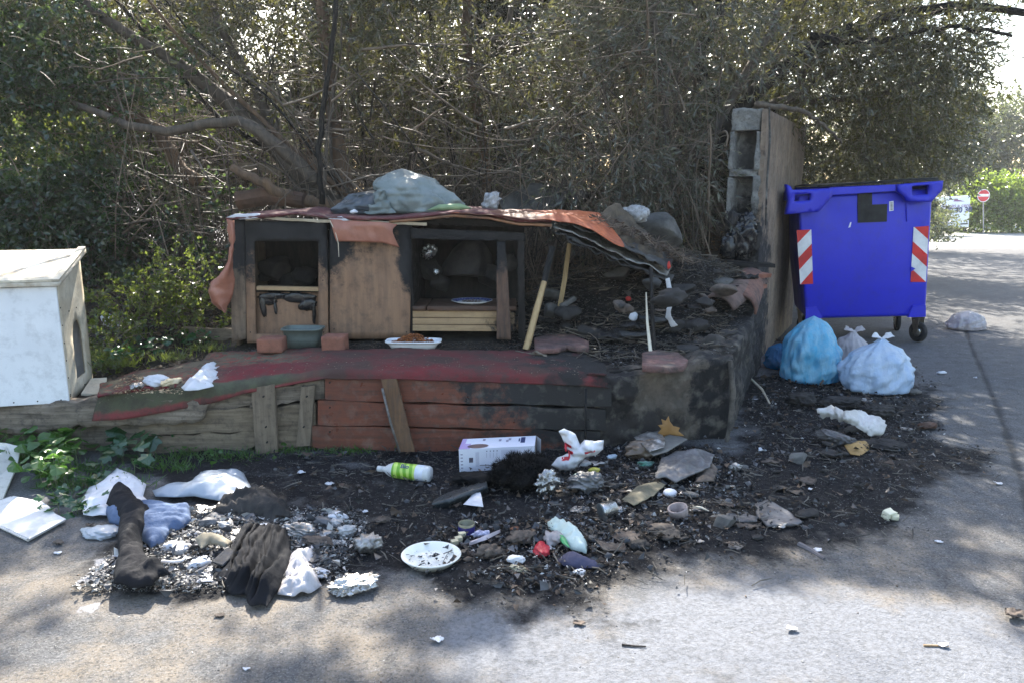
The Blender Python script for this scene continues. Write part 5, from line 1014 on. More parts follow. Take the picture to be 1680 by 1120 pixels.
def wheel(cx, cy, r=.10, turn=0.0, nm="castor"):
    c = np.array([cx, cy, r]); ax = (math.cos(turn), math.sin(turn), 0); w = ob("wheel", (lambda m_: (m_.lathe([(.05, -.022), (r*.86, -.024), (r, -.014), (r, .014), (r*.86, .024), (.05, .022), (.05, -.022)], c, ax, 32), m_)[1])(MB()), m_tyre, bin_, True)
    mb = MB(); mb.lathe([(0, -.026), (.03, -.028), (.05, -.016), (.05, .016), (.03, .028), (0, .026)], c, ax, 20); h = ob("hub", mb, m_steel, bin_, True); h.parent = w
    mb = MB(); a = np.array(ax)
    for k in (-1, 1): mb.slab([c+a*k*.034+(-.02*ax[1], .02*ax[0], 0)-(0, 0, .01), c+a*k*.034+(.02*ax[1], -.02*ax[0], 0)-(0, 0, .01), c+a*k*.034+(.05*ax[1], -.05*ax[0]+.03, r+.055), c+a*k*.034+(-.05*ax[1], .05*ax[0]+.03, r+.055)], a*.005*k)
    mb.box(c+(0, .03, r+.058), (.11, .11, .012)); ob("fork", mb, m_steel, bin_)
for px_, dd_, tn_ in ((1512, .06, .35), (1508, .70, -.3), (1340, .10, .1), (1340, .70, .2)):
    q_ = PB(px_, 520, .05)+DV*dd_; wheel(q_[0], q_[1], turn=tn_)
# ------------------------------------------------------------------ rubbish bags by the container
def film(name, c, tc, tr=.35, c2=None): return mat(name, c, c2 or tuple(v*.75 for v in c), 9, .16, 1, 9, trans=tr, tcol=tc, bd=.035, stretch=(1.6, 1.6, .6))
m_bb = film("sky blue film", (.10, .48, .74), (.10, .55, .85), .3, (.35, .62, .76)); m_pb = film("pale blue film", (.58, .68, .80), (.55, .68, .8), .25, (.42, .57, .78)); m_wb = film("milky white film", (.62, .58, .60), (.7, .65, .65), .3); m_db = film("deep blue film", (.03, .20, .42), (.03, .25, .5), .3)
def bagthing(x, y, w, d, h, m, lb, seed, knot=True, lean=(0, 0), e=None, em=None, dy=0):
    b = G(x, y, 0)+(0, d*.45+dy, .0); t = thing("rubbish_bag", lb, "rubbish bag", b, "rubbish bags on the ground"); ob("bag_body", bagm(b, w, d, h, seed, knot, lean), m, t, True)
    if e: ears(b+np.array([lean[0], lean[1], h*.97]), e, em or m, t, seed)
    return t
bagthing(1341,634,.44,.38,.52,m_bb,"tall bright blue bag leaning among the bags by the container", 3, False, (.02, .05))
bagthing(1284,608,.24,.22,.22,m_db,"small deep blue bag against the foot of the pillar", 4, False, (0, 0))
bagthing(1405,606,.30,.26,.31,m_wb,"white knotted bag behind the blue and pale blue bags", 5, True, (0, .0), .12)
bagthing(1456,650,.50,.42,.40,m_pb,"big pale blue and white bag, rightmost of the pile by the container", 8, True, (.03, .04), .11, m_wplast)
t = bagthing(1597,544,.36,.28,.20,m_wb,"lone white bag of rubbish lying on the road right of the container", 11, False, (0, 0))
mb = MB(); mb.tube([G(1318,580,0)+(0, .1, .26), P(1340,556,6.3), P(1362,545,6.3)], .006, 6); one("yellow_tie", mb, mat("yellow tie", (.55, .45, .1), None, 5, .5), "pale yellow strap curving over the tall bright blue bag", "strap", smooth=True)

# ------------------------------------------------------------------ far: billboard and no-entry sign
FY_ = 40.0
sg = thing("no_entry_sign", "round red no-entry sign with a white bar on a thin pole", "road sign", P(1614,384,FY_))
c = P(1613.5,321.5,FY_); mb = MB(); mb.lathe([(0, -.01), (.31, -.01), (.31, .01), (0, .01)], c, (0, -1, 0), 40); ob("disc", mb, mat("red sign paint", (.55, .02, .04), None, 3, .5, 0), sg)
mb = MB(); mb.lathe([(.29, .0115), (.325, .0115)], c, (0, -1, 0), 40); ob("border", mb, m_wst, sg)
mb = MB(); mb.box(c+(0, -.016, .02), (.52, .006, .13)); ob("bar", mb, m_wst, sg)
mb = MB(); mb.tube([P(1614,384,FY_)+(0, .03, 0), c+(0, .03, .1)], .03, 8); ob("pole", mb, mat("grey pole", (.3, .3, .3), None, 5, .5, 0), sg)
bbd = thing("billboard", "white advertising board on wheels reading 80 30 30, behind the container", "billboard", P(1560,378,38))
mb = MB(); mb.slab([P(1515,326,38), P(1592,321,38), P(1589,373,38), P(1515,374,38)], (0, .12, 0)); ob("panel", mb, mat("pale blue poster", (.62, .70, .82), (.75, .78, .82), .4, .6, 0), bbd)
m_ink = mat("dark blue ink", (.03, .05, .16), None, 3, .6, 0); m_inkr = mat("purple ink", (.2, .08, .25), None, 3, .6, 0)
kx, ky = P(1592,350,38)-P(1560,351.5,38), (0, 0, 1)
textobj("Ospiti a cena?", m_inkr, .26, P(1571.5,338,37.97), kx, ky, bbd, "lettering"); textobj("80 30 30", m_ink, .36, P(1573,345.5,37.97), kx, ky, bbd, "lettering", bold=.01); textobj("· · ·", m_ink, .15, P(1568,350.5,37.97), kx, ky, bbd, "lettering")
mb = MB(); mb.slab([P(1564,331,37.98), P(1568,326.5,37.98), P(1573,328.5,37.98), P(1583,331,37.98)], (0, .006, 0)); ob("logo_mark", mb, m_inkr, bbd)
mb = MB(); mb.slab([P(1530+14*math.cos(a), 340+12*math.sin(a), 37.98) for a in np.linspace(0, -6.28, 18)[:-1]], (0, .006, 0)); ob("portrait_hair", mb, mat("printed dark hair", (.05, .05, .06), None, 3, .6, 0), bbd)
mb = MB(); mb.slab([P(1540+7*math.cos(a), 346+8*math.sin(a), 37.96) for a in np.linspace(0, -6.28, 14)[:-1]], (0, .006, 0)); ob("portrait_face", mb, mat("printed skin", (.5, .3, .24), None, 3, .6, 0), bbd)
mb = MB(); mb.slab([P(1520,374,37.96), P(1556,372,37.96), P(1556,356,37.96), P(1546,352,37.96), P(1530,356,37.96)], (0, .006, 0)); ob("portrait_shirt", mb, mat("printed jumper", (.3, .27, .25), (.2, .18, .17), 3, .6, 0), bbd)
mb = MB(); mb.slab([P(1515,375,38), P(1588,374,38), P(1586,380,38), P(1515,381,38)], (0, .3, 0)); ob("trailer_frame", mb, m_charv, bbd)
mb = MB(); mb.slab([P(1576,367,37.97), P(1588,366.6,37.97), P(1588,368.4,37.97), P(1576,369,37.97)], (0, .01, 0)); ob("number_plate", mb, m_charv, bbd)

# ------------------------------------------------------------------ plants with leaves one can pick apart
def leafmesh(name, m, lobes=False):
    a = np.linspace(0, 2*np.pi, 15)[:-1]; r = .5*(1-.35*np.cos(a))*(1+(.16*np.cos(3*a) if not lobes else .28*np.cos(5*a))); V = [(0, .0, .02)]+[(r[i]*math.sin(a[i]), .5-r[i]*math.cos(a[i])*1.05, .06*math.cos(a[i]*2)-.04*(i % 2)) for i in range(14)]
    V[0] = (0, .45, .06); me = mesh_of(name, V, [(0, i+1, (i+1) % 14+1) for i in range(14)], [m]); return me
m_neta = leafmat("nettle green leaves", (.055, .13, .03), (.16, .34, .05), .4); m_netb = leafmat("deep green leaves", (.03, .09, .035), (.08, .22, .05), .35)
lm = leafmesh("leaf", m_neta); lm2 = leafmesh("leaf", m_netb, True)
def plant(name, lb, pts, n, size, me, z0=0, hgt=.12, cat="plant"):
    pts3 = [G(x, y, z0) for x, y in pts]; base = np.mean(pts3, 0); t = thing(name, lb, cat, base)
    TV = []
    for k in range(n):
        p = pts3[k % len(pts3)]+rng.normal(size=3)*np.array([.055, .05, 0]); h = hgt*(.25+.85*rng.random()); q = p+np.array([0, 0, h]); s = size*rng.uniform(.6, 1.3)
        o = bpy.data.objects.new("leaf", me); link(o); o.parent = t; o.location = tuple(q-base); o.scale = (s, s, s); o.rotation_euler = (rng.uniform(-.9, .6), rng.uniform(-.5, .5), rng.uniform(0, 6.28))
        if k % 2 == 0: TV.append([p, (p+q)/2+rng.normal(size=3)*.01, q])
    TV = np.array(TV); V, F = tubes(TV, np.full(TV.shape[:2], .0018), 3); ob("stems", (V, F, None), mat("green stems", (.12, .16, .06), None, 4, .6, 0), t, stuff=True)
plant("bramble_plant", "low green leafy plant at the left edge below the rotten beam", [(50,760),(80,745),(40,730),(95,770),(110,750),(65,790),(105,795),(60,725),(30,750),(125,730)], 230, .060, lm, 0, .16)
plant("bramble_plant", "small three-leaved sprig at the far left frame edge", [(8,720),(12,735)], 12, .06, lm, .02, .14)
plant("mallow_plant", "broad-leaved plant sprouting in front of the grey boards", [(205,745),(225,755),(250,745),(180,760),(235,775)], 34, .085, lm2, 0, .12)
plant("bramble_plant", "low dark leaves between the plastic sheet and the leafy plant", [(150,800),(120,820),(90,840),(175,790),(150,840)], 70, .05, lm2, 0, .06)
plant("weed_tuft", "little green weeds at the foot of the grey uprights", [(465,735),(480,742),(560,740),(590,738),(330,745),(350,755)], 70, .026, lm, 0, .05)
plant("weed_tuft", "green weeds on the platform behind the left half of the rug", [(230,560),(260,580),(300,565),(200,590),(180,600),(330,568)], 120, .042, lm2, .38, .10)
# grass blades
def grass(pts, n, hgt, z=0, name="grass"):
    q = np.array([G(x, y, z) for x, y in pts]); C = q[rng.integers(len(q), size=n)]+rng.normal(size=(n, 3))*np.array([.07, .04, 0]); D = rng.normal(size=(n, 3))*np.array([.6, .6, .2])+np.array([0, 0, .8])
    struct(name, (*leaves(C, D, rng.uniform(.4, 1, n)*hgt, np.full(n, .005), .1), None), m_yleaf if z else m_neta, kind="stuff")
grass([(470,738),(500,742),(560,742),(590,740),(300,748),(350,750),(400,752),(260,760)], 700, .07); grass([(150,770),(110,800),(200,800),(280,770)], 500, .08); grass([(160,590),(200,600),(280,590),(340,575)], 500, .1, .4)

# ------------------------------------------------------------------ litter on the ground
def g3(x, y, dz=0): g = G(x, y, 0); g[2] = ghs(g[0], g[1])+dz; return g
def sheet(name, q, m, lb, cat, base=.004, th=.002, group=None, smooth=True, **k):
    if 'bag' in name or 'paper' in name: smooth = False; k['res'] = .009; k['wscale'] = 7
    poly = gpoly(q, base); kw = dict(res=.014, wr=.008, wscale=9, seed=len(lb)); kw.update(k)
    return one(name, patch(poly, plane='g', base=lambda x, y: gh(x, y)+base, **kw), m, lb, cat, group, smooth=smooth, solid=th)
def lump(name, x0, y0, x1, y1, m, lb, cat, style='paper', seed=None, sub=4, dfac=.8, amp=1.0, group=None, smooth=False):
    gb = G((x0+x1)/2, y1, 0); dist = math.hypot(gb[1], 1.5); w = (x1-x0)/1260*dist; D = w*dfac; a = math.atan2(1.5, gb[1]); hp = (y1-y0)/1260*dist; h = max((hp-D*math.sin(a)*.8)/math.cos(a), .02, w*.18)
    c = np.array([gb[0], gb[1]+D*.45, h*.42]); s = len(lb)*7+x0 if seed is None else seed
    return one(name, lumpm(c, (w, D, h), style, int(s) % 97, sub, floor=-.01, amp=amp), m, lb, cat, group, smooth=smooth)
# bottle
b0 = G(622,768,.042); b1 = G(706,777,.042); ax = b1-b0; Lb = np.linalg.norm(ax); ax /= Lb; bt = thing("bleach_bottle", "white plastic bottle with a green striped label lying on the black ground", "bottle", (b0+b1)/2*(1, 1, 0))
mb = MB(); mb.lathe([(0, .012), (.014, .012), (.015, .035), (.03, .055), (.041, .085), (.042, .10), (.042, Lb-.01), (.038, Lb), (0, Lb)], b0, ax, 36); ob("bottle_body", mb, mat("white gloss plastic", (.76, .76, .76), None, 5, .3, 0), bt, True)
mb = MB(); mb.lathe([(0, -.008), (.015, -.008), (.016, 0), (.016, .022), (.0, .022)], b0, ax, 20); ob("cap", mb, mat("white cap", (.8, .8, .8), None, 5, .35, 0), bt, True)
tn = NT("green striped label"); wv = tn.n("ShaderNodeTexWave"); wv.inputs['Scale'].default_value = 9; wv.inputs['Distortion'].default_value = 3.5; tn.lk(tn.pos(), wv.inputs[0]); bb = tn.n("ShaderNodeBsdfPrincipled"); tn.lk(tn.mix(tn.ramp(wv.outputs[1], .45, .6), (.16, .36, .02), (.45, .62, .12)), bb.inputs[0]); bb.inputs['Roughness'].default_value = .35; tn.lk(bb.outputs[0], tn.out.inputs[0])
mb = MB(); mb.lathe([(.0428, .088), (.0428, Lb-.075)], b0, ax, 36); ob("label", mb, tn.m, bt, True)
mb = MB(); mb.lathe([(.0427, Lb-.072), (.0427, Lb-.03)], b0, ax, 36); ob("label", mb, mat("pale label", (.55, .58, .68), (.7, .7, .74), 30, .4, 0), bt, True)
cn = (b0+ax*(.088+(Lb-.163)/2)); vdir = np.array([0, -.55, .83]); up_ = np.cross(vdir, ax); textobj("Bio", m_ink, .036, cn+vdir*.0445, -ax*-1, np.cross(vdir, ax), bt, "lettering", bold=.001)
# printed carton
t = thing("carton", "white printed cardboard box lying on its side against the red planks", "box", G(815,772,0))
Fl = G(754,773.5,0); Fr = G(877,767,0); hx = P(751,737,Fl[1])[2]; Tl = np.array([Fl[0]-.003, Fl[1], hx]); Tr = np.array([Fr[0], Fr[1], P(877,731,Fr[1])[2]]); dpt = G(758,720,hx)[1]-Tl[1]; dv = np.array([.012, dpt, 0])
for nm, q, vec in (("front_panel", [Fl, Fr, Tr, Tl], (0, .002, 0)), ("back_panel", [Fl+dv, Fr+dv, Tr+dv, Tl+dv], (0, .002, 0)), ("top_panel", [Tl, Tr, Tr+dv, Tl+dv], (0, 0, .002)), ("bottom_panel", [Fl, Fr, Fr+dv, Fl+dv], (0, 0, .002)), ("end_panel", [Fl, Fl+dv, Tl+dv, Tl], (.002, 0, 0))):
    mb = MB(); mb.slab(q, vec); ob(nm, mb, mat("white carton "+nm, (.74, .74, .80), (.68, .67, .76), 4, .45, .1, 20), t)
mb = MB(); mb.slab([Fr+dv*.1, Fr+dv, Tr+dv, Tr+dv*.1], (.002, 0, 0)); fo = ob("flap", mb, mat("dark carton inside", (.22, .2, .2), None, 5, .8, 0), t)
mb = MB(); mb.slab([Fr+dv+(.004, 0, 0), Fr+dv+(.028, -.03, 0), Tr+dv+(.028, -.03, -.01), Tr+dv+(.004, 0, 0)], (0, .002, 0)); ob("flap", mb, m_wpaper, t)
def ft_(u, v): return Tl*(1-u)*(1-v)+Tr*u*(1-v)+Fl*(1-u)*v+Fr*u*v+np.array([0, -.0008, 0])
def tt_(u, v): return Tl*(1-u)*(1-v)+Tr*u*(1-v)+(Tl+dv)*(1-u)*v+(Tr+dv)*u*v+np.array([0, 0, .0028])
mi_ = mat("carton print", (.06, .05, .09), None, 5, .5, 0); mg_ = mat("carton print grey", (.35, .33, .42), None, 5, .5, 0); ml_ = mat("carton print lilac", (.38, .26, .50), (.55, .45, .65), 5, .5, 0)
def pr(f, u0, v0, u1, v1, m, n="print"): mb = MB(); mb.add([f(u0, v0), f(u0, v1), f(u1, v1), f(u1, v0)] if f is ft_ else [f(u0, v0), f(u1, v0), f(u1, v1), f(u0, v1)], [(0, 1, 2, 3)]); return ob(n, mb, m, t)
for k in range(9): pr(ft_, .13+.006*k, .38, .1335+.006*k+(.001 if k % 3 else .0025), .60, mi_, "barcode_line")
for k in range(4): pr(ft_, .36+.045*k, .10, .372+.045*k, .15, mi_); pr(ft_, .36+.045*k, .2, .365+.045*k, .42, mg_)
for k in range(17): pr(ft_, .56+.013*k, .10, .563+.013*k, .9-.15*(k % 3), mg_)
for k in range(5): pr(ft_, .02, .2+.15*k, .05, .25+.15*k, mg_)
for k in range(4): pr(ft_, .22+.012*k, .15, .223+.012*k, .8, mg_)
pr(tt_, .0, 0, .06, 1, ml_); pr(tt_, .06, .0, .14, .5, ml_); pr(tt_, .80, .35, .86, .9, m_ink); pr(tt_, .77, .5, .79, .8, m_ink)
mb = MB(); q = [tt_(.24+.14*math.cos(a), .22+.2*math.sin(a)) for a in np.linspace(0, 6.28, 22)[:-1]]; mb.add(q, [tuple(range(len(q)))]); ob("print", mb, mat("brown print", (.2, .13, .12), None, 5, .5, 0), t)
for u, v in ((.28,.7),(.5,.6),(.63,.65),(.6,.5)): pr(tt_, u, v, u+.035, v+.2, mg_)
# burnt fluffy thing
fz = thing("burnt_fluffy_toy", "singed black furry bundle lying in front of the white box", "fur bundle", G(850,800,0))
bc = G(850,812,0)+(0, .08, .09); bd = lumpm(bc, (.33, .26, .22), 'paper', 14, 4, floor=0); ob("fur_body", bd, m_fur, fz, True)
bd2 = lumpm(G(780,800,0)+(0, .05, .03), (.28, .20, .07), 'paper', 15, 4, floor=0); ob("fur_body", bd2, m_fur, fz, True)
N = 9000; iv = rng.integers(len(bd[0]), size=N); base = bd[0][iv]; dirn = base-bc; D = dirn/np.linalg.norm(dirn, axis=1, keepdims=True)+rng.normal(size=(N, 3))*.45+np.array([-.35, 0, .25]); V, F = leaves(base, D, rng.uniform(.010, .034, N), np.full(N, .0016), .1); ob("fur", (V, F, None), m_fur, fz, stuff=True)
# dark shoe-like bag with a white tag
s0 = [G(712,832,0), G(740,812,0)]; one("burnt_shoe", loft([[G(708,834,.0), G(735,833,.0), G(765,822,0), G(800,806,0)], [G(709,826,.03), G(735,820,.06), G(765,808,.07), G(800,798,.06)], [G(712,820,.02), G(738,808,.02), G(770,798,.02), G(798,788,.03)]], 30, wr=.004, wscale=14, seed=6), mat("black ribbed rubber", (.03, .04, .045), (.02, .025, .03), 20, .35, .6, 90), "burnt dark shoe lying in front of the furry bundle", "shoe", smooth=True, solid=.01)
one("white_tag", patch(gpoly([(760,826),(772,814),(778,798),(784,795),(790,812),(793,830),(776,828)], .05), .008, 'g', .045, wr=.008, seed=4, lump=.01), m_wpaper, "torn white tag sticking up at the right end of the dark shoe", "tag", solid=.002)
# white bag with red print
t = thing("carrier_bag", "crumpled white carrier bag with red print against the black planks", "bag", G(940,775,0))
for q, lmp, dy in (([(905,768),(915,755),(935,748),(925,728),(917,712),(926,708),(945,718),(952,735),(960,727),(975,728),(991,726),(990,742),(980,750),(960,756),(948,772),(935,780),(918,776)], .05, 0),):
    yb = G(940,778,0)[1]; poly = [(P(x, y, yb)[0], P(x, y, yb)[2]+.01) for x, y in q]; V, F, uv = patch(poly, .008, 'v', yb+.03, lump=.05, lw=.05, wr=.035, wscale=5, seed=8); ob("bag_body", (V, F, uv), mat("white carrier film", (.76, .76, .78), (.66, .66, .7), 6, .35, .3, 30, trans=.2, tcol=(.8, .8, .8)), t, True, solid=.003)
    from mathutils.bvhtree import BVHTree
    bv = BVHTree.FromPolygons([Vector(v) for v in V], [tuple(int(i) for i in f) for f in F]); mr = mat("red print", (.55, .01, .03), None, 5, .5, 0)
    for q2 in ([(925,727),(937,730),(938,735),(926,733)], [(932,738),(941,739),(938,745),(930,744)], [(922,750),(935,749),(933,753),(921,754)], [(958,740),(975,735),(976,737),(960,743)]):
        A2 = resample(vp(q2, yb), .004); 
        VV, FF, _q = patch2d(vp(q2, yb), .006); pts = []
        for a_, b_ in VV:
            h = bv.ray_cast(Vector((a_, yb-1, b_)), Vector((0, 1, 0))); pts.append((a_, (h[0].y if h[0] is not None else yb-.06)-.004, b_))
        mb = MB(); mb.add(pts, FF); ob("red_print", mb, mr, t)
# foils, tins, cups
lump("foil_ball", 872,762,922,818, m_foil, "shiny crumpled foil bag right beside the furry bundle", "foil", 'foil', 21, 5, .6)
lump("burnt_packet", 930,762,1000,815, mat("printed burnt packets", (.2, .2, .2), (.03, .03, .035), 16, .4, .7, 40, grime=.4, metal=.3), "charred shiny food packets in a clump below the white carrier bag", "packets", 'foil', 22, 5, .8)
for k, (x, y, c_, lb) in enumerate(((975,788,(.5,.45,.06),"yellow wrapper piece in the clump of charred packets"),(948,796,(.25,.4,.3),"green white wrapper piece in the clump of charred packets"),(1004,762,(.4,.5,.6),"pale blue plastic spoon head near the carrier bag"),(960,776,(.5,.5,.5),"grey foil lid on the clump of charred packets"))):
    c = g3(x, y, .05); one("wrapper_piece", lumpm(c, (.07, .05, .03), 'foil', 30+k, 3), mat("wrapper print %d" % k, c_, tuple(v*.4 for v in c_), 30, .4, .3), lb, "wrapper")
c = G(985,838,.038); tc = thing("tin_can", "bare tin can on its side with its dark lid facing left", "can", c*(1, 1, 0)); axc = np.array([.9, .35, .1]); mb = MB(); mb.lathe([(.036, 0), (.036, .075), (.0, .075)], c, axc, 28); ob("can_body", mb, m_foil, tc, True); mb = MB(); mb.lathe([(0, -.002), (.034, -.002), (.038, .0), (.038, .004)], c, axc, 28); ob("lid", mb, mat("dark metal lid", (.12, .14, .15), None, 5, .4, 0, metal=.6), tc, True)
lump("foil_shred", 988,826,1030,842, m_foil, "crushed shiny foil shred in front of the bare tin can", "foil", 'foil', 24, 4, .6)
lump("foil_shred", 935,828,972,842, m_sfoil, "flattened sooty foil dish left of the bare tin can", "foil", 'foil', 25, 4, .7)
c = G(765,876,.0); tc = thing("open_tin", "open dark blue tin standing upright near the white dish", "tin", c); c = c+(0, .02, 0)
mb = MB(); mb.lathe([(0, .0), (.037, 0), (.037, .045), (.035, .047), (.034, .045), (.034, .01), (0, .008)], c, n=32); ob("tin_wall", mb, mat("tin inside", (.28, .26, .18), (.15, .14, .1), 8, .5, 0, metal=.5), tc, True)
mb = MB(); mb.lathe([(.0378, .002), (.0378, .036)], c, n=32); ob("label", mb, mat("navy label", (.02, .02, .16), (.08, .05, .1), 8, .5, 0), tc, True)
c = G(703,944,0)+(0, .11, .004); ds = one("dish", (lambda m_: (m_.lathe([(.0, .006), (.08, .006), (.091, .011), (.113, .034), (.120, .037), (.123, .034), (.117, .028), (.091, .0), (0, 0)], c, n=56, sy=.95), m_)[1])(MB()), mat("cream white plastic dish", (.80, .79, .72), (.72, .71, .66), 4, .35, 0, grime=.12), "round white plastic dish on the ash, front and centre", "dish", smooth=True)
N = 26; a = rng.random(N)*6.28; r = np.sqrt(rng.random(N))*.08; q = np.stack([c[0]+r*np.cos(a), c[1]+r*np.sin(a), np.full(N, c[2]+.011)], -1); k_ = ob("soot_specks", (*chips(q-c, rng.uniform(.002, .006, N), .2), None), m_charp, None, stuff=True); k_.parent = ds; k_.location = (0, 0, .002); 
mb = MB(); c = G(1117,853,0)+(0, .03, 0); mb.lathe([(0, 0), (.040, 0), (.047, .05), (.046, .056), (.040, .055), (.036, .012), (0, .01)], c, (-.25, -.1, 1), n=28); one("clay_pot", mb, mat("sooty pink cup", (.40, .32, .30), (.2, .16, .15), 12, .8, .4, grime=.35), "small sooty pinkish cup tilted in the ash", "cup", smooth=True)
mb = MB(); mb.tube([g3(1136,838,.02), g3(1150,840,.015), g3(1166,845,.008)], [.004, .006, .002], 6); one("white_sliver", mb, m_whitec, "thin white sliver right of the pinkish cup", "sliver")
lump("paper_ball", 1090,798,1113,817, m_wpaper, "small round white paper ball above the pinkish cup", "paper ball", 'round', 26, 4, .95, smooth=True)
lump("plastic_bottle", 1025,712,1090,760, mat("smoked clear bottle", (.16, .13, .11), (.10, .06, .03), 5, .15, .5, 25, metal=.1), "squashed smoky clear bottle leaning by the concrete plinth", "bottle", 'paper', 27, 4, .6, smooth=True)
one("foil_scrap", patch(gpoly([(1040,712),(1062,703),(1085,705),(1092,716),(1090,728),(1066,735)], .12), .01, 'g', .10, lump=.02, wr=.012, wscale=12, seed=4), m_sfoil, "wrinkled foil lid on a grey card beneath the yellow leaf", "foil lid", solid=.002)
one("grey_card", patch(gpoly([(1045,722),(1075,700),(1110,712),(1128,718),(1095,738),(1072,745)], .09), .02, 'g', .08, wr=.006, seed=5), mat("grey card", (.2, .19, .17), (.12, .11, .1), 6, .8, .3, grime=.3), "flat grey card propped under the wrinkled foil lid", "card", solid=.004)
lump("green_can", 1045,752,1076,770, mat("green printed tin", (.02, .16, .10), (.3, .4, .38), 25, .35, .3, 30), "crushed green and white can under the smoky bottle", "can", 'paper', 28, 4, .7)
poly = vp([(1098,683),(1100,692),(1106,700),(1117,703),(1114,708),(1124,716),(1112,716),(1100,714),(1088,718),(1080,711),(1086,704),(1080,698),(1088,697),(1086,688),(1093,691)], 4.25)
one("dry_leaf", patch(poly, .01, 'v', 4.27, lump=.02, lw=.06, wr=.012, wscale=7, seed=3), mat("yellow dry leaf", (.42, .24, .08), (.30, .15, .05), 8, .7, .3, trans=.3, tcol=(.5, .3, .1)), "yellow brown lobed plane leaf against the concrete plinth", "leaf", smooth=True, solid=.001)
one("burnt_sheet", patch(gpoly([(1075,775),(1085,745),(1110,733),(1150,730),(1172,738),(1165,757),(1140,768),(1110,782),(1095,776)], .08), .012, 'g', .05, lump=.03, wr=.02, wscale=6, seed=8, jag=.002), m_slate, "large crinkled grey burnt sheet below the concrete plinth's corner", "burnt sheet", smooth=True, solid=.008)
one("burnt_sheet", patch(gpoly([(1140,785),(1150,760),(1168,752),(1178,765),(1170,785)], .04), .012, 'g', .02, lump=.03, wr=.02, wscale=8, seed=9, jag=.002), m_brownp, "smaller torn brown sheet right beneath the large grey burnt sheet", "burnt sheet", smooth=True, solid=.005)
sheet("grey_shard", [(1238,828),(1260,822),(1290,838),(1316,860),(1280,868),(1258,868),(1240,845)], m_slate, "triangular grey shard lying flat on the black ash", "shard", base=.012, th=.008, wr=.003, lump=.01)
lump("charred_lump", 1173,838,1213,872, m_gstone, "round grey burnt lump left of the triangular grey shard", "burnt lump", 'rock', 33, 4)
lump("charred_lump", 1295,735,1332,762, m_gstone, "brownish round burnt lump before the white cloth strip", "burnt lump", 'rock', 34, 4)
lump("burnt_net", 1195,755,1222,776, m_sfoil, "little round mesh-like scrap in the ash right of the crinkled grey sheet", "mesh scrap", 'foil', 35, 4)
t = thing("cloth_strip", "long crumpled dirty white cloth lying across the burnt heap", "cloth", G(1400,690,0))
cl = [[G(1340,668,.14), G(1362,662,.16), G(1385,672,.16), G(1410,672,.15), G(1435,678,.13), G(1452,690,.09)], [G(1342,676,.12), G(1365,676,.13), G(1388,686,.13), G(1410,690,.11), G(1428,700,.09), G(1450,705,.06)], [G(1350,680,.09), G(1372,686,.09), G(1395,694,.09), G(1408,702,.07), G(1425,712,.04), G(1440,713,.03)]]
ob("cloth", loft(cl, 60, wr=.022, wscale=7, seed=4), mat("dirty white cloth", (.58, .57, .56), (.42, .40, .36), 6, .9, .5, 50, grime=.25), t, True, solid=.006)
lump("burnt_bag", 1352,696,1420,736, m_slate, "scorched grey bag under the dirty white cloth", "burnt bag", 'paper', 36, 5, .8, smooth=True)
one("shell_scrap", patch(gpoly([(1385,728),(1400,722),(1425,722),(1426,735),(1412,745),(1395,742)], .03), .01, 'g', .02, lump=.03, wr=.01, seed=4), mat("ochre card", (.36, .22, .07), (.22, .14, .05), 8, .7, .3), "ochre curled scrap in front of the scorched grey bag", "scrap", smooth=True, solid=.003)
lump("burnt_bundle", 1292,636,1345,672, m_charp, "black burnt roll left of the dirty white cloth", "burnt bundle", 'paper', 37, 5, .8)
lump("burnt_bundle", 1340,645,1430,672, m_charp, "long black burnt bundle below the tall blue bag", "burnt bundle", 'char', 38, 5, .5)
lump("burnt_bundle", 1415,655,1480,690, m_charp, "black ashy remnant under the pale blue bag", "burnt bundle", 'char', 39, 5, .6)
lump("burnt_bundle", 1425,718,1500,742, m_charp, "flat black ashy heap right of the ochre scrap", "burnt bundle", 'char', 40, 5, .8)
lump("charred_wood", 1510,688,1545,706, mat("ember brown", (.10, .04, .02), (.03, .02, .015), 9, .8, .6), "brown charred knot at the right end of the burnt heap", "charred wood", 'char', 41, 4, .8)
t = thing("white_styrofoam", "cream foam chunk alone on the grey tarmac at the right", "foam", G(1460,856,0)); mb = MB(); c = g3(1458,852,.022); mb.box(c, (.055, .04, .035), rz=.5, rx=.2); ob("foam_block", roughen(mb, .01, .004, 30, 3), mat("cream foam", (.75, .72, .55), None, 9, .8, .3), t); mb = MB(); mb.box(c+(.02, -.02, -.006), (.035, .03, .02), rz=1.1); ob("foam_block", roughen(mb, .01, .004, 30, 4), mat("cream foam b", (.72, .69, .5), None, 9, .8, .3), t)
lump("paper_scrap", 1538,606,1556,614, m_wpaper, "white paper scrap alone on the road right of the bags", "paper", 'paper', 42, 3, .6)
lump("brown_paper", 1060,852,1110,882, m_brownp, "crumpled scorched brown paper right of the green white bag", "paper", 'paper', 43, 4, .8)
lump("brown_paper", 1005,868,1062,895, m_brownp, "curled brown burnt card between the green white bag and the pinkish cup", "card", 'paper', 44, 4, .8)
sheet("brown_paper", [(1020,820),(1045,800),(1075,790),(1092,796),(1070,815),(1040,830)], mat("khaki cloth", (.2, .17, .11), (.1, .09, .06), 8, .9, .5), "khaki scorched cloth strip left of the white paper ball", "cloth", base=.03, lump=.02, wr=.012)
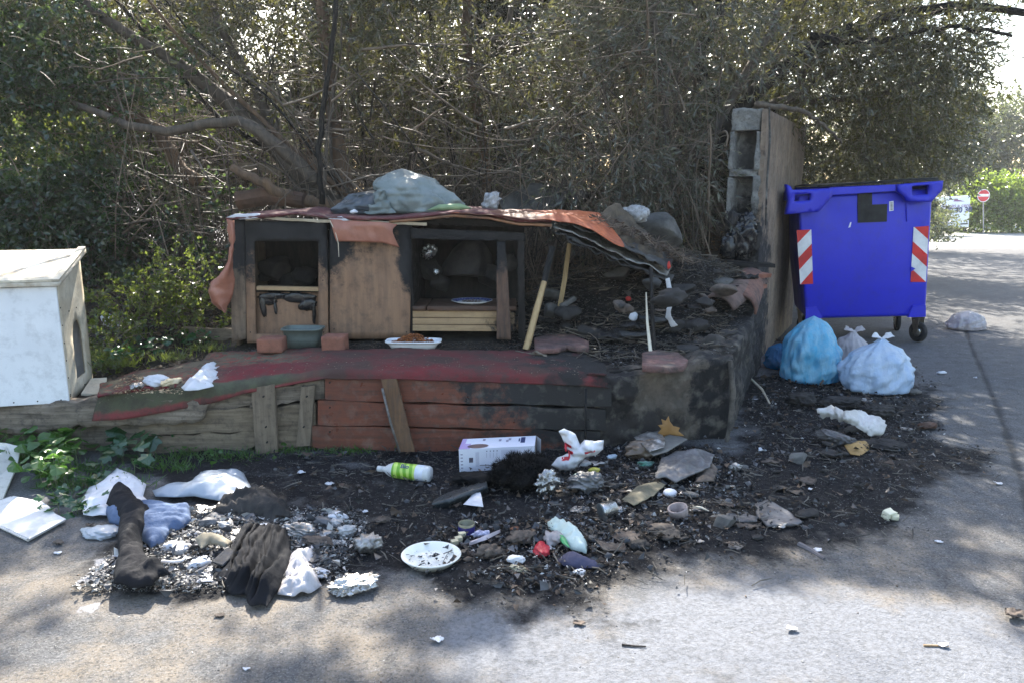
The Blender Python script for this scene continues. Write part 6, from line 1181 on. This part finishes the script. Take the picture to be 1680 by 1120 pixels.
# centre front cluster
sheet("carrier_bag", [(898,858),(912,852),(930,864),(952,878),(964,896),(962,910),(945,906),(925,895),(915,880),(900,868)], mat("mint white film", (.70, .78, .74), (.6, .72, .66), 5, .35, .3, trans=.25, tcol=(.7, .8, .75)), "white and mint green plastic bag in the front centre litter", "bag", base=.01, lump=.07, lw=.07, wr=.022, th=.003)
sheet("green_print", [(915,880),(922,876),(932,890),(935,898),(922,890)], mat("green film", (.05, .35, .12), None, 5, .4), "green leaf-shaped print by the mint green bag", "scrap", base=.035, lump=.02, lw=.03)
t = thing("red_pouch", "squashed clear cup with a bright red lid end, left of the mint green bag", "pouch", G(892,915,0))
ob("red_end", lumpm(G(888,905,.02)+(0, .02, 0), (.075, .13, .05), 'paper', 51, 4), mat("red plastic", (.60, .035, .05), (.45, .02, .04), 8, .4, .3, trans=.15, tcol=(.8, .1, .1)), t, True); ob("clear_end", lumpm(G(905,885,.03)+(0, .02, 0), (.11, .10, .06), 'paper', 52, 4), mat("clear cup", (.5, .45, .44), (.35, .3, .3), 8, .3, .3, trans=.3, tcol=(.6, .5, .5)), t, True)
sheet("navy_cloth", [(912,920),(930,910),(955,916),(985,928),(982,938),(955,934),(925,930)], mat("navy fabric", (.045, .045, .09), (.03, .03, .06), 8, .8, .4), "navy and white fabric scrap at the front of the litter", "fabric", base=.01, lump=.035, lw=.06, wr=.012)
t = thing("razor_brush", "pinkish white plastic handle with bristles beside the blue tin", "brush", G(790,886,0)); ob("handle", loft([[G(770,893,.015), G(795,886,.025), G(818,874,.02)], [G(772,888,.03), G(795,878,.04), G(820,868,.03)]], 20, wr=.001), mat("pinkish plastic", (.6, .5, .52), None, 5, .4, 0), t, True, solid=.01); ob("bristles", lumpm(G(790,878,.03)+(0, .02, 0), (.10, .05, .03), 'foil', 54, 4), mat("blue white bristles", (.5, .5, .65), (.08, .08, .16), 60, .6, .3), t)
t = thing("wooden_blocks", "row of little cream blocks left of the pinkish brush", "blocks", G(752,898,0))
for k, (x, y) in enumerate(((746,896),(752,889),(758,882))): mb = MB(); mb.box(g3(x, y, .018), (.03, .022, .018), rz=.4, jit=.001); ob("block", mb, mat("cream block %d" % k, (.62, .54, .36), None, 5, .7, 0), t)
lump("brown_paper", 780,885,830,922, m_brownp, "torn dark brown paper right of the round white dish", "paper", 'paper', 55, 4, .8); lump("brown_paper", 825,862,880,900, m_brownp, "grey brown torn paper left of the red pouch", "paper", 'paper', 56, 4, .8)
lump("orange_peel", 836,862,852,872, mat("rusty scrap", (.25, .1, .05), None, 5, .7), "small rusty scrap above the torn paper", "scrap", 'paper', 57, 3)
lump("paper_scrap", 830,906,862,930, m_wplast, "pale green white plastic shred in the front litter", "plastic", 'paper', 58, 4, .7); lump("bone_piece", 832,924,872,942, mat("cream bone", (.5, .44, .3), (.3, .25, .17), 9, .8), "cream bone-like piece at the front of the litter", "bone", 'paper', 59, 4, .5)
lump("paper_scrap", 940,930,962,945, m_wplast, "tiny torn white wrapper below the navy fabric", "wrapper", 'paper', 60, 3, .7)
LM = [(250, 880, "black trousers"), (300, 850, "jeans"), (415, 940, "pleated black garment"), (420, 830, "charred black cloth"), (485, 870, "dull grey foil"), (570, 960, "wide silver foil"), (500, 940, "grubby whitish bag"), (345, 890, "khaki torn paper"), (600, 890, "sooty foil"), (703, 920, "round white dish"), (663, 775, "white bottle"), (815, 750, "printed white box"), (1275, 845, "triangular grey shard"), (1460, 845, "cream foam chunk"), (1400, 690, "dirty white cloth"), (1450, 600, "pale blue bag"), (1597, 525, "lone road bag"), (1115, 835, "pinkish cup"), (45, 850, "board stack"), (1200, 680, "concrete plinth"), (930, 880, "mint green bag"), (285, 935, "white hook"), (182, 810, "curled white sheet"), (1040, 1061, "short dark twig"), (1535, 1061, "pale straw")]
_used = {}
def where(x, y):
    """plain words for the spot, told by the nearest landmarks"""
    d = sorted(LM, key=lambda l: (l[0]-x)**2+((l[1]-y)*1.6)**2); 
    def rel(l):
        dx, dy = x-l[0], (y-l[1])*1.6
        return ("left of" if dx < 0 else "right of") if abs(dx) > abs(dy) else ("behind" if dy < 0 else "in front of")
    s = f"{rel(d[0])} the {d[0][2]}"; n = _used.get(s, 0); _used[s] = n+1
    return s if n == 0 else (s+f", nearer the {d[1][2]}" if n == 1 else s+f", nearer the {d[2][2]}")
_seen = set()
def lab(head, x, y):
    d = sorted(LM, key=lambda l: (l[0]-x)**2+((l[1]-y)*1.6)**2)
    def rel(l):
        dx, dy = x-l[0], (y-l[1])*1.6
        return ("left of" if dx < 0 else "right of") if abs(dx) > abs(dy) else ("behind" if dy < 0 else "before")
    sh = lambda l: " ".join(l[2].split()[-2:])
    for s in [f"{head}, {rel(d[0])} the {sh(d[0])}"]+[f"{head}, {rel(d[0])} the {sh(d[0])}, {w} the {sh(l)}" for l in d[1:5] for w in (rel(l), "towards")]:
        if s not in _seen: break
    _seen.add(s); return s
# left heap
sheet("paper_sheet", [(137,845),(134,822),(146,800),(168,790),(192,769),(215,778),(240,795),(235,815),(250,828),(215,840),(180,845),(152,847)], m_wpaper, "big curled white sheet behind the black trousers", "sheet", base=.02, lump=.05, lw=.12, wr=.012, wscale=4, th=.002)
sheet("plastic_sheet", [(250,805),(280,797),(310,796),(330,775),(365,775),(400,777),(415,806),(408,815),(375,824),(335,818),(300,818),(255,815)], m_tpaper, "clear grey plastic sheet curling over behind the jeans", "sheet", base=.02, lump=.06, lw=.10, wr=.014, wscale=4, th=.002)
sheet("jeans", [(172,838),(190,835),(215,830),(250,832),(290,836),(312,835),(314,858),(300,868),(280,872),(270,890),(248,902),(235,890),(225,868),(205,865),(180,858)], mat("faded denim", (.10, .15, .26), (.055, .085, .16), 6, .9, .6, 120, sheen=0, grime=.2), "pale blue denim garment under the black trousers", "jeans", base=.02, lump=.03, lw=.02, wr=.006, th=.004, res=.007, soft=.024, sdir=.2)
m_blk = mat("black cloth", (.010, .011, .014), (.017, .017, .020), 7, .9, .6, 90)
sheet("trousers", [(175,828),(185,805),(200,800),(215,808),(228,825),(248,832),(240,850),(232,880),(236,912),(250,925),(272,935),(280,946),(262,948),(250,962),(215,966),(188,960),(187,940),(196,915),(193,880),(198,850),(188,838)], m_blk, "black trousers lying crumpled across the jeans in an L shape", "trousers", base=.055, lump=.035, lw=.025, wr=.008, th=.004, res=.007, soft=.026, sdir=1.4)
_r = []
for v_ in np.linspace(0, 1, 9):
    row = []
    for u_ in np.linspace(0, 1, 70):
        tx, ty = 398+78*u_+3*math.sin(u_*9), 884-7*math.sin(u_*3.1); bx_, by_ = 350+84*u_+4*math.sin(u_*14), 950+56*u_**.8+5*math.sin(u_*17+1)
        b_ = 14*math.sin(math.pi*v_)*(1 if u_ > .5 else -.5)*abs(u_-.5)*2; x_, y_ = tx+(bx_-tx)*v_+b_, ty+(by_-ty)*v_
        g_ = G(x_, y_, .0); f_ = float(fbm(np.array([[u_*5.5+.5*v_, v_*.7, 3.3]]), 1, 3, 5)[0]); e_ = min(u_, 1-u_, v_+.05, 1-v_)
        g_[2] = .018+.055*(1-math.exp(-e_/.09))+(.05+.05*v_)*max(-.35, 1-abs(f_)*7)*.55*(1-math.exp(-e_/.05)); row.append(g_)
    _r.append(row)
one("black_skirt", loft(_r, 90, wr=.003, wscale=14, seed=3, sub=5), m_blk, "pleated black garment spread on the ground at the front left", "garment", smooth=True, solid=.004)
if 0: sheet("black_skirt", [(355,932),(380,910),(405,885),(430,878),(455,876),(475,890),(470,915),(465,940),(450,975),(430,1004),(405,998),(370,985),(352,955)], m_blk, "pleated black garment spread on the ground at the front left", "garment", base=.045, lump=.012, lw=.03, wr=.003, th=.004, res=.007, pleat=(-.35, 14, .026))
sheet("white_board_piece", [(322,955),(335,930),(352,920),(352,955)], m_wpaper, "small white triangular sheet left of the pleated garment", "paper", base=.01)
sheet("burnt_cloth", [(345,845),(365,828),(385,818),(420,805),(450,818),(470,830),(480,850),(465,862),(440,858),(415,850),(380,848),(355,850)], m_charp, "ragged charred black cloth behind the pale ash heap", "burnt cloth", base=.01, lump=.05, lw=.05, wr=.02, wscale=11, th=.004, res=.008, soft=.035, jag=.004)
sheet("carrier_bag", [(455,975),(468,940),(475,915),(495,912),(515,898),(520,915),(515,940),(528,960),(510,972),(480,978)], mat("grubby white film", (.55, .53, .55), (.42, .4, .42), 8, .4, .4, trans=.2, tcol=(.6, .6, .6)), "grubby whitish carrier bag right of the pleated garment", "bag", base=.01, lump=.05, lw=.06, wr=.028, wscale=7, th=.003)
lump("foil_ball", 528,934,616,983, m_foil, "wide crumpled silver foil at the front right of the left heap", "foil", 'foil', 61, 5, .75)
lump("foil_ball", 455,848,512,890, m_sfoil, "dull grey crumpled foil on the ash heap above the pleated garment", "foil", 'foil', 62, 5, .8)
lump("foil_ball", 575,868,625,912, m_sfoil, "sooty crumpled foil right of the ash heap", "foil", 'foil', 63, 4, .8)
lump("foil_ball", 552,855,584,885, m_ashp, "small whitish crumpled scrap above the sooty foil", "scrap", 'foil', 64, 4, .8)
lump("brown_paper", 488,870,545,905, m_brownp, "brown scorched paper lump right of the dull foil", "paper", 'paper', 65, 4, .8); lump("brown_paper", 610,843,640,860, m_brownp, "little brown crumpled leaf alone on the black ground", "dry leaf", 'paper', 66, 4, .8)
sheet("khaki_paper", [(320,885),(335,878),(365,880),(382,888),(370,898),(345,892),(330,900)], mat("khaki paper", (.3, .26, .19), (.2, .17, .12), 8, .8, .3), "khaki torn paper on the pale ash heap", "paper", base=.05, lump=.03, lw=.03)
lump("clear_cup", 116,858,190,888, m_tpaper, "crushed clear plastic left of the black trousers", "plastic", 'paper', 67, 4, .6, smooth=True)
mb = MB(); mb.box(g3(294,910,.03), (.045, .04, .025), rz=.2, rx=.3); one("white_cube", mb, m_wplast, "little bluish white box on the ash heap", "box")
mb = MB(); mb.box(g3(372,935,.05), (.07, .09, .03), rz=-.5, rx=.3); bevel(one("black_box", mb, m_melt, "small shiny black box tucked left of the pleated garment", "box"), .004)
mb = MB(); mb.tube([g3(267,932,.03), g3(285,936,.035), g3(300,932,.03), g3(306,924,.03)], .006, 8); one("white_hook", mb, m_wplast, "white plastic hook on the ash heap", "hook", smooth=True)
for k in range(80):
    x = rng.uniform(285, 560); y = rng.uniform(838, 950); 
    if 345 < x < 480 and y > 885: continue
    s = rng.uniform(.025, .085); mm = [m_ashp, m_wpaper, m_sfoil, m_ashp, m_slate][k % 5]
    c = g3(x, y, s*.25); one("ash_scrap", lumpm(c, (s*1.3, s, s*.7), ('flake', 'paper', 'flake', 'foil')[k % 4], k, 3), mm, lab(('ashy', 'white', 'silvery', 'pale', 'dark')[k % 5]+' heap scrap', x, y), "scrap", "pale scraps of the left ash heap")
for k in range(60):
    if k < 44: x = rng.uniform(960, 1330); y = rng.uniform(745, 905)
    else: x = rng.uniform(1240, 1500); y = rng.uniform(640, 780)
    s = .025+.07*rng.random()**2; c = g3(x, y, s*.2)
    if c[1] > front_y(c[0])-.08 and c[0] < side_x(c[1])+.06: continue
    j = k % 6; one("burnt_scrap", lumpm(c, (s*1.5, s*1.1, s*.6), ('flake', 'flake', 'char')[k % 3], k+9, 3), [m_slate, m_brownp, m_charp, m_charp, m_sfoil, m_gstone][j], lab(('grey', 'brown', 'black', 'sooty', 'silvery', 'stony')[j]+' scrap', x, y), "scrap", "burnt scraps in the black ash")
# boards at the far left
for k in range(5):
    dz = k*.004; q = [(-30,835),(20,817),(66,826),(78,834),(88,846),(106,855),(46,888),(-30,852)]
    if k == 0: st = thing("board_stack", "stack of thin white broken boards at the left edge of the ground", "boards", G(45,870,0))
    mb = MB(); mb.slab([G(x+k*.8*(-1)**k, y+k*.5, .003)+(0, 0, .004+dz) for x, y in q], (0, 0, -.0035)); ob("board", mb, mat("white board %d" % k, (.66, .64, .62), (.54, .52, .5), 5, .6, .3, grime=.25), st)
one("white_slab", (lambda m_: (m_.slab([G(-60,720,.12), G(10,726,.14), G(34,732,.12), G(28,762,.05), G(5,820,.0)+(0, 0, .01), G(-60,840,0)+(0, 0, .01)], (0, 0, -.012)), m_)[1])(MB()), mat("white slab", (.62, .6, .55), (.48, .45, .4), 5, .8, .4, grime=.35), "off-white slab leaning in the weeds at the left frame edge", "slab")
# scattered single scraps one can pick out
sc_ = [(148,862,.035),(95,908,.03),(260,860,.0),(360,1010,.035),(718,1052,.045),(405,1098,.02),(226,968,.03),(190,915,.03),(84,862,.05),(98,892,.05),(1340,905,.04),(1300,1035,.04),(950,1025,.04),(600,842,.035),(1545,1062,.03),(1665,1015,.09),(1250,740,.05),(1238,655,.04),(1265,690,.03),(1330,805,.03),(1540,890,.035),(1475,755,.03),(1600,620,.03),(1638,795,.04),(1195,720,.04),(540,797,.05),(495,778,.04),(780,742,.03)]
for k, (x, y, s) in enumerate(sc_):
    if s == 0: continue
    g = g3(x, y, s*.2); one("paper_scrap", lumpm(g, (s*.95, s*.7, s*.5), 'flake', k+5, 3), m_wpaper if k % 3 else m_brownp, lab('small '+('white' if k % 3 else 'brown')+' scrap', x, y), "scrap", "loose scraps on the ground")
# sticks
def stick(pts, r, lb, m=None, z=.004, Y=None): mb = MB(); mb.tube([(g3(x, y, z) if Y is None else P(x, y, Y)) for x, y in pts], [r, r*.9, r*.6][:len(pts)] if len(pts) == 3 else r, 6, True, .15); one("stick", mb, m or m_charv, lb, "stick")
stick([(1310,895),(1330,905),(1352,920)], .012, "grey splinter of charred wood in front of the triangular shard", mat("grey char", (.14, .13, .14), None, 9, .8))
stick([(1020,1060),(1040,1062),(1060,1063)][:3], .0035, "short dark twig on the pale ash in the foreground"); stick([(1515,1060),(1535,1061),(1556,1062)], .0035, "pale straw on the grey foreground at the right", m_pale); stick([(1230,630),(1250,650),(1262,672)], .01, "pale split stick by the plinth's side wall", m_whitec, .05)
stick([(1325,598),(1360,622),(1345,640)], .014, "bent brown stick under the tall blue bag", m_bark, .05)

# ------------------------------------------------------------------ uncountable fragments
def scatter(n, poly, size, m, name, lift=0.0, flat=.4, dens=None):
    poly = np.array(poly); lo = poly.min(0); hi = poly.max(0); x = rng.uniform(lo[0], hi[0], n); y = rng.uniform(lo[1], hi[1], n); k = sdf(x, y, poly) > -.12*rng.random(n)
    x, y = x[k], y[k]; 
    if dens is not None: k = rng.random(len(x)) < dens(x, y); x, y = x[k], y[k]
    k = (y < front_y(x)-.05) | (x > side_x(y)+.03); x, y = x[k], y[k]; s = size[0]*(size[1]/size[0])**(rng.random(len(x))**1.8)
    C = np.stack([x, y, gh(x, y)+lift*rng.random(len(x))+s*.1], -1); V, F = chips(C, s, flat); struct(name, (V, F, None), m, kind="stuff")
m_cc = mat("charcoal chips", (.018, .018, .020), (.04, .038, .038), 9, .42, 0, isl=.8); m_gc = mat("grey ash chips", (.12, .12, .13), (.055, .055, .06), 9, .8, 0, isl=.5); m_wc = mat("white chips", (.48, .47, .46), (.3, .29, .27), 9, .8, 0, isl=.3); m_bc = mat("brown litter chips", (.11, .075, .05), (.06, .04, .03), 9, .8, 0, isl=.5)
dch = lambda x, y: np.clip(masks(x, y)[0]*1.1, 0, 1)**1.6
BIG = gpoly([(380,735),(620,1000),(1100,1010),(1620,880),(1640,640),(1430,560),(1240,560),(1150,700)])
scatter(70000, BIG, (.004, .022), m_cc, "charcoal_fragments", .02, dens=dch); scatter(12000, BIG, (.004, .018), m_gc, "ash_fragments", .02, dens=dch); scatter(3500, BIG, (.006, .025), m_bc, "burnt_litter", .02, dens=lambda x, y: dch(x, y)*.8); scatter(5000, BIG, (.003, .012), m_wc, "pale_fragments", .02, dens=dch)
FRONT = gpoly([(-80,850),(-80,1150),(1760,1150),(1760,500),(1560,430),(1550,700),(1400,900),(1000,1000),(600,960),(200,980),(100,880)])
scatter(12000, FRONT, (.003, .012), m_wc, "pale_grit", .0); scatter(12000, FRONT, (.003, .012), m_cc, "dark_grit", .0); scatter(700, FRONT, (.008, .022), m_bc, "leaf_crumbs", .0, .25); scatter(500, FRONT, (.008, .02), m_wc, "white_bits", .0, .3)
scatter(7000, ASHL, (.004, .03), m_gc, "heap_ash_fragments", .03); scatter(7000, ASHL, (.003, .022), m_wc, "heap_pale_fragments", .03); scatter(3500, ASHL, (.006, .02), m_cc, "heap_charcoal", .03)
def flakes(n, poly, L, m, name, lift, dens):
    poly = np.array(poly); lo = poly.min(0); hi = poly.max(0); x = rng.uniform(lo[0], hi[0], n); y = rng.uniform(lo[1], hi[1], n); k = (sdf(x, y, poly) > -.05) & (rng.random(n) < dens(x, y)) & ((y < front_y(x)-.05) | (x > side_x(y)+.03)); x, y = x[k], y[k]; n = len(x)
    C = np.stack([x, y, gh(x, y)+.006+lift*rng.random(n)], -1); D = rng.normal(size=(n, 3))*np.array([1, 1, .28]); l = L[0]*(L[1]/L[0])**(rng.random(n)**1.6); struct(name, (*leaves(C, D, l, l*rng.uniform(.3, .9, n), .35), None), m, kind="stuff")
m_fl = mat("black curled flakes", (.018, .018, .02), (.04, .04, .042), 9, .45, 0, isl=.9)
flakes(9000, BIG, (.008, .045), m_fl, "curled_black_flakes", .03, dch); flakes(2000, BIG, (.008, .04), m_gc, "curled_grey_flakes", .03, dch); flakes(900, ASHL, (.015, .06), m_gc, "heap_grey_flakes", .03, lambda x, y: .8+0*x); flakes(900, ASHL, (.012, .05), m_wc, "heap_white_flakes", .03, lambda x, y: .8+0*x); flakes(1500, BIG, (.02, .07), m_bc, "curled_brown_flakes", .03, dch)
for nm_, q_, n_ in (("centre", gpoly([(700,870),(860,850),(1010,870),(1000,940),(860,975),(740,930)]), 900), ("right", gpoly([(880,800),(960,745),(1180,735),(1240,830),(1120,900),(920,880)]), 1500), ("bags", gpoly([(1230,640),(1300,625),(1500,660),(1540,710),(1400,770),(1230,760)]), 700)):
    for w_, (m__, a_, f_) in enumerate(((m_gc, (.01, .05), 1.0), (m_wc, (.006, .03), .6), (m_bc, (.01, .055), .9), (m_cc, (.015, .055), .9))): flakes(int(n_*f_*.5), q_, a_, m__, ("mixed_grey_scraps", "mixed_white_scraps", "mixed_brown_scraps", "mixed_black_scraps")[w_], .012, lambda x, y: .9*(np.hypot(x+.33, y-2.91) > .17))
# straw and burnt twigs lying in the debris
N = 2600; x = rng.uniform(-1.4, 3.2, N); y = rng.uniform(2.6, 6.8, N); k = rng.random(N) < masks(x, y)[0]*.9; k &= (y < front_y(x)-.06) | (x > side_x(y)+.05); x, y = x[k], y[k]; a = rng.random(len(x))*6.28; ln = rng.uniform(.02, .11, len(x)); c0 = np.stack([x, y, gh(x, y)+.012+.02*rng.random(len(x))], -1)
d_ = np.stack([np.cos(a), np.sin(a), rng.normal(0, .12, len(x))], -1)*ln[:, None]; Pt = np.stack([c0-d_/2, c0+rng.normal(size=c0.shape)*.004, c0+d_/2], 1); V, F = tubes(Pt, np.outer(rng.uniform(.0012, .0035, len(x)), [1, 1, .7]), 4)
struct("straw_and_twigs", (V, F, None), mat("burnt straw", (.11, .10, .085), (.03, .027, .024), 6, .8, 0, isl=.7), kind="stuff")
# rubble and ash on the platform top
LMP = [(915, 560, "notched pink slab"), (1090, 590, "rounded pink paving piece"), (1060, 500, "thin whitish stick"), (1102, 500, "white plastic strip"), (880, 520, "pale timber prop"), (1200, 490, "curved roof tile"), (1215, 395, "black molten mass"), (1090, 375, "grey boulder"), (960, 540, "big sooty stone"), (1170, 560, "low black stone"), (1040, 520, "white paper scrap")]
for k in range(84):
    x = rng.uniform(870, 1245); y = rng.uniform(420, 590)
    g = pz(x, y); 
    if g[1] < front_y(g[0])+.12 or g[0] > side_x(g[1])-.05 or (g[1] < 4.95 and g[0] < .6): continue
    s = .04+.15*rng.random()**2; LMs = sorted(LMP, key=lambda l: (l[0]-x)**2+((l[1]-y)*1.6)**2); a_, b_ = LMs[0], LMs[1]
    side_ = ("left of" if x < a_[0] else "right of") if abs(x-a_[0]) > abs(y-a_[1])*1.6 else ("behind" if y < a_[1] else "in front of"); j = k % 5
    one("charred_lump", lumpm(g+(0, 0, s*.2), (s*1.3, s, s*.75), ('flake', 'char', 'flake', 'paper', 'rock', 'char')[k % 6], k+3, 3), [m_charp, m_charp, m_charp, m_chsheet, m_brownp][j], f"{('tiny ', 'small ', 'medium ', 'large ')[int(s > .045)+int(s > .07)+int(s > .11)]}{('black', 'sooty', 'charred', 'dull', 'brownish')[j]} lump on the platform {side_} the {a_[2]}", "burnt lump", "burnt lumps on the platform")
def bscatter(n, x0, x1, y0, y1, size, m, name, lift=.02, flat=.5, test=None):
    x = rng.uniform(x0, x1, n); y = rng.uniform(y0, y1, n); k = (x < side_x(y)-.04) & (y > front_y(x)+.1)
    if test is not None: k &= test(x, y)
    x, y = x[k], y[k]; s = size[0]*(size[1]/size[0])**(rng.random(len(x))**1.8); C = np.stack([x, y, bank_h(x, y)+lift*rng.random(len(x))], -1); struct(name, (*chips(C, s, flat), None), m, kind="stuff")
offrug = lambda x, y: (y > 4.95) | (x > .6)
bscatter(16000, 0, 2.3, 4.45, 6.6, (.008, .04), m_cc, "platform_charcoal", .03, test=offrug); bscatter(3500, 0, 2.3, 4.45, 6.6, (.008, .035), m_gc, "platform_ash", .03, test=offrug); bscatter(2500, 0, 2.3, 4.45, 6.6, (.01, .05), m_bc, "platform_litter", .03, test=offrug); bscatter(500, 0, 2.2, 4.45, 6.4, (.006, .022), m_wc, "platform_pale_bits", .03, test=offrug)
bscatter(3500, -2.4, .4, 4.92, 5.2, (.006, .03), m_bc, "hut_front_litter", .015); bscatter(600, -2.4, .4, 4.92, 5.2, (.006, .02), m_gc, "hut_front_bits", .02)
N = 700; x = rng.uniform(.1, 2.0, N); y = rng.uniform(4.6, 6.3, N); k = x < side_x(y)-.08; x, y = x[k], y[k]; a = rng.random(len(x))*6.28; ln = rng.uniform(.04, .24, len(x)); c0 = np.stack([x, y, bank_h(x, y)+.02+.03*rng.random(len(x))], -1); d_ = np.stack([np.cos(a), np.sin(a), rng.normal(0, .15, len(x))], -1)*ln[:, None]
Pt = np.stack([c0-d_/2, c0+rng.normal(size=c0.shape)*.01, c0+d_/2], 1); V, F = tubes(Pt, np.outer(rng.uniform(.0015, .005, len(x)), [1, 1, .7]), 4); struct("platform_twigs", (V, F, None), mat("sooty twigs", (.14, .115, .085), (.03, .027, .024), 6, .8, 0, isl=.7), kind="stuff")
# crumbs on the rug
C = []
for _ in range(900):
    u = rng.random(); xx = 160+u*800; i_ = np.interp(xx, [b[0] for b in mid_e], [b[1] for b in mid_e]); g = G(xx, i_+rng.normal()*7, rz(xx)+.03); C.append(g)
struct("rug_crumbs", (*chips(np.array(C), rng.uniform(.004, .014, len(C)), .4), None), mat("rug crumbs", (.25, .2, .14), (.1, .08, .06), 9, .8, 0, isl=.7), kind="stuff")
C = np.array([G(rng.uniform(190, 300), rng.uniform(615, 645), .39) for _ in range(350)]); struct("rug_food_bits", (*chips(C, rng.uniform(.008, .03, len(C)), .5), None), mat("food bits", (.5, .4, .26), (.25, .12, .06), 9, .7, 0, isl=.5), kind="stuff")

N = 700; C = np.stack([rng.uniform(.55, 1.25, N), rng.uniform(5.35, 6.0, N), np.zeros(N)], -1); C[:, 2] = np.interp(C[:, 0], [.5, .8, 1.25], [1.29, 1.20, .98])+rng.uniform(-.02, .05, N)
struct("roof_end_litter", (*leaves(C, rng.normal(size=(N, 3))*np.array([1, 1, .6]), rng.uniform(.03, .08, N), rng.uniform(.006, .02, N), .3), None), m_bc, kind="stuff")
N = 160; a = rng.random(N)*6.28; c0 = np.stack([rng.uniform(.6, 1.3, N), rng.uniform(5.3, 6.0, N), np.zeros(N)], -1); c0[:, 2] = np.interp(c0[:, 0], [.5, .8, 1.25], [1.29, 1.20, .98])+.03; d_ = np.stack([np.cos(a), np.sin(a), rng.normal(0, .35, N)], -1)*rng.uniform(.05, .22, N)[:, None]
V, F = tubes(np.stack([c0-d_/2, c0+rng.normal(size=c0.shape)*.012, c0+d_/2], 1), np.full((N, 3), .0022), 4); struct("roof_end_twigs", (V, F, None), m_twig, kind="stuff")
# ------------------------------------------------------------------ thin haze volume, added to suggest lens glare and a far veil
hb = MB(); hb.box((8, 28, 3.6), (90, 70, 11)); 
hm = bpy.data.materials.new("glare haze"); hm.use_nodes = True; hn = hm.node_tree; hn.nodes.clear(); ho = hn.nodes.new("ShaderNodeOutputMaterial"); hv = hn.nodes.new("ShaderNodeVolumePrincipled")
hv.inputs['Color'].default_value = (.93, .96, 1, 1); hv.inputs['Density'].default_value = .0009; hv.inputs['Anisotropy'].default_value = .45
hn.links.new(hv.outputs[0], ho.inputs['Volume'])
o = ob("haze", hb, hm); o["kind"] = "stuff"
